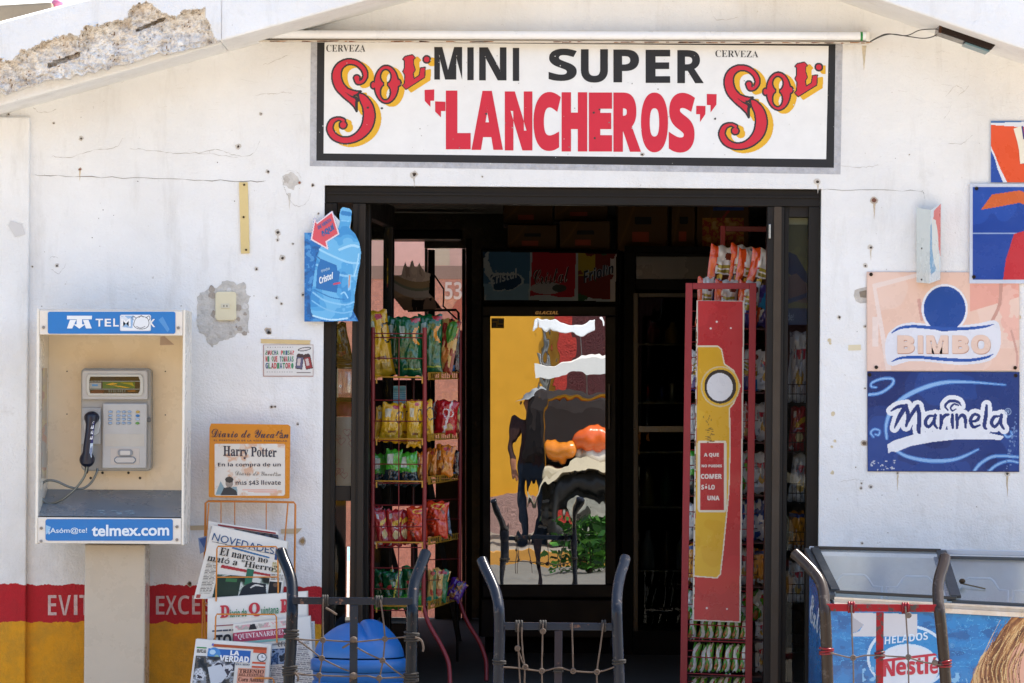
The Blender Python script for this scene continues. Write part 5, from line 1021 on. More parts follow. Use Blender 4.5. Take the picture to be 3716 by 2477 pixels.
def bag(box, Y, sty, label, group, yaw=0.0, roll=0.0, pitch=0.0, seed=0, fat=.36, cat='snack bag', mat='foil'):
    px0, py0, px1, py1 = box; k = sc(Y); w_ = (px1 - px0) / k * (1.13 if cat == 'snack bag' else 1); h = (py1 - py0) / k; t_ = min(w_ * fat, .07)
    rr = random.Random(seed * 31 + int(px0 + py0)); m = MB(); nu, nv = 24, 36
    o1, o2 = rr.uniform(0, 50), rr.uniform(0, 50); yaw += rr.uniform(-.12, .12); roll += rr.uniform(-.05, .05); h *= rr.uniform(.95, 1.04)
    cy, sy = math.cos(yaw), math.sin(yaw)
    base = P((px0 + px1) / 2, py1, Y)
    R = Euler((pitch, 0, yaw)).to_matrix(); RR = Matrix.Rotation(roll, 3, 'Y')
    def pt(u, v, side):
        x = 2 * u - 1
        prof = max(0, (1 - abs(x) ** 2.6)) ** .75 * max(0, (1 - abs(2 * v - 1) ** 4.5)) ** .7
        cr = (vnoise(x * 4 + o1, v * 9 + o2, .9, 3) - .5) * .35 + (vnoise(x * 9 + o2, v * 20 + o1, 1, 5) - .5) * .16
        th = t_ * .5 * prof * (1 + cr * (1.4 if side < 0 else .6)) + .0006
        wx = w_ / 2 * (1 - .09 * math.sin(math.pi * v) + .03 * math.sin(v * 9 + o1))
        z = v * h + (.004 * math.sin(x * 7 + o1) if v in (0, 1) else 0) + .012 * (vnoise(x * 3 + o1, v * 5, 1, 7) - .5) * prof
        q = Vector((x * wx, side * th, z)); return base + RR @ (R @ q)
    f = STY[sty]; back = C('#8f8f93')
    m.grid(lambda u, v: pt(u, v, -1), nu, nv, lambda u, v: f(2 * u - 1, v), mat); m.grid(lambda u, v: pt(u, v, 1), nu, nv, lambda u, v: f(2 * u - 1, v), mat, True, True)
    o = m.build('snack_bag' if cat == 'snack bag' else 'snack_bar', None, base); tag(o, label, cat, group); BAGS.append(o); return o
# ---------------------------------------------------------------- left-hand red rack
DR = '#7c1f22'
GL = 'snack bags on the left red rack'
rk = thing('snack_rack', 'red wire snack rack with yellow shelf rails, just inside the left of the doorway', 'rack', P(1450, 2516, .45)); rk.location.z = zF
YA, YBk, YC = .36, .30, .95
m = MB(); 
def YAB(x): return YA + (YBk - YA) * (x - 1353) / (1540 - 1353)
m.tube([P(1353, 1187, YA), P(1353, 1700, YA), (P(1350, 2200, YA).x, YA, zF + .005)], .0088, DR, 'paint', 8); m.build('post', rk)
m = MB(); pts = spline([(1541, 1188), (1541, 1700), (1537, 2150), (1541, 2215), (1560, 2270), (1600, 2340), (1626, 2400), (1632, 2450), (1633, 2500)], 6); m.tube([P(x, y, YBk - (.0 if y < 2200 else (y - 2200) * .0004)) for x, y in pts], .0092, DR, 'paint', 10); m.build('post', rk)
m = MB(); pts = spline([(1669, 1198), (1669, 1700), (1667, 2130), (1672, 2195), (1698, 2260), (1740, 2330), (1762, 2390), (1765, 2430), (1765, 2470)], 6); m.tube([P(x, y, YC - (.0 if y < 2180 else (y - 2180) * .0004)) for x, y in pts], .0092, DR, 'paint', 10); m.build('post', rk)
m = MB(); m.tube([P(1500, 1195, 1.0), P(1497, 2440, 1.0)], .0085, '#4c1718', 'paint', 8); m.build('post', rk)
m = MB()
for y in (1209, 1224, 1299, 1451, 1527, 1598, 1683, 1752, 1832, 1909, 1985, 2060, 2136, 2214): m.tube([P(1353, y, YA - .006), P(1540, y + 1, YBk - .006)], .0023, DR, 'paint', 5)
m.tube([P(1448, 1224, .325), P(1446, 2214, .325)], .0024, DR, 'paint', 5)
for x, y0 in ((1332, 1215), (1341, 1210)): m.tube([P(x, y0, .62), P(x - 3, 2250, .62)], .0022, '#4c1718', 'paint', 5)
for y in (1212, 1300, 1450, 1600, 1750, 1900, 2050): m.tube([P(1331, y, .62), P(1353, y, YA)], .002, '#4c1718', 'paint', 5)
for y in (1814, 1886, 2031, 2105): m.tube([P(1541, y, YBk), P(1669, y - 4, YC)], .002, DR, 'paint', 5)
m.build('wire_grid', rk)
YEL = '#b8862a'
for yn, yf in [((1350, 1378), (1348, 1375)), ((1574, 1600), (1566, 1591)), ((1728, 1758), (1716, 1741)), ((1950, 1978), (1933, 1955)), ((2181, 2212), (2154, 2177))]:
    m = MB(); n = 17; xa_, xb_ = 1553, 1664
    F = lambda t_, s_: P(xa_ + (xb_ - xa_) * t_, yn[0] + (yf[0] - yn[0]) * t_ + s_ * ((yn[1] - yn[0]) * (1 - t_) + (yf[1] - yf[0]) * t_), YBk + (YC - YBk) * t_ - .015)
    for s0, s1 in ((0, .16), (.84, 1)): m.slab([F(0, s0), F(1, s0), F(1, s1), F(0, s1)], .004, YEL, 'plastic')
    for k in range(n):
        t0 = (k + .1) / n; t1 = t0 + (.028 if k % 6 else .07); m.slab([F(t0, .161), F(min(1, t1), .161), F(min(1, t1), .839), F(t0, .839)], .003, YEL, 'plastic')
    yb_ = yn[0] + 17
    m.slab([P(1362, yb_ - 3, YA - .012), P(1536, yb_ - 1, YBk - .012), P(1536, yb_ + 4, YBk - .012), P(1362, yb_ + 2, YA - .012)], .004, YEL, 'plastic')
    for x in (1364, 1530): m.slab([P(x, yb_ + 3, .29), P(x + 5, yb_ + 3, .29), P(x + 5, yb_ + 24, .29), P(x, yb_ + 24, .29)], .003, YEL, 'plastic')
    zz = P(1450, yb_ + 1, .32).z
    m.add([(P(1360, 1500, YA).x, YA, zz), (P(1540, 1500, YBk).x, YBk, zz), (P(1666, 1500, YC).x, YC, zz), (P(1500, 1500, 1.0).x, 1.0, zz)], [(0, 1, 2, 3)], '#3a2c18', 'paint')
    m.build('shelf_rail', rk)
L1 = ['leaning tall yellow snack bag at the left end of the left rack top shelf', 'leftmost dark green snack bag on the top shelf of the left rack', 'middle dark green snack bag with an orange crescent, top shelf of the left rack', 'rightmost dark green snack bag beside the middle post, top shelf of the left rack', 'red and green nut bag right of the middle post, top shelf of the left rack', 'dark brown bag at the right end of the top shelf of the left rack']
for b, Y, s_, l, yw, ro in [((1352, 1118, 1432, 1366), .50, 'yellow', L1[0], .15, -.10), ((1398, 1140, 1465, 1362), .56, 'green', L1[1], .1, .02), ((1446, 1143, 1528, 1366), .47, 'green', L1[2], .05, .0), ((1518, 1136, 1600, 1356), .58, 'green', L1[3], -.15, .04), ((1572, 1150, 1640, 1352), .66, 'redgreen', L1[4], -.3, .12), ((1618, 1160, 1666, 1350), .86, 'dark', L1[5], -.4, .0)]: bag(b, Y, s_, l, GL, yw, ro, seed=1)
for i, (b, Y, s_, l, yw, ro) in enumerate([((1352, 1478, 1398, 1600), .50, 'yellow', 'narrow yellow snack bag half hidden by the left post, second shelf of the left rack', .7, .1), ((1378, 1458, 1446, 1604), .44, 'yellow', 'broad plump yellow snack bag, second from left on the second shelf of the left rack', .1, .05), ((1438, 1456, 1486, 1608), .48, 'yellow', 'middle yellow snack bag behind the upright wire, second shelf of the left rack', .6, .0), ((1476, 1456, 1526, 1622), .45, 'yellow', 'yellow snack bag drooping lowest from the second shelf of the left rack', .2, .03), ((1520, 1448, 1576, 1600), .52, 'yellow', 'yellow snack bag behind the middle post, second shelf of the left rack', -.3, -.08), ((1555, 1458, 1600, 1575), .72, 'redscript', 'narrow red bag right of the middle post, second shelf of the left rack', -.5, .0), ((1578, 1455, 1652, 1574), .66, 'redscript', 'wide red bag with white script, second shelf of the left rack', -.1, .06), ((1640, 1470, 1672, 1570), .88, 'redgreen', 'brown red bag by the right post, second shelf of the left rack', -.4, .0)]): bag(b, Y, s_, l, GL, yw, ro, seed=2 + i)
for i, (b, Y, s_, l, yw, ro) in enumerate([((1354, 1640, 1400, 1768), .48, 'lime', 'lime green bag at the left end of the third shelf of the left rack', .3, .0), ((1394, 1634, 1448, 1758), .42, 'lime', 'lime green bag in the middle of the third shelf of the left rack', .1, .03), ((1450, 1636, 1518, 1764), .44, 'lime', 'widest lime green bag, right of the upright wire, third shelf of the left rack', -.05, -.05), ((1508, 1640, 1552, 1752), .52, 'orange', 'brown orange bag left of the middle post, third shelf of the left rack', .1, .0), ((1545, 1625, 1582, 1728), .62, 'orange', 'narrow orange bag right of the middle post, third shelf of the left rack', -.3, .05), ((1576, 1616, 1640, 1726), .64, 'orange', 'wide bright orange bag on the third shelf of the left rack', -.2, .1), ((1630, 1630, 1664, 1722), .86, 'dark', 'dark shiny bag by the right post, third shelf of the left rack', -.4, .0)]): bag(b, Y, s_, l, GL, yw, ro, seed=12 + i)
for i, (b, Y, s_, l, yw, ro) in enumerate([((1356, 1842, 1388, 1978), .50, 'redchip', 'thin red chip bag by the left post, fourth shelf of the left rack', .3, .0), ((1374, 1846, 1416, 1978), .44, 'redchip', 'leaning red chip bag, second from left on the fourth shelf of the left rack', .4, -.14), ((1404, 1846, 1456, 1982), .46, 'redchip', 'red chip bag with pale chip picture, fourth shelf of the left rack', .1, .02), ((1444, 1850, 1494, 1975), .48, 'redchip', 'red chip bag with slanting yellow lettering, fourth shelf of the left rack', -.1, -.12), ((1480, 1836, 1548, 1972), .46, 'orangered', 'orange red bag left of the middle post, fourth shelf of the left rack', .1, .02), ((1546, 1820, 1622, 1950), .58, 'orangered', 'big crumpled orange red bag right of the middle post, fourth shelf of the left rack', -.2, .04), ((1598, 1838, 1640, 1945), .74, 'navy', 'dark blue spotted bag on the fourth shelf of the left rack', -.3, -.12)]): bag(b, Y, s_, l, GL, yw, ro, seed=22 + i)
for i, (b, Y, s_, l, yw, ro) in enumerate([((1356, 2062, 1420, 2210), .48, 'leafy', 'dark green leafy bag at the left end of the bottom shelf of the left rack', .2, .05), ((1398, 2066, 1468, 2212), .44, 'leafy', 'dark green leafy bag in the middle of the bottom shelf of the left rack', 0, -.06), ((1452, 2060, 1530, 2208), .47, 'leafy', 'dark green leafy bag behind the truck handle, bottom shelf of the left rack', -.1, .04), ((1548, 2066, 1580, 2186), .54, 'tan', 'narrow tan bag by the middle post, bottom shelf of the left rack', -.3, .0), ((1556, 2058, 1616, 2180), .60, 'tan', 'tan and green bag leaning on the bottom shelf of the left rack', -.1, .16), ((1606, 2098, 1668, 2172), .74, 'purple', 'purple bag slumped at the right end of the bottom shelf of the left rack', -.2, .5)]): bag(b, Y, s_, l, GL, yw, ro, seed=32 + i)
# ---------------------------------------------------------------- right-hand red rack with its long advert
GR = 'snack bags on the right red rack'; RR_ = '#8e1c25'
t = thing('snack_rack', 'tall red square-tube snack rack carrying a long red and yellow advert panel', 'rack', P(2615, 2520, .4)); t.location.z = zF
YR = .28
m = MB()
def bar(p0, p1, w0, Y, col=RR_, d=.022, mb=None):
    (x0, y0), (x1, y1) = p0, p1; ux, uy = x1 - x0, y1 - y0; l = math.hypot(ux, uy); nx, ny = -uy / l * w0 / 2, ux / l * w0 / 2
    (mb or m).slab([P(x0 + nx, y0 + ny, Y), P(x0 - nx, y0 - ny, Y), P(x1 - nx, y1 - ny, Y), P(x1 + nx, y1 + ny, Y)], d, col, 'paint', .0015)
bar((2501, 1026), (2480, 2524), 25, YR); bar((2733, 1026), (2716, 2524), 25, YR); bar((2514, 1037), (2720, 1037), 22, YR + .001)
m.build('front_frame', t)
m = MB(); bar((2624, 818), (2620, 1060), 18, .62, '#7e1b24', .02); bar((2634, 829), (2790, 831), 19, .621, '#5c141b', .02); bar((2788, 840), (2774, 2500), 16, .62, '#5c141b', .02); m.build('rear_frame', t)
m = MB()
for k in range(25):
    y = 1128 + k * 56; m.tube([P(2508 - k * .7, y, YR + .03), P(2532 - k * .7, y, YR + .03)], .0022, RR_, 'paint', 5); m.tube([P(2695 - k * .6, y + 8, YR + .03), P(2728 - k * .6, y + 8, YR + .03)], .0022, RR_, 'paint', 5); m.tube([P(2728 - k * .6, y + 8, YR + .03), P(2780 - k * .5, y + 2, .62)], .0022, '#6e1820', 'paint', 5)
m.tube([P(2510, 1120, YR + .03), P(2492, 2500, YR + .03)], .002, RR_, 'paint', 5)
for y in (2264, 2312, 2322, 2382, 2442, 2490): m.tube([P(2490, y, YR + .02), P(2716, y + 10, YR + .02)], .0026, RR_, 'paint', 5)
m.build('wire_grid', t)
for yb_ in (1190, 1420, 1600, 1790, 1960, 2120, 2316, 2442):
    m = MB()
    zz = P(2610, yb_ + 3, .45).z; m.box(P(2505, 1500, .45).x, P(2765, 1500, .45).x, .31, .6, zz - .004, zz, '#3d1114', 'paint'); m.build('shelf', t)
m = MB(); YPn = YR - .012
qd = [(2528, 1089), (2702, 1091), (2688, 2259), (2513, 2251)]
m.slab([P(x, y, YPn) for x, y in qd], .008, '#c4bcae', 'sheet_sign', .001); pn = m.build('advert_panel', t)
m = MB(); pj = plane(YPn - .0012); r = Ras(2513, 1089, 2703, 2260, 2.0)
inq = [(2534, 1091), (2696, 1093), (2682, 2254), (2519, 2247)]; r.poly(inq, '#ab1f2a'); mk = r.a >= 0; nz = fbm(r.X, r.Y, 140, 5, 3); r.fill(mk & (nz > .58), '#b3242e')
CRM = '#d8cdb6'
yl = [(2533, 1258), (2604, 1258), (2616, 1268), (2627, 1322), (2660, 1345), (2684, 1400), (2660, 1462), (2645, 1480), (2647, 1620), (2643, 1780), (2623, 1985), (2612, 2082), (2601, 2094), (2521, 2088)]
r.stroke([(x, y, 9) for x, y in yl], CRM, None, 1); r.poly(yl, '#cf9f24'); mk = r.poly(yl, None, False); r.fill(mk & (nz > .55), '#d4a72c')
r.ell(2614, 1402, 71, 74, '#cbb88a'); r.ell(2614, 1402, 66, 69, '#d4a72c'); r.ell(2614, 1402, 58, 62, '#24221f'); r.ell(2612, 1404, 47, 51, '#d9d9da')
r.rrect(2532, 1598, 2636, 1858, 9, CRM); r.rect(2541, 1606, 2627, 1850, '#ab1f2a')
for k in range(14): r.stroke([(2556 + rnd.uniform(0, 26), 1552 + k * 4, 2), (2566 + rnd.uniform(0, 26), 1553 + k * 4, 3)], '#7a5c22', None, 1)
for k in range(9): r.ell(2565 + rnd.uniform(-12, 22), 1500 + rnd.uniform(0, 40), 2, 4, '#8f7028')
for k in range(60): 
    y = rnd.uniform(1100, 2240); r.ell(2521 + (1 - (y - 1090) / 1160) * 10 - 3, y, 2, rnd.uniform(2, 7), '#6b4a32')
for x, y in [(2579, 1191), (2652, 1190), (2601, 1167), (2565, 2206), (2638, 2209)]: r.ell(x, y, 3.5, 3.8, '#d9d2cc')
r.emit(m, pj, 0, 'sheet_sign')
for s_, b in [('A QUE', (2554, 1643, 2609, 1659)), ('NO PUEDES', (2546, 1685, 2620, 1695)), ('COMER', (2543, 1719, 2620, 1737)), ('SÓLO', (2545, 1755, 2594, 1776)), ('UNA', (2567, 1798, 2611, 1815))]: m.text(s_, b, pj, .001, '#dccfc6', 'sheet_sign', 'sans', .03)
m.build('advert_print', pn)
W5 = 'orange and white snack bag'
for i, (b, Y, l, yw, ro) in enumerate([((2552, 888, 2640, 1092), .46, W5 + ' left of the tall upright, top of the right rack', .35, .16), ((2612, 884, 2690, 1100), .48, W5 + ' rising highest, right of the tall red upright', .45, .20), ((2650, 896, 2732, 1100), .45, W5 + ' middle of three right of the tall red upright', .45, .17), ((2690, 900, 2780, 1112), .42, W5 + ' nearest the door bar, top of the right rack', .2, .17)]): bag(b, Y, 'wo', l, GR, yw, ro, seed=50 + i)
for i, (b, Y, l, yw, ro) in enumerate([((2524, 1000, 2580, 1186), .38, W5 + ' low at the left edge above the advert panel', .3, .06), ((2585, 1010, 2665, 1190), .385, W5 + ' low behind the middle of the right rack top frame', .2, .1), ((2668, 1010, 2740, 1190), .38, W5 + ' low behind the right post of the right rack', .2, .1), ((2735, 1020, 2800, 1186), .45, W5 + ' squeezed between the right rack and the door bar', .2, .1)]): bag(b, Y, 'wo', l, GR, yw, ro, seed=60 + i)
rows = [((1270, 1418), ['wo', 'wo', 'wo', 'white'], 'second'), ((1460, 1598), ['white', 'white', 'redscript', 'white'], 'third'), ((1640, 1788), ['lime', 'white', 'bar', 'white'], 'fourth'), ((1820, 1958), ['white', 'bluewhite', 'bluewhite', 'bluewhite'], 'fifth'), ((1985, 2118), ['gold', 'white', 'white', 'gold'], 'sixth'), ((2140, 2250), ['bar', 'bar', 'bar', 'bar'], 'seventh')]
cn = {'wo': 'orange and white', 'white': 'white', 'redscript': 'red', 'lime': 'lime green', 'bar': 'green and white', 'bluewhite': 'blue and white', 'gold': 'golden orange'}
for ri, ((y0, y1), ss, nm) in enumerate(rows):
    for k, s_ in enumerate(ss):
        if k == 1: continue          # wholly behind the panel
        x0 = [2500, 2570, 2668, 2740][k] - ri * 3
        bag((x0, y0 + rnd.uniform(-8, 8), x0 + [56, 80, 74, 62][k], y1), [.40, .42, .40, .48][k], s_, '%s snack bag, %s shelf of the right rack, %s' % (cn[s_], nm, ['left of the panel', '', 'right of the panel', 'beside the door bar'][k]), GR, rnd.uniform(-.2, .4), rnd.uniform(-.08, .1), seed=70 + ri * 4 + k)
ordn = ['leftmost', 'second from left', 'third from left', 'middle', 'third from right', 'second from right', 'rightmost']
for ri, (y0, y1, nm) in enumerate([(2228, 2318, 'upper row below the red advert panel'), (2334, 2436, 'middle row below the red advert panel'), (2452, 2540, 'lowest row below the red advert panel')]):
    for k in range(7): bag((2496 + k * 31 - ri * 2, y0 + rnd.uniform(-6, 4), 2526 + k * 31 - ri * 2, y1), .36 + .01 * (k % 2), 'bar', 'green-white snack bar, %s in the %s' % (ordn[k], nm), 'snack bars at the foot of the right rack', rnd.uniform(-.2, .2), .16 + rnd.uniform(-.05, .08), seed=100 + ri * 7 + k, fat=.5, cat='snack bar')
for i, (y0, y1) in enumerate([(2330, 2436), (2250, 2318)]): bag((2742, y0, 2780, y1), .5, 'white', 'white packet between the right rack and the door bar, %s' % ['near the bottom', 'second from the bottom'][i], GR, 0, .02, seed=130 + i)
# dim rack behind the right sidelight
t = thing('wire_rack', 'dim wire basket rack behind the glass right of the doorway', 'rack', P(2890, 2500, .5)); t.location.z = zF; m = MB()
for y in (1395, 1570, 1755, 1930, 2120, 2300):
    for dy in (0, 34, 68): m.tube([P(2855, y + dy, .42), P(2990, y + dy, .42)], .002, '#3a3836', 'metal', 5)
    for k in range(9): m.tube([P(2862 + k * 14, y, .42), P(2862 + k * 14, y + 68, .42)], .0014, '#3a3836', 'metal', 4)
    zz = P(2890, y + 68, .42).z; m.box(P(2856, 1500, .5).x, P(2990, 1500, .5).x, .43, .75, zz - .003, zz, '#26241f', 'paint')
for x in (2853, 2992): m.tube([P(x, 1150, .44), (P(x, 2000, .44).x, .44, zF)], .008, '#2b2927', 'metal', 6)
m.build('basket_frame', t)
for i, (b, s_, l) in enumerate([((2856, 1196, 2926, 1460), 'white', 'big white snack bag behind the right sidelight glass, below the poster'), ((2862, 1470, 2915, 1636), 'redchip', 'red and yellow snack bag behind the right sidelight glass, second basket'), ((2858, 1650, 2925, 1822), 'white', 'white packet behind the right sidelight glass, third basket'), ((2860, 1850, 2920, 1996), 'gold', 'golden packet behind the right sidelight glass, fourth basket'), ((2860, 2040, 2920, 2186), 'white', 'white packet behind the right sidelight glass, lowest basket seen')]): bag(b, .5, s_, l, 'bags behind the right sidelight', .1, .08, seed=140 + i)
# ---------------------------------------------------------------- things behind the left sidelight
t = thing('storage_tub', 'white tub printed with pink hearts under a pink lid, behind the left sidelight', 'tub', P(1245, 1786, .9))
xq = P(1245, 1600, .9); wq = 46 / sc(.9); m = MB(); z0, z1 = P(1245, 1786, .9).z, P(1245, 1512, .9).z
prof = [(.001, z0), (wq * .92, z0), (wq, z0 + .02), (wq * 1.02, z1 - .005), (wq * 1.02, z1)]; m.lathe(prof, xq.x, .9, '#d9d4d6', 'plastic', 28)
m.build('body', t)
m = MB(); 
def cyl(th, z, o=.0015): return Vector((xq.x + (wq * 1.02 + o) * math.sin(th), .9 - (wq * 1.02 + o) * math.cos(th), z))
for k in range(22):
    th0, zc = rnd.uniform(-1.3, 1.3), rnd.uniform(z0 + .05, z1 - .05); q = rnd.uniform(.010, .02); n = 18; pts = []
    for a in np.linspace(0, 2 * math.pi, n): pts.append(cyl(th0 + q * 16 * math.sin(a) ** 3 / 16 / wq, zc + q * (13 * math.cos(a) - 5 * math.cos(2 * a) - 2 * math.cos(3 * a) - math.cos(4 * a)) / 16))
    m.tube(pts, .0012, '#cf9aae', 'plastic', 4)
m.build('heart_print', t)
m = MB(); m.lathe([(wq * 1.06, z1 + .001), (wq * 1.08, z1 + .02), (wq * .98, z1 + .05), (wq * .6, z1 + .075), (.001, z1 + .085)], xq.x, .9, '#a3224e', 'plastic', 28); m.build('lid', t)
t = thing('glass_jar', 'clear jar with a metal lid above the pink-lidded tub, behind the left sidelight', 'jar', P(1245, 1440, .98)); 
m = MB(); q = P(1250, 1440, .98); m.lathe([(.001, q.z), (.05, q.z), (.053, q.z + .02), (.053, q.z + .10), (.045, q.z + .12)], q.x, .98, '#cfd6d6', 'lid_glass', 24); m.build('glass', t)
m = MB(); m.lathe([(.047, q.z + .121), (.049, q.z + .125), (.049, q.z + .15), (.001, q.z + .153)], q.x, .98, '#b9bcbc', 'metal', 24); m.build('lid', t)
t = thing('display_shelf', 'dark shelf unit behind the left sidelight', 'shelf', P(1245, 2500, 1.05)); t.location.z = zF
m = MB(); x0, x1 = P(1196, 1500, 1.05).x, P(1292, 1500, 1.05).x
for y in (1440, 1787): m.box(x0, x1, .82, 1.14, P(1245, y, .9).z - .02, P(1245, y, .9).z - .001, '#1d1a17', 'dark_frame', .002)
m.box(x0, x0 + .02, .82, 1.14, zF, P(1245, 1320, .9).z, '#1d1a17', 'dark_frame'); m.box(P(1196, 1500, 1.12).x, P(1258, 1500, 1.12).x, 1.12, 1.14, zF, P(1245, 1790, 1.1).z, '#14110f', 'dark_frame'); m.build('shelf_frame', t)
bag((1222, 1170, 1282, 1318), 1.0, 'darkmix', 'dark green, yellow and red packet leaning behind the left sidelight', 'bags behind the left sidelight', .1, -.2, seed=160)
t = bpy.data.objects[-1] if False else None
m = MB(); m.box(P(1210, 1500, 1.0).x, P(1290, 1500, 1.0).x, .9, 1.1, P(1240, 1322, 1.0).z - .012, P(1240, 1322, 1.0).z - .001, '#2a2622', 'dark_frame', .002); tag(m.build('small_shelf'), 'thin dark shelf plank under the dark packet behind the left sidelight', 'shelf')
# ---------------------------------------------------------------- glass-door drinks fridge
YFg = 3.0
fz = thing('drinks_fridge', 'tall black drinks fridge with a mirror-like glass door and a dim printed header', 'fridge', P(1990, 2480, 3.3)); fz.location.z = zF
m = MB(); x0, x1 = P(1744, 1500, 3.05).x, P(2243, 1500, 3.05).x; zt_ = P(1990, 903, 3.05).z; zd = P(1990, 1112, 3.05).z
m.box(x0, x1, 3.05, 3.65, zF + .08, zt_, '#151413', 'dull_print', .006); m.box(x0 + .03, x1 - .03, 3.08, 3.6, zF, zF + .079, '#0e0d0c', 'dull_print'); m.build('cabinet', fz)
m = MB(); a, b, c, d = [P(x, y, 3.02) for x, y in [(1746, 903), (2243, 914), (2238, 1100), (1750, 1094)]]; m.slab([a, b, c, d], .0295, '#0d0d0d', 'dull_print', .004)
hd = m.build('header', fz)
m = MB(); pj = plane(3.018); r = Ras(1752, 910, 2238, 1096, 2.6); q = [(1753, 912), (2237, 921), (2232, 1093), (1757, 1087)]
r.poly(q, '#93a0a6'); mk = r.a >= 0; nz = fbm(r.X, r.Y, 60, 6, 4)
lf_ = mk & (r.X < 1925 - (r.Y - 912) * .04); r.fill(lf_ & (nz > .5), '#3a5f7c'); r.fill(lf_ & (nz < .4), '#1f3b58'); r.fill(lf_ & (r.Y > 1030) & (nz > .45), '#6b8ba0')
r.fill(mk & (r.X > 1932 - (r.Y - 912) * .05) & (r.X < 2090 - (r.Y - 912) * .03) & (r.Y < 1060 + nz * 30), '#8c1c28'); rt = mk & (r.X > 2098); r.fill(rt & (r.Y < 1070 + nz * 20), '#5f2420'); r.fill(rt & (nz > .55) & (r.X < 2160) & (r.Y < 1000), '#8f7f2a'); r.fill(mk & (r.X > 2215) & (nz > .5), '#a9a3a0'); r.fill(rt & (nz < .36), '#2c4a34')
r.ell(1985, 1045, 60, 22, '#8a8a8c'); r.ell(2030, 1045, 26, 14, '#39403c'); r.emit(m, pj, 0, 'dull_print')
m.text('Cristal', ((1778, 1000), (1875, 972), (1880, 1006), (1782, 1034)), pj, .0015, '#9aa3a8', 'dull_print', 'sansital', .01); m.text('Cristal', ((1933, 980), (2065, 962), (2066, 1024), (1935, 1032)), pj, .0012, '#bfc0c0', 'dull_print', 'script', .014); m.text('Cristal', ((1933, 980), (2065, 962), (2066, 1024), (1935, 1032)), pj, .002, '#20201f', 'dull_print', 'script', .0)
m.text('Friolín', ((2112, 982), (2225, 952), (2228, 990), (2118, 1028)), pj, .0012, '#8a97a4', 'dull_print', 'sansital', .05); m.text('Friolín', ((2112, 982), (2225, 952), (2228, 990), (2118, 1028)), pj, .002, '#1c2838', 'dull_print', 'sansital', .0); m.build('header_print', hd)
dr = MB(); YDr = 2.985
def fb(x0, y0, x1, y1, col='#141312'): dr.slab([P(x0, y0, YDr), P(x1, y0, YDr), P(x1, y1, YDr), P(x0, y1, YDr)], .06, col, 'dark_frame', .004)
fb(1750, 1110, 2236, 1146); fb(1750, 1147, 1779, 2120); fb(2197, 1147, 2236, 2120); fb(1750, 2121, 2236, 2168); drb = dr.build('door', fz)
m = MB(); m.pbox(1779.5, 1147, 2196.5, 2120, YDr + .022, YDr + .03, '#fff', 'mirror_glass'); m.build('glass_pane', drb)
m = MB(); m.text('GLACIAL', (1942, 1128, 2026, 1140), plane(YDr - .001), 0, '#a8946c', 'metal', 'sansital', .02); m.build('maker_lettering', drb)
m = MB(); m.pbox(1783, 1154, 1829, 1190, YDr + .018, YDr + .0212, '#8f7430', 'paper'); 
for a in [(1786, 1158, 1806, 1164), (1810, 1158, 1826, 1172), (1786, 1170, 1800, 1186), (1806, 1178, 1826, 1184)]: m.poly([(a[0], a[1]), (a[2], a[1]), (a[2], a[3]), (a[0], a[3])], plane(YDr + .0174), 0, '#2b2413')
m.build('sticker', drb)
m = MB(); m.pbox(2204, 1390, 2216, 1560, YDr - .03, YDr - .0005, '#2a2a2a', 'plastic', .004); m.build('handle', drb)
m = MB(); m.box(x0 + .01, x1 - .01, 3.0, 3.049, zF + .08, P(1990, 2176, 3.0).z, '#17120e', 'dark_frame', .003); m.build('kick_grille', fz)
# second fridge, in the dark to its right
f2 = thing('drinks_fridge', 'dark upright fridge with dim shelves, between the mirror-door fridge and the right rack', 'fridge', P(2400, 2480, 3.3)); f2.location.z = zF
m = MB(); x0, x1 = P(2262, 1500, 3.0).x, P(2700, 1500, 3.0).x; zt_ = P(2400, 915, 3.0).z
for a, b in ((x0, x0 + .055), (x1 - .05, x1)): m.box(a, b, 3.0, 3.6, zF, zt_ - .0005, '#121211', 'dull_print', .004)
m.box(x0, x1, 3.56, 3.62, zF, zt_, '#111110', 'dull_print'); m.box(x0, x1, 3.0, 3.555, zt_ + .0005, zt_ + .03, '#111110', 'dull_print')
m.box(x0 + .056, x1 - .051, 3.0, 3.05, P(2400, 1050, 3.0).z, zt_ - .001, '#1a1a1a', 'dull_print', .003); m.box(x0 + .056, x1 - .051, 3.0, 3.555, zF, P(2400, 2290, 3.0).z, '#131312', 'dull_print'); m.build('cabinet', f2)
m = MB(); m.pbox(2308, 930, 2640, 1012, 2.99, 2.9995, '#4a5357', 'sheet_sign', .002); m.build('header_panel', f2)
m = MB(); m.pbox(2298, 1062, 2316, 2290, 2.99, 3.03, '#3a3a3a', 'metal', .002); m.pbox(2317, 1545, 2640, 1568, 2.99, 3.02, '#5a5a58', 'metal', .002); m.pbox(2317, 1062, 2640, 1078, 2.99, 3.02, '#1d1d1d', 'plastic', .002); m.build('door_frame', f2)
m = MB(); m.pbox(2317, 1079, 2640, 1544, 3.0, 3.006, '#fff', 'dark_glass'); m.pbox(2317, 1569, 2640, 2288, 3.0, 3.006, '#fff', 'dark_glass'); m.build('glass_door', f2)
for y in (1246, 1458, 1638, 1838, 2068, 2286):
    m = MB(); m.pbox(2312, y, 2645, y + 6, 3.06, 3.5, '#6f706c', 'metal'); m.build('shelf', f2)
ci3 = 0
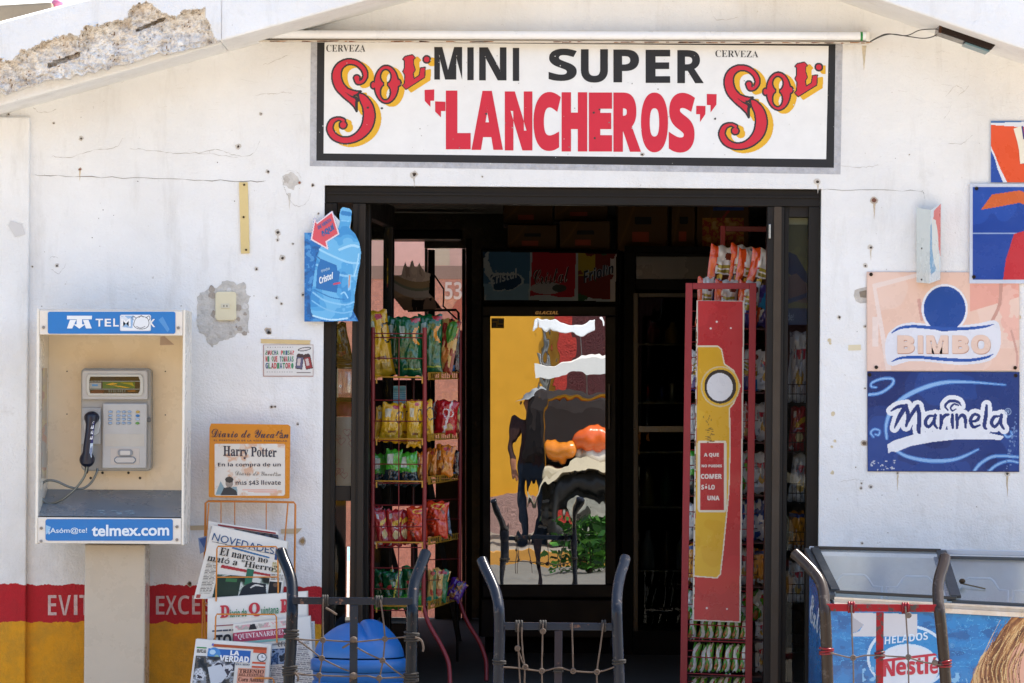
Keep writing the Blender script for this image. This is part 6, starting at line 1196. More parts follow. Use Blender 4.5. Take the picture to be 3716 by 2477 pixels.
for x, h, c, nm in [(2352, 66, '#a32a30', 'red and silver can, left of the three cans in the dark fridge'), (2402, 66, '#2b3f8c', 'blue can in the middle of the three cans in the dark fridge'), (2440, 70, '#8e8d88', 'plain silver can, right of the three cans in the dark fridge')]:
    m = MB(); q = P(x, 1456, 3.2); k = sc(3.2); R0, H0 = 19 / k, h / k
    m.lathe([(R0 * .8, q.z + .001), (R0, q.z + .008), (R0, q.z + H0 - .012), (R0 * .82, q.z + H0), (.001, q.z + H0 - .002)], q.x, 3.2, c, 'metal', 20, True, ['#999996', c, c, '#999996']); tag(m.build('drink_can'), nm, 'can', 'cans in the dark fridge')
for i, (x, y0, c) in enumerate([(2350, 1838, '#7a6a20'), (2420, 1838, '#2d5a38'), (2350, 2066, '#8f9496'), (2420, 2066, '#3a2018'), (2480, 2066, '#8f9496'), (2370, 1244, '#8f2c28'), (2440, 1244, '#b08a28')]):
    m = MB(); q = P(x, y0, 3.2); hh = .19 if y0 > 1300 else .1
    m.lathe([(.03, q.z + .001), (.034, q.z + .01), (.034, q.z + hh * .6), (.013, q.z + hh * .85), (.013, q.z + hh), (.001, q.z + hh)], q.x, 3.2, c, 'plastic', 18)
    tag(m.build('drink_bottle'), ['olive bottle at the left of the lower middle shelf', 'green bottle beside the olive one on the lower middle shelf', 'clear bottle at the left of the lowest stocked shelf', 'brown bottle in the middle of the lowest stocked shelf', 'clear bottle right of the brown one on the lowest stocked shelf', 'short red bottle on the top shelf', 'short yellow bottle on the top shelf'][i] + ' of the dark fridge', 'bottle', 'bottles in the dark fridge')
# cardboard boxes on the fridges
BX = [((1826, 728, 2006, 812), 3.28, 'upper left carton of the stack above the mirror-door fridge', 0), ((2012, 724, 2206, 798), 3.25, 'upper right carton of the stack above the mirror-door fridge', 0), ((1840, 816, 2022, 906), 3.12, 'lower left carton with a bright hand slot, above the mirror-door fridge', 1), ((2030, 802, 2216, 908), 3.10, 'lower right carton with a dark hand slot, above the mirror-door fridge', 1), ((2240, 726, 2424, 910), 3.1, 'tall carton with a hand slot above the dark fridge', 1), ((2436, 726, 2524, 908), 3.12, 'narrow carton beside the tall one above the dark fridge', 1), ((2528, 730, 2720, 910), 3.14, 'carton with red and blue print behind the tall red upright', 2)]
for (x0, y0, x1, y1), Y, l, kind in BX:
    t = thing('cardboard_box', l, 'box', P((x0 + x1) / 2, y1, Y), 'cartons stacked on the fridges'); m = MB()
    a = P(x0, y1, Y); b = P(x1, y0, Y); m.box(a.x, b.x, Y, Y + .36, a.z, b.z, '#4c330f', 'cardboard', .006); m.build('carton', t)
    m = MB(); pj = plane(Y - .0012); w_, h_ = x1 - x0, y1 - y0; r = Ras(x0, y0, x1, y1, 3)
    r.stroke([(x0 + 8, y1 - 20, 5), (x0 + w_ * .2, y0 + h_ * .5, 9), (x0 + w_ * .36, y0 + 6, 5)], '#5a3c12', None, 3); r.rect(x0 + w_ * .3, y0 + h_ * .62, x0 + w_ * .62, y0 + h_ * .82, '#8a3a22')
    if kind == 1: r.rrect(x0 + w_ * .34, y0 + h_ * .32, x0 + w_ * .68, y0 + h_ * .47, 5, '#0c0a08')
    if kind == 2: r.stroke([(x0 + 30, y1 - 40, 8), (x0 + 120, y0 + 30, 8)], '#8c2c20', None, 1); r.rect(x0 + 60, y0 + 20, x1 - 20, y0 + 32, '#26407a'); r.photo(x0 + 20, y0 + 60, x1 - 20, y1 - 10, ['#9a6a1e', '#8c2c20', '#9a6a1e', '#b08a50'], 24, 7)
    r.emit(m, pj, 0, 'cardboard'); m.build('carton_print', t)
# ---------------------------------------------------------------- odds and ends in the dim back of the shop
t = thing('card_display', 'bent card display shaped like a raised hand on a thin black wire arm', 'display', P(1500, 1130, 2.4))
hp_ = [(690, 830), (775, 830), (790, 760), (812, 705), (830, 755), (855, 750), (866, 700), (885, 690), (900, 755), (925, 755), (945, 710), (965, 755), (1000, 800), (1050, 815), (1035, 1000), (1100, 1070), (1160, 1150), (800, 1165), (700, 1040)]
hp_ = Z(hp_, (1160, 680), .3827)
bend = lambda x, y, o=0: P(x, y, 2.4 - (.10 if y > 1080 else 0) * ((y - 1080) / 46) - .03 * math.sin((x - 1420) / 60) - o)
r = Ras(1420, 940, 1608, 1130, 2); r.poly(hp_, '#d8c6ba'); mk = r.a >= 0; nz = fbm(r.X * 1.6, r.Y * .5, 40, 8, 3)  # card tones lightened to stand in for light coming through the sheet
r.fill(mk & (nz > .55), '#ead9ca'); r.fill(mk & (nz < .42), '#b8a294'); cv = r.Y - 1040 + ((r.X - 1520) / 60) ** 2 * 14
r.fill(mk & (cv > -18) & (cv < 6), '#b09878'); r.fill(mk & (cv >= 6) & (cv < 16), '#7f8a78'); r.fill(mk & (cv >= 16) & (cv < 42), '#b8b0ac'); r.fill(mk & (cv >= 42) & (r.X < 1500), '#b89c80'); r.fill(mk & (cv >= 48) & (r.X >= 1495) & (nz > .4), '#3a3634')
m = MB(); r.emit(m, bend, 0, 'paper', 6); b2 = MB(); r.emit(b2, lambda x, y, o: bend(x, y, -.002), 0, 'paper', 6); m.build('card', t); b2.build('card_back', t)
m = MB(); m.tube([P(x, y, 2.36) for x, y in [(1565, 990), (1578, 1000), (1610, 1048), (1610, 1085), (1608, 1110), (1660, 1160)]], .004, '#17140f', 'dark_frame', 6); m.tube([P(1480, 1127, 2.36), P(1655, 1124, 2.36), P(1664, 1135, 2.36), P(1668, 1300, 2.36), (P(1668, 1300, 2.36).x, 2.36, zF)], .006, '#17140f', 'dark_frame', 6); m.build('wire_arm', t)
t = thing('dark_counter', 'black shop counter with an opening, seen through the left rack', 'counter', P(1460, 2490, 4.4)); t.location.z = zF
m = MB(); 
for a in [(1330, 1378, 1402, 1836), (1474, 1378, 1560, 1836), (1403, 1378, 1473, 1398), (1403, 1470, 1473, 1836)]: m.pbox(*a, 4.4, 4.75, '#14110f', 'dark_frame', .002)
m.pbox(1330, 1837, 1400, 2490, 4.4, 4.75, '#14110f', 'dark_frame'); m.build('body', t)
t = thing('folding_stand', 'black folding stand with slanted legs behind the left rack', 'stand', P(1560, 2470, 4.0)); t.location.z = zF
for a, b in [((1558, 1740), (1672, 2360)), ((1404, 1940), (1500, 2300)), ((1505, 1940), (1508, 2300))]:
    m = MB(); bar(a, b, 20, 4.0, '#100f0e', .02, m); m.build('leg', t)
m = MB(); bar((1400, 2362), (1720, 2350), 16, 4.03, '#100f0e', .02, m); m.build('crossbar', t)
m = MB(); a, b = P(1372, 2345, 1.6), P(1470, 2262, 1.6); m.box(a.x, b.x, 1.6, 1.9, zF, b.z, '#33210f', 'cardboard', .004); m.box(a.x - .01, b.x + .01, 1.59, 1.91, b.z, b.z + .01, '#8a8780', 'paper', .003); tag(m.build('wooden_crate'), 'dark wooden crate with a pale sheet on top, behind the blue bin', 'crate')
# ---------------------------------------------------------------- behind the shop: a pink building in the light
pw = thing('pink_building', 'salmon pink building seen through the rear door, with a pale number', 'building', P(1500, 1500, 9.6)); pw.location.z = 0
m = MB(); YW = 9.6
k0 = lambda px: P(px, 1500, YW).x; kz = lambda py: P(1480, py, YW).z
x_ = [-4.5, k0(1259), k0(1273), k0(1402), k0(1473), 3.5]; SAL = '#e2957c'
m.box(x_[0], x_[1], YW, YW + .2, 0, 2.95, SAL, 'plaster'); m.box(x_[1], x_[2], YW, YW + .2, kz(1985), 2.95, SAL, 'plaster'); m.box(x_[2], x_[3], YW, YW + .2, 0, 2.95, SAL, 'plaster'); m.box(x_[3], x_[4], YW, YW + .2, 0, kz(1475), SAL, 'plaster'); m.box(x_[3], x_[4], YW, YW + .2, kz(1395), 2.95, SAL, 'plaster'); m.box(x_[4], x_[5], YW, YW + .2, 0, 2.95, SAL, 'plaster')
m.build('wall', pw)
m = MB(); pj = plane(YW - .004)
for a, c in [((1150, 780, 1700, 964), '#e3ab98'), ((1405, 780, 1432, 964), '#ecd0a8'), ((1150, 964, 1760, 1012), '#a87f6c'), ((1405, 1012, 1428, 1120), '#e6b48a'), ((1560, 780, 1632, 962), '#d9b79a')]: m.poly([(a[0], a[1]), (a[2], a[1]), (a[2], a[3]), (a[0], a[3])], pj, .001 if c != '#d9b79a' else .002, c, 'paint')
m.poly([(1640, 1120), (1700, 1020), (1740, 1020), (1740, 1160), (1640, 1160)], pj, .0005, '#b8584c', 'paint'); m.text('53', (1614, 1022, 1676, 1086), pj, .003, '#e6c4b4', 'paint', 'sans', .0); m.build('painted_bands', pw)
m = MB(); m.box(x_[3] - .02, x_[4] + .02, YW + .1, YW + .13, kz(1475), kz(1395), '#5fb4d6', 'enamel')  # turquoise panel added behind the opening in place of the sea view
for k in range(8): m.box(x_[3], x_[4], YW + .085, YW + .0995, kz(1475) + k * .014, kz(1475) + k * .014 + .004, '#8fd0e6', 'enamel')
m.build('sea_blue_panel', pw)
# ---------------------------------------------------------------- blue swing-lid bin
t = thing('litter_bin', 'round blue plastic bin with a domed swing lid in front of the doorway', 'bin', P(1303, 2600, -.55)); t.location.z = 0
q = P(1303, 2405, -.55); kx_ = sc(-.55); R0 = 176 / kx_; BL = '#195c9f'
m = MB(); m.lathe([(.001, .0), (R0 * .78, .0), (R0 * .8, .02), (R0 * .93, q.z - .06), (R0 * .95, q.z - .055), (R0 * .955, q.z - .03)], q.x, -.55, BL, 'plastic', 40)
for zz in (q.z - .075, q.z - .12): m.lathe([(R0 * .935, zz - .008), (R0 * .965, zz - .004), (R0 * .965, zz + .004), (R0 * .935, zz + .008)], q.x, -.55, BL, 'plastic', 40)
m.build('body', t)
m = MB(); m.lathe([(R0 * .95, q.z - .028), (R0 * 1.0, q.z - .026), (R0 * 1.0, q.z + .012), (R0 * .93, q.z + .022)], q.x, -.55, BL, 'plastic', 44); m.build('rim', t)
m = MB(); ctr = Vector((q.x, -.55, q.z + .02))
def dome(u, v):
    a = 2 * math.pi * u; rr2 = R0 * .925 * math.sin(math.pi / 2 * v); x, y = rr2 * math.cos(a), rr2 * math.sin(a)
    q = max(0, 1 - (rr2 / (R0 * .926)) ** 2.8)
    z = .112 * q ** .46 + .022 * math.exp(-((x + .055) ** 2 + y * y) / .0075) * q + .038 * math.exp(-((x - .068) ** 2 + (y - .01) ** 2) / .0062) * q
    z -= .013 * math.exp(-((x - .002 + .3 * y) / .010) ** 2) * q
    return ctr + Vector((x, y, z))
m.grid(lambda u, v: dome(u, v), 120, 60, lambda u, v: C(BL), 'plastic', True); m.build('swing_lid', t)
# ---------------------------------------------------------------- hand trucks with rope netting
GT = 'hand trucks standing in a row before the shop'
def truck(label, Lp, Rp, wd, bary, barh, cx, cw, matT, colT, matB, colB, colC, ropes, wraps, knots, rope='#57493f', Y=-2.0, tails=()):
    k = sc(Y); bx0 = Lp[-1][0]; t = thing('hand_truck', label, 'hand truck', P((Lp[-1][0] + Rp[-1][0]) / 2, 2900, Y), GT); t.location.z = 0
    def yy(y): return Y + (max(0, 2215 - y) / k) * .85            # the handles bend back towards the shop
    for pth in (Lp, Rp):
        m = MB(); pts = [P(x, y, yy(y)) for x, y in spline(pth, 9)]; xe_ = pts[-1].x; pts += [Vector((xe_, Y, .45)), Vector((xe_, Y, .12))]
        m.tube(pts, wd / 2 / k, colT, matT, 16)
        d = (pts[0] - pts[1]).normalized(); m.tube([pts[0], pts[0] + d * wd * .12 / k, pts[0] + d * wd * .2 / k], [wd / 2 / k, wd * .42 / k, wd * .22 / k], colT, matT, 16); m.build('side_tube', t)
    xa_ = np.interp(bary, [p[1] for p in Lp], [p[0] for p in Lp]); xb_ = np.interp(bary, [p[1] for p in Rp], [p[0] for p in Rp])
    m = MB(); m.slab([P(xa_, bary - barh / 2, Y - .006), P(xb_, bary - barh / 2 + 3, Y - .006), P(xb_, bary + barh / 2 + 3, Y - .006), P(xa_, bary + barh / 2, Y - .006)], .012, colB, matB, .002); m.build('cross_bar', t)
    m = MB(); z1 = P(cx, bary + barh / 2 + 3, Y).z; xc0, xc1 = P(cx - cw / 2, 2400, Y).x, P(cx + cw / 2, 2400, Y).x; m.box(xc0, xc1, Y - .005, Y + .005, .16, z1, colC, matB, .002); m.build('centre_bar', t)
    xl_, xr_ = P(Lp[-1][0], 2477, Y).x, P(Rp[-1][0], 2477, Y).x
    for zz in (.40, .20):
        m = MB(); m.box(xl_ + wd / 2.2 / k, xr_ - wd / 2.2 / k, Y + .0055, Y + .014, zz - .014, zz + .014, colB, matB, .002); m.build('lower_bar', t)
    m = MB(); m.box(xl_ - .02, xr_ + .02, Y - .24, Y + .0, .035, .042, colB, matB, .001); m.build('toe_plate', t)
    m = MB(); m.tube([(xl_ - .07, Y + .06, .115), (xr_ + .07, Y + .06, .115)], .01, colB, matB, 8); m.build('axle', t)
    for x in (xl_ - .06, xr_ + .06):
        m = MB(); n = 24; m.tube([(x, Y + .06 + .088 * math.cos(a), .115 + .088 * math.sin(a)) for a in np.linspace(0, 2 * math.pi, n, endpoint=False)], .026, '#1b1a19', 'paint', 8, True, True, True); m.tube([(x - .012, Y + .06, .115), (x + .012, Y + .06, .115)], .066, '#6b6b68', 'metal', 16); m.build('wheel', t)
    m = MB(); rr2 = random.Random(int(cx))
    for pts in ropes: m.tube([P(x, y, Y - .016 - .004 * math.sin(i * 1.3)) for i, (x, y) in enumerate(spline(pts, 5))], 3.0 / k, rope, 'rope', 7)
    for x, y, s_ in knots:
        p_ = P(x, y, Y - .018); m.ball(p_, s_ / k, rope, 'rope', 2, (1.1, .9, .9)); m.tube([p_ + Vector((.008 * math.cos(a), -.004, .008 * math.sin(a))) for a in np.linspace(0, 2 * math.pi, 10, endpoint=False)], 3.4 / k, rope, 'rope', 6, True, True, True)
    for x, y, hw, n, vert in wraps:         # turns of cord round a tube or bar
        for i in range(n):
            off = (i - (n - 1) / 2) * 9; c_ = P(x + (off if vert else 0), y + (0 if vert else off), Y); a0 = rr2.uniform(-.15, .15); pts = []
            for a in np.linspace(0, 2 * math.pi, 16, endpoint=False):
                if vert: pts.append(c_ + Vector((a0 * .01, .012 * math.cos(a), hw / k * math.sin(a))))
                else: pts.append(c_ + Vector((hw / k * math.cos(a), hw * .95 / k * math.sin(a), a0 * hw / k * math.cos(a))))
            m.tube(pts, 4.4 / k, wrapcol, 'rope' if rope == '#57493f' else 'worn_red', 6, True, True, True)
    for pts in tails: m.tube([P(x, y, Y - .03) for x, y in spline(pts, 4)], 4 / k, rope, 'rope', 7)
    m.build('rope_net', t); return t
wrapcol = '#2c2825'; NV = '#0f151d'
truck('black and navy hand truck with a rope net, in front of the blue bin', [(1020, 2000), (1030, 2030), (1046, 2068), (1058, 2110), (1061, 2170), (1058, 2300), (1050, 2440), (1049, 2480)], [(1545, 2006), (1530, 2045), (1513, 2090), (1502, 2130), (1497, 2200), (1494, 2330), (1492, 2440), (1491, 2480)], 42, 2179, 26, 1283, 29, 'worn_navy', NV, 'worn_navy', '#1a212b', '#1c2530',
      [[(1173, 2172), (1172, 2240), (1172, 2310)], [(1380, 2176), (1390, 2240), (1397, 2312)], [(1065, 2316), (1120, 2322), (1172, 2322), (1282, 2328), (1340, 2324), (1397, 2318), (1490, 2308)], [(1172, 2322), (1168, 2390), (1160, 2450), (1158, 2500)], [(1397, 2318), (1390, 2395), (1378, 2458), (1376, 2500)], [(1080, 2322), (1130, 2358), (1168, 2388), (1230, 2420), (1265, 2434)], [(1296, 2350), (1345, 2376), (1388, 2396), (1430, 2430), (1468, 2456)], [(1060, 2440), (1110, 2448), (1158, 2450), (1272, 2454), (1330, 2452), (1376, 2460), (1468, 2456)]],
      [(1057, 2300, 25, 4, False), (1494, 2310, 25, 4, False), (1052, 2432, 25, 4, False), (1491, 2458, 25, 4, False), (1180, 2179, 18, 3, True), (1376, 2182, 18, 3, True)], [(1172, 2322, 9), (1397, 2318, 10), (1168, 2388, 8), (1388, 2396, 9), (1158, 2450, 9), (1376, 2460, 10), (1283, 2320, 13), (1283, 2452, 15)], tails=[[(1182, 2205), (1200, 2215), (1222, 2230)], [(1506, 2312), (1528, 2322), (1536, 2348), (1534, 2364)], [(1268, 2335), (1252, 2345), (1242, 2350)], [(1070, 2440), (1082, 2456), (1080, 2472)]])
truck('dark blue grey hand truck with long vertical net cords, in the middle of the doorway', [(1749, 2032), (1762, 2064), (1783, 2108), (1800, 2152), (1810, 2205), (1813, 2300), (1808, 2480)], [(2269, 2024), (2262, 2052), (2250, 2090), (2241, 2140), (2238, 2200), (2242, 2340), (2248, 2480)], 40, 2271, 27, 2026, 28, 'worn_steel', '#1e222b', 'worn_navy', '#1f2733', '#27242c',
      [[(1880, 2262), (1881, 2340), (1884, 2420), (1888, 2500)], [(1893, 2275), (1896, 2360), (1904, 2424), (1902, 2500)], [(1970, 2262), (1968, 2350), (1966, 2428), (1968, 2500)], [(2076, 2262), (2078, 2350), (2080, 2430)], [(2190, 2262), (2178, 2350), (2166, 2436), (2167, 2500)], [(1826, 2420), (1884, 2424), (1966, 2434), (2026, 2422), (2080, 2434), (2166, 2438), (2228, 2420)], [(1878, 2352), (1892, 2390), (1906, 2420)]],
      [(1811, 2402, 22, 2, False), (2246, 2400, 22, 2, False), (1884, 2271, 18, 3, True), (1970, 2271, 18, 3, True), (2190, 2270, 18, 2, True), (2026, 2430, 16, 2, False)], [(1966, 2434, 8), (2080, 2434, 7), (2166, 2438, 7), (1906, 2420, 6), (1878, 2352, 8), (1970, 2290, 8)])
wrapcol = '#7c2026'
truck('grey brown hand truck with chipped red bars, in front of the ice cream freezer', [(2884, 2008), (2906, 2028), (2942, 2064), (2972, 2102), (2986, 2138), (2992, 2190), (2998, 2300), (3004, 2480)], [(3430, 2020), (3424, 2048), (3410, 2092), (3404, 2130), (3405, 2180), (3416, 2280), (3425, 2380), (3432, 2480)], 42, 2204, 27, 3192, 27, 'worn_steel', '#352c26', 'worn_red', '#8e2229', '#8e2229',
      [[(3090, 2195), (3092, 2300), (3096, 2390), (3098, 2500)], [(3286, 2200), (3292, 2300), (3296, 2384), (3298, 2500)], [(3008, 2366), (3050, 2378), (3096, 2386), (3140, 2378), (3192, 2378), (3250, 2382), (3296, 2386), (3350, 2402), (3416, 2412)]],
      [(2999, 2362, 24, 3, False), (3427, 2408, 24, 3, False), (3090, 2203, 18, 3, True), (3285, 2206, 18, 3, True), (3192, 2376, 16, 3, False)], [(3096, 2386, 7), (3296, 2384, 7), (3297, 2232, 9), (3392, 2404, 10)], rope='#6a5e56')
# ---------------------------------------------------------------- ice cream chest freezer
t = thing('ice_cream_freezer', 'blue chest freezer with sloping sliding glass lids and an ice cream advert', 'freezer', P(3350, 2800, -.7)); t.location.z = 0
A = P(3022, 2168, -.95); ax = P(3716, 2206, -1.10) - A; E1 = A + ax * 1.75
Bk = P(2938, 2000, -.36); bx = P(3716, 2017, -.51) - Bk; E2 = Bk + bx * 1.65
dn = lambda p, z: Vector((p.x, p.y, z)); BLU = '#1f74b0'
m = MB()
lipF, lipB = Vector((0, 0, -.03)), Vector((0, 0, -.03))
f0, f1, b0, b1 = A + Vector((0, 0, -.032)), E1 + Vector((0, 0, -.032)), Bk + Vector((0, 0, -.032)), E2 + Vector((0, 0, -.032))
m.quad(dn(f0, .06), dn(f1, .06), f1, f0, BLU, 'sheet_sign'); m.quad(dn(b0, .06), dn(f0, .06), f0, b0, BLU, 'sheet_sign'); m.quad(dn(f1, .06), dn(b1, .06), b1, f1, BLU, 'sheet_sign'); m.quad(dn(b1, .06), dn(b0, .06), b0, b1, '#9aa0a4', 'sheet_sign')
m.quad(dn(f0, .06), dn(b0, .06), dn(b1, .06), dn(f1, .06), '#777', 'sheet_sign'); m.build('cabinet', t)
def top(u, v, dz=0): return A.lerp(E1, u).lerp(Bk.lerp(E2, u), v) + Vector((0, 0, dz))
nrm = Vector((0, -1, 0))
m = MB()     # aluminium rim along the front and the dark end cap
fr = lambda u, z, o: A.lerp(E1, u) + Vector((0, -o, z))
for z0, z1, o, c in [(-.004, .004, .012, '#c9ced4'), (-.016, -.0045, .010, '#aeb5be'), (-.034, -.0165, .016, '#d3d8de')]: m.add([fr(.004, z0, o), fr(1, z0, o), fr(1, z1, o), fr(.004, z1, o), fr(.004, z1, -.02), fr(1, z1, -.02), fr(.004, z0, -.02), fr(1, z0, -.02)], [(0, 1, 2, 3), (3, 2, 5, 4), (6, 7, 1, 0)], c, 'metal')
m.build('front_rim', t)
m = MB()
def strip(u0, v0, u1, v1, w_, dz, col, h=.012):
    p, q = top(u0, v0, dz), top(u1, v1, dz); d = (q - p).normalized(); n_ = Vector((0, 0, 1)); s_ = d.cross(n_).normalized() * w_ / 2
    pts = [p - s_, q - s_, q + s_, p + s_]; m.slab([x + n_ * h for x in pts], 0, col, 'plastic', .002, (0, 0, -h))
strip(-.004, -.01, -.004, 1.0, .03, -.006, '#3b3f42', .02); m.build('end_cap', t)
def lid(u0, u1, v0, v1, dz, col):
    global m
    m = MB(); strip(u0, v0, u1, v0, .022, dz, col); strip(u0, v1, u1, v1, .024, dz, col); strip(u0, v0 + .025, u0, v1 - .025, .034, dz, col); strip(u1, v0 + .025, u1, v1 - .025, .040, dz, col); o = m.build('glass_lid', t)
    m = MB(); m.quad(top(u0 + .01, v0 + .02, dz + .004), top(u1 - .01, v0 + .02, dz + .004), top(u1 - .01, v1 - .02, dz + .004), top(u0 + .01, v1 - .02, dz + .004), '#fff', 'lid_glass'); m.build('pane', o)
lid(.012, .372, .03, .985, .012, '#23292c'); lid(.36, .99, .05, .93, -.004, '#3a4246')
m = MB(); strip(0, 1.0, 1, 1.0, .03, .0, '#b9bec4', .02); m.build('rear_rim', t)
m = MB(); wl_ = lambda u, v, dz: top(u, v, dz)     # pale inner walls, frost and wire baskets seen through the glass
m.quad(top(.01, .02, -.30), top(.99, .02, -.30), top(.99, .98, -.34), top(.01, .98, -.34), '#eeeae0', 'enamel'); m.quad(top(.01, .965, -.3), top(.99, .965, -.3), top(.99, .965, -.01), top(.01, .965, -.01), '#e8e6dc', 'enamel'); m.quad(top(.01, .03, -.3), top(.01, .97, -.3), top(.01, .97, -.012), top(.01, .03, -.012), '#e8e6dc', 'enamel'); m.build('liner', t)
for k, u0 in enumerate((.03, .21, .39, .57)):
    m = MB(); pr = [(0, 0), (0, .55), (.03, .55), (.045, .72), (.055, .78), (.115, .78), (.125, .72), (.14, .55), (.165, .55), (.165, 0)]
    m.tube([top(u0 + a, .80, -.20 + .19 * b) for a, b in pr], .0045, '#e6eaea', 'enamel', 6); m.tube([top(u0 + a, .45, -.20 + .10 * b) for a, b in pr], .0045, '#e6eaea', 'enamel', 6); m.build('wire_basket', t)
m = MB(); m.ball(top(.405, .36, .02), .013, '#4a3c2c', 'metal', 2, (1, 1, .8)); m.tube([top(.40, .36, .012), top(.47, .30, .006)], .003, '#7a6a50', 'metal', 6); m.build('lock', t)
# printed front
FA = lambda x, y, o=0: None
nF = (f1 - f0).cross(Vector((0, 0, 1))).normalized(); nF = nF if nF.y < 0 else -nF
def onfront(px, py, o=0):
    d = CROT @ Vector(((px - 1858.0) / 3716.0, (1238.5 - py) / 3716.0 + cd.shift_y, -FPX / 3716.0)); c0 = Vector((0, -CAMD, CAMZ)); k = (f0 - c0).dot(nF) / d.dot(nF); return c0 + d * k + nF * (.0012 + o)
m = MB(); r = Ras(3012, 2206, 4060, 2560, 2.4, '#1c74b4'); edge = 2203 + (r.X - 3012) * .055; n1 = fbm(r.X, r.Y * 1.9, 60, 4, 5); n2 = np.abs(fbm(r.X, r.Y * 2.2, 46, 9, 4) - .5)
r.fill(n1 > .58, '#1f80c0'); r.fill(n1 < .40, '#17629e'); r.fill((n2 < .012) & (r.Y < 2420), '#4ea4d6'); r.fill(r.Y < edge, None)
tp = [(3090, 2222), (3328, 2228), (3330, 2309), (3088, 2308), (3088, 2300), (3118, 2290), (3134, 2266), (3096, 2262), (3100, 2240)]; r.poly(tp, '#c9c9cd'); r.poly([(3092, 2226), (3100, 2240), (3135, 2264), (3112, 2290), (3088, 2296)], '#a9aab2')
r.ell(3294, 2385, 148, 118, '#c9dcea'); r.ell(3294, 2387, 138, 110, '#1b86c4'); r.ell(3294, 2420, 116, 84, '#c9dcea'); r.ell(3294, 2422, 110, 80, '#d5dce4')
r.poly(tp[:4] + [(3088, 2300), (3118, 2290), (3134, 2266), (3096, 2262)], '#c9c9cd'); r.poly([(3092, 2228), (3100, 2242), (3134, 2266), (3112, 2290), (3090, 2298)], '#a9aab2')
r.fill((fbm(r.X, r.Y, 18, 3, 3) > .6) & (r.Y > 2400) & (abs(r.X - 3170) < 40), '#7db8de'); r.fill((fbm(r.X, r.Y, 18, 5, 3) > .58) & (r.Y > 2440) & (abs(r.X - 3470) < 40), '#7db8de')
# the hair and cheek at the edge of the advert, a plain study in browns
hair = [(3520, 2480), (3540, 2430), (3560, 2380), (3600, 2340), (3630, 2290), (3670, 2240), (3720, 2215), (3860, 2215), (3900, 2300), (3900, 2560), (3500, 2560)]
mk = r.poly(hair, None, False); fl = (r.X - 3560) * .9 + (r.Y - 2250) * .62 + 30 * np.sin(r.Y / 70); hn = .6 * vnoise(fl, r.Y * .10, 11, 7) + .4 * vnoise(fl, r.Y * .16, 5, 9)
for lo, c in ((0, '#5c3826'), (.26, '#7a4c34'), (.38, '#96653f'), (.47, '#ad7c4e'), (.56, '#c49763'), (.66, '#d8b884')): r.fill(mk & (hn > lo), c)
fm = r.poly([(3655, 2420), (3672, 2370), (3700, 2335), (3760, 2318), (3840, 2340), (3850, 2560), (3640, 2560), (3644, 2480)], None, False)
for k, c in enumerate(('#b98068', '#c58d74', '#cf9a82', '#d8a58e')): r.fill(fm & (r.X > 3650 + k * 14 + 8 * np.sin(r.Y / 30)), c)
for k in range(34):
    x = 3560 + k * 4.2; r.stroke([(x + 70, 2250 + (k % 5) * 14, 1.5), (x + 20 + (k % 3) * 9, 2350, 2.6), (x - 12 + (k % 4) * 7, 2430, 3), (x - 2 + (k % 7) * 4, 2520, 2)], ['#d8b884', '#6b4230', '#b98a58', '#8a5a3a'][k % 4], None, 4)
for k in range(9): r.stroke([(3566 + k * 5, 2392 - k * 10, 2), (3532 + k * 7, 2440, 2.4), (3540 + k * 9, 2520, 2)], '#c99a70' if k % 2 else '#8a5a40', None, 4)
r.fill(r.Y < edge, None); r.emit(m, onfront, 0, 'sheet_sign', 60)
m.text('HELADOS', ((3212, 2310), (3366, 2292), (3368, 2320), (3210, 2338)), onfront, .0014, '#d3e2ee', 'sheet_sign', 'sans', .0)
m.text('N', ((3205, 2398), (3248, 2394), (3248, 2452), (3205, 2455)), onfront, .0014, '#b92340', 'sheet_sign', 'sans', .02); m.text('estlé', ((3252, 2386), (3404, 2374), (3404, 2444), (3252, 2450)), onfront, .0014, '#b92340', 'sheet_sign', 'sans', .02)
m.poly([(3205, 2392), (3392, 2370), (3402, 2377), (3206, 2402)], onfront, .0016, '#b92340', 'sheet_sign'); m.text('®', (3448, 2334, 3464, 2350), onfront, .0014, '#6fb0da', 'sheet_sign'); m.build('front_advert', t)
m = MB(); sl = lambda u, v, o=0: f0.lerp(b0, u) + Vector((0, 0, -v)) + Vector((-.0015 - o, 0, 0)); r = Ras(0, 0, 300, 400, 4, '#1b5f9c'); r.fill(fbm(r.X, r.Y, 90, 3, 4) > .56, '#1f6cac'); r.poly([(30, 170), (110, 150), (120, 400), (40, 400)], '#c9bcd2'); r.stroke([(60, 180, 14), (80, 260, 20), (70, 380, 16)], '#a5525a', None, 3)
r.emit(m, lambda x, y, o: sl(x / 300 * .98 + .01, y / 400 * .6 + .01, o), 0, 'sheet_sign'); m.text('Extrem', ((280, 40), (20, 20), (20, 100), (280, 120)), lambda x, y, o: sl(x / 300, y / 400 * .6 + .05, o), .0015, '#dfe6ee', 'sheet_sign', 'script', .01); m.build('side_advert', t)
m = MB(); m.box(A.x + .05, E1.x - .05, A.y + .12, Bk.y - .05, 0, .059, '#1c1c1c', 'plastic'); m.build('plinth', t)
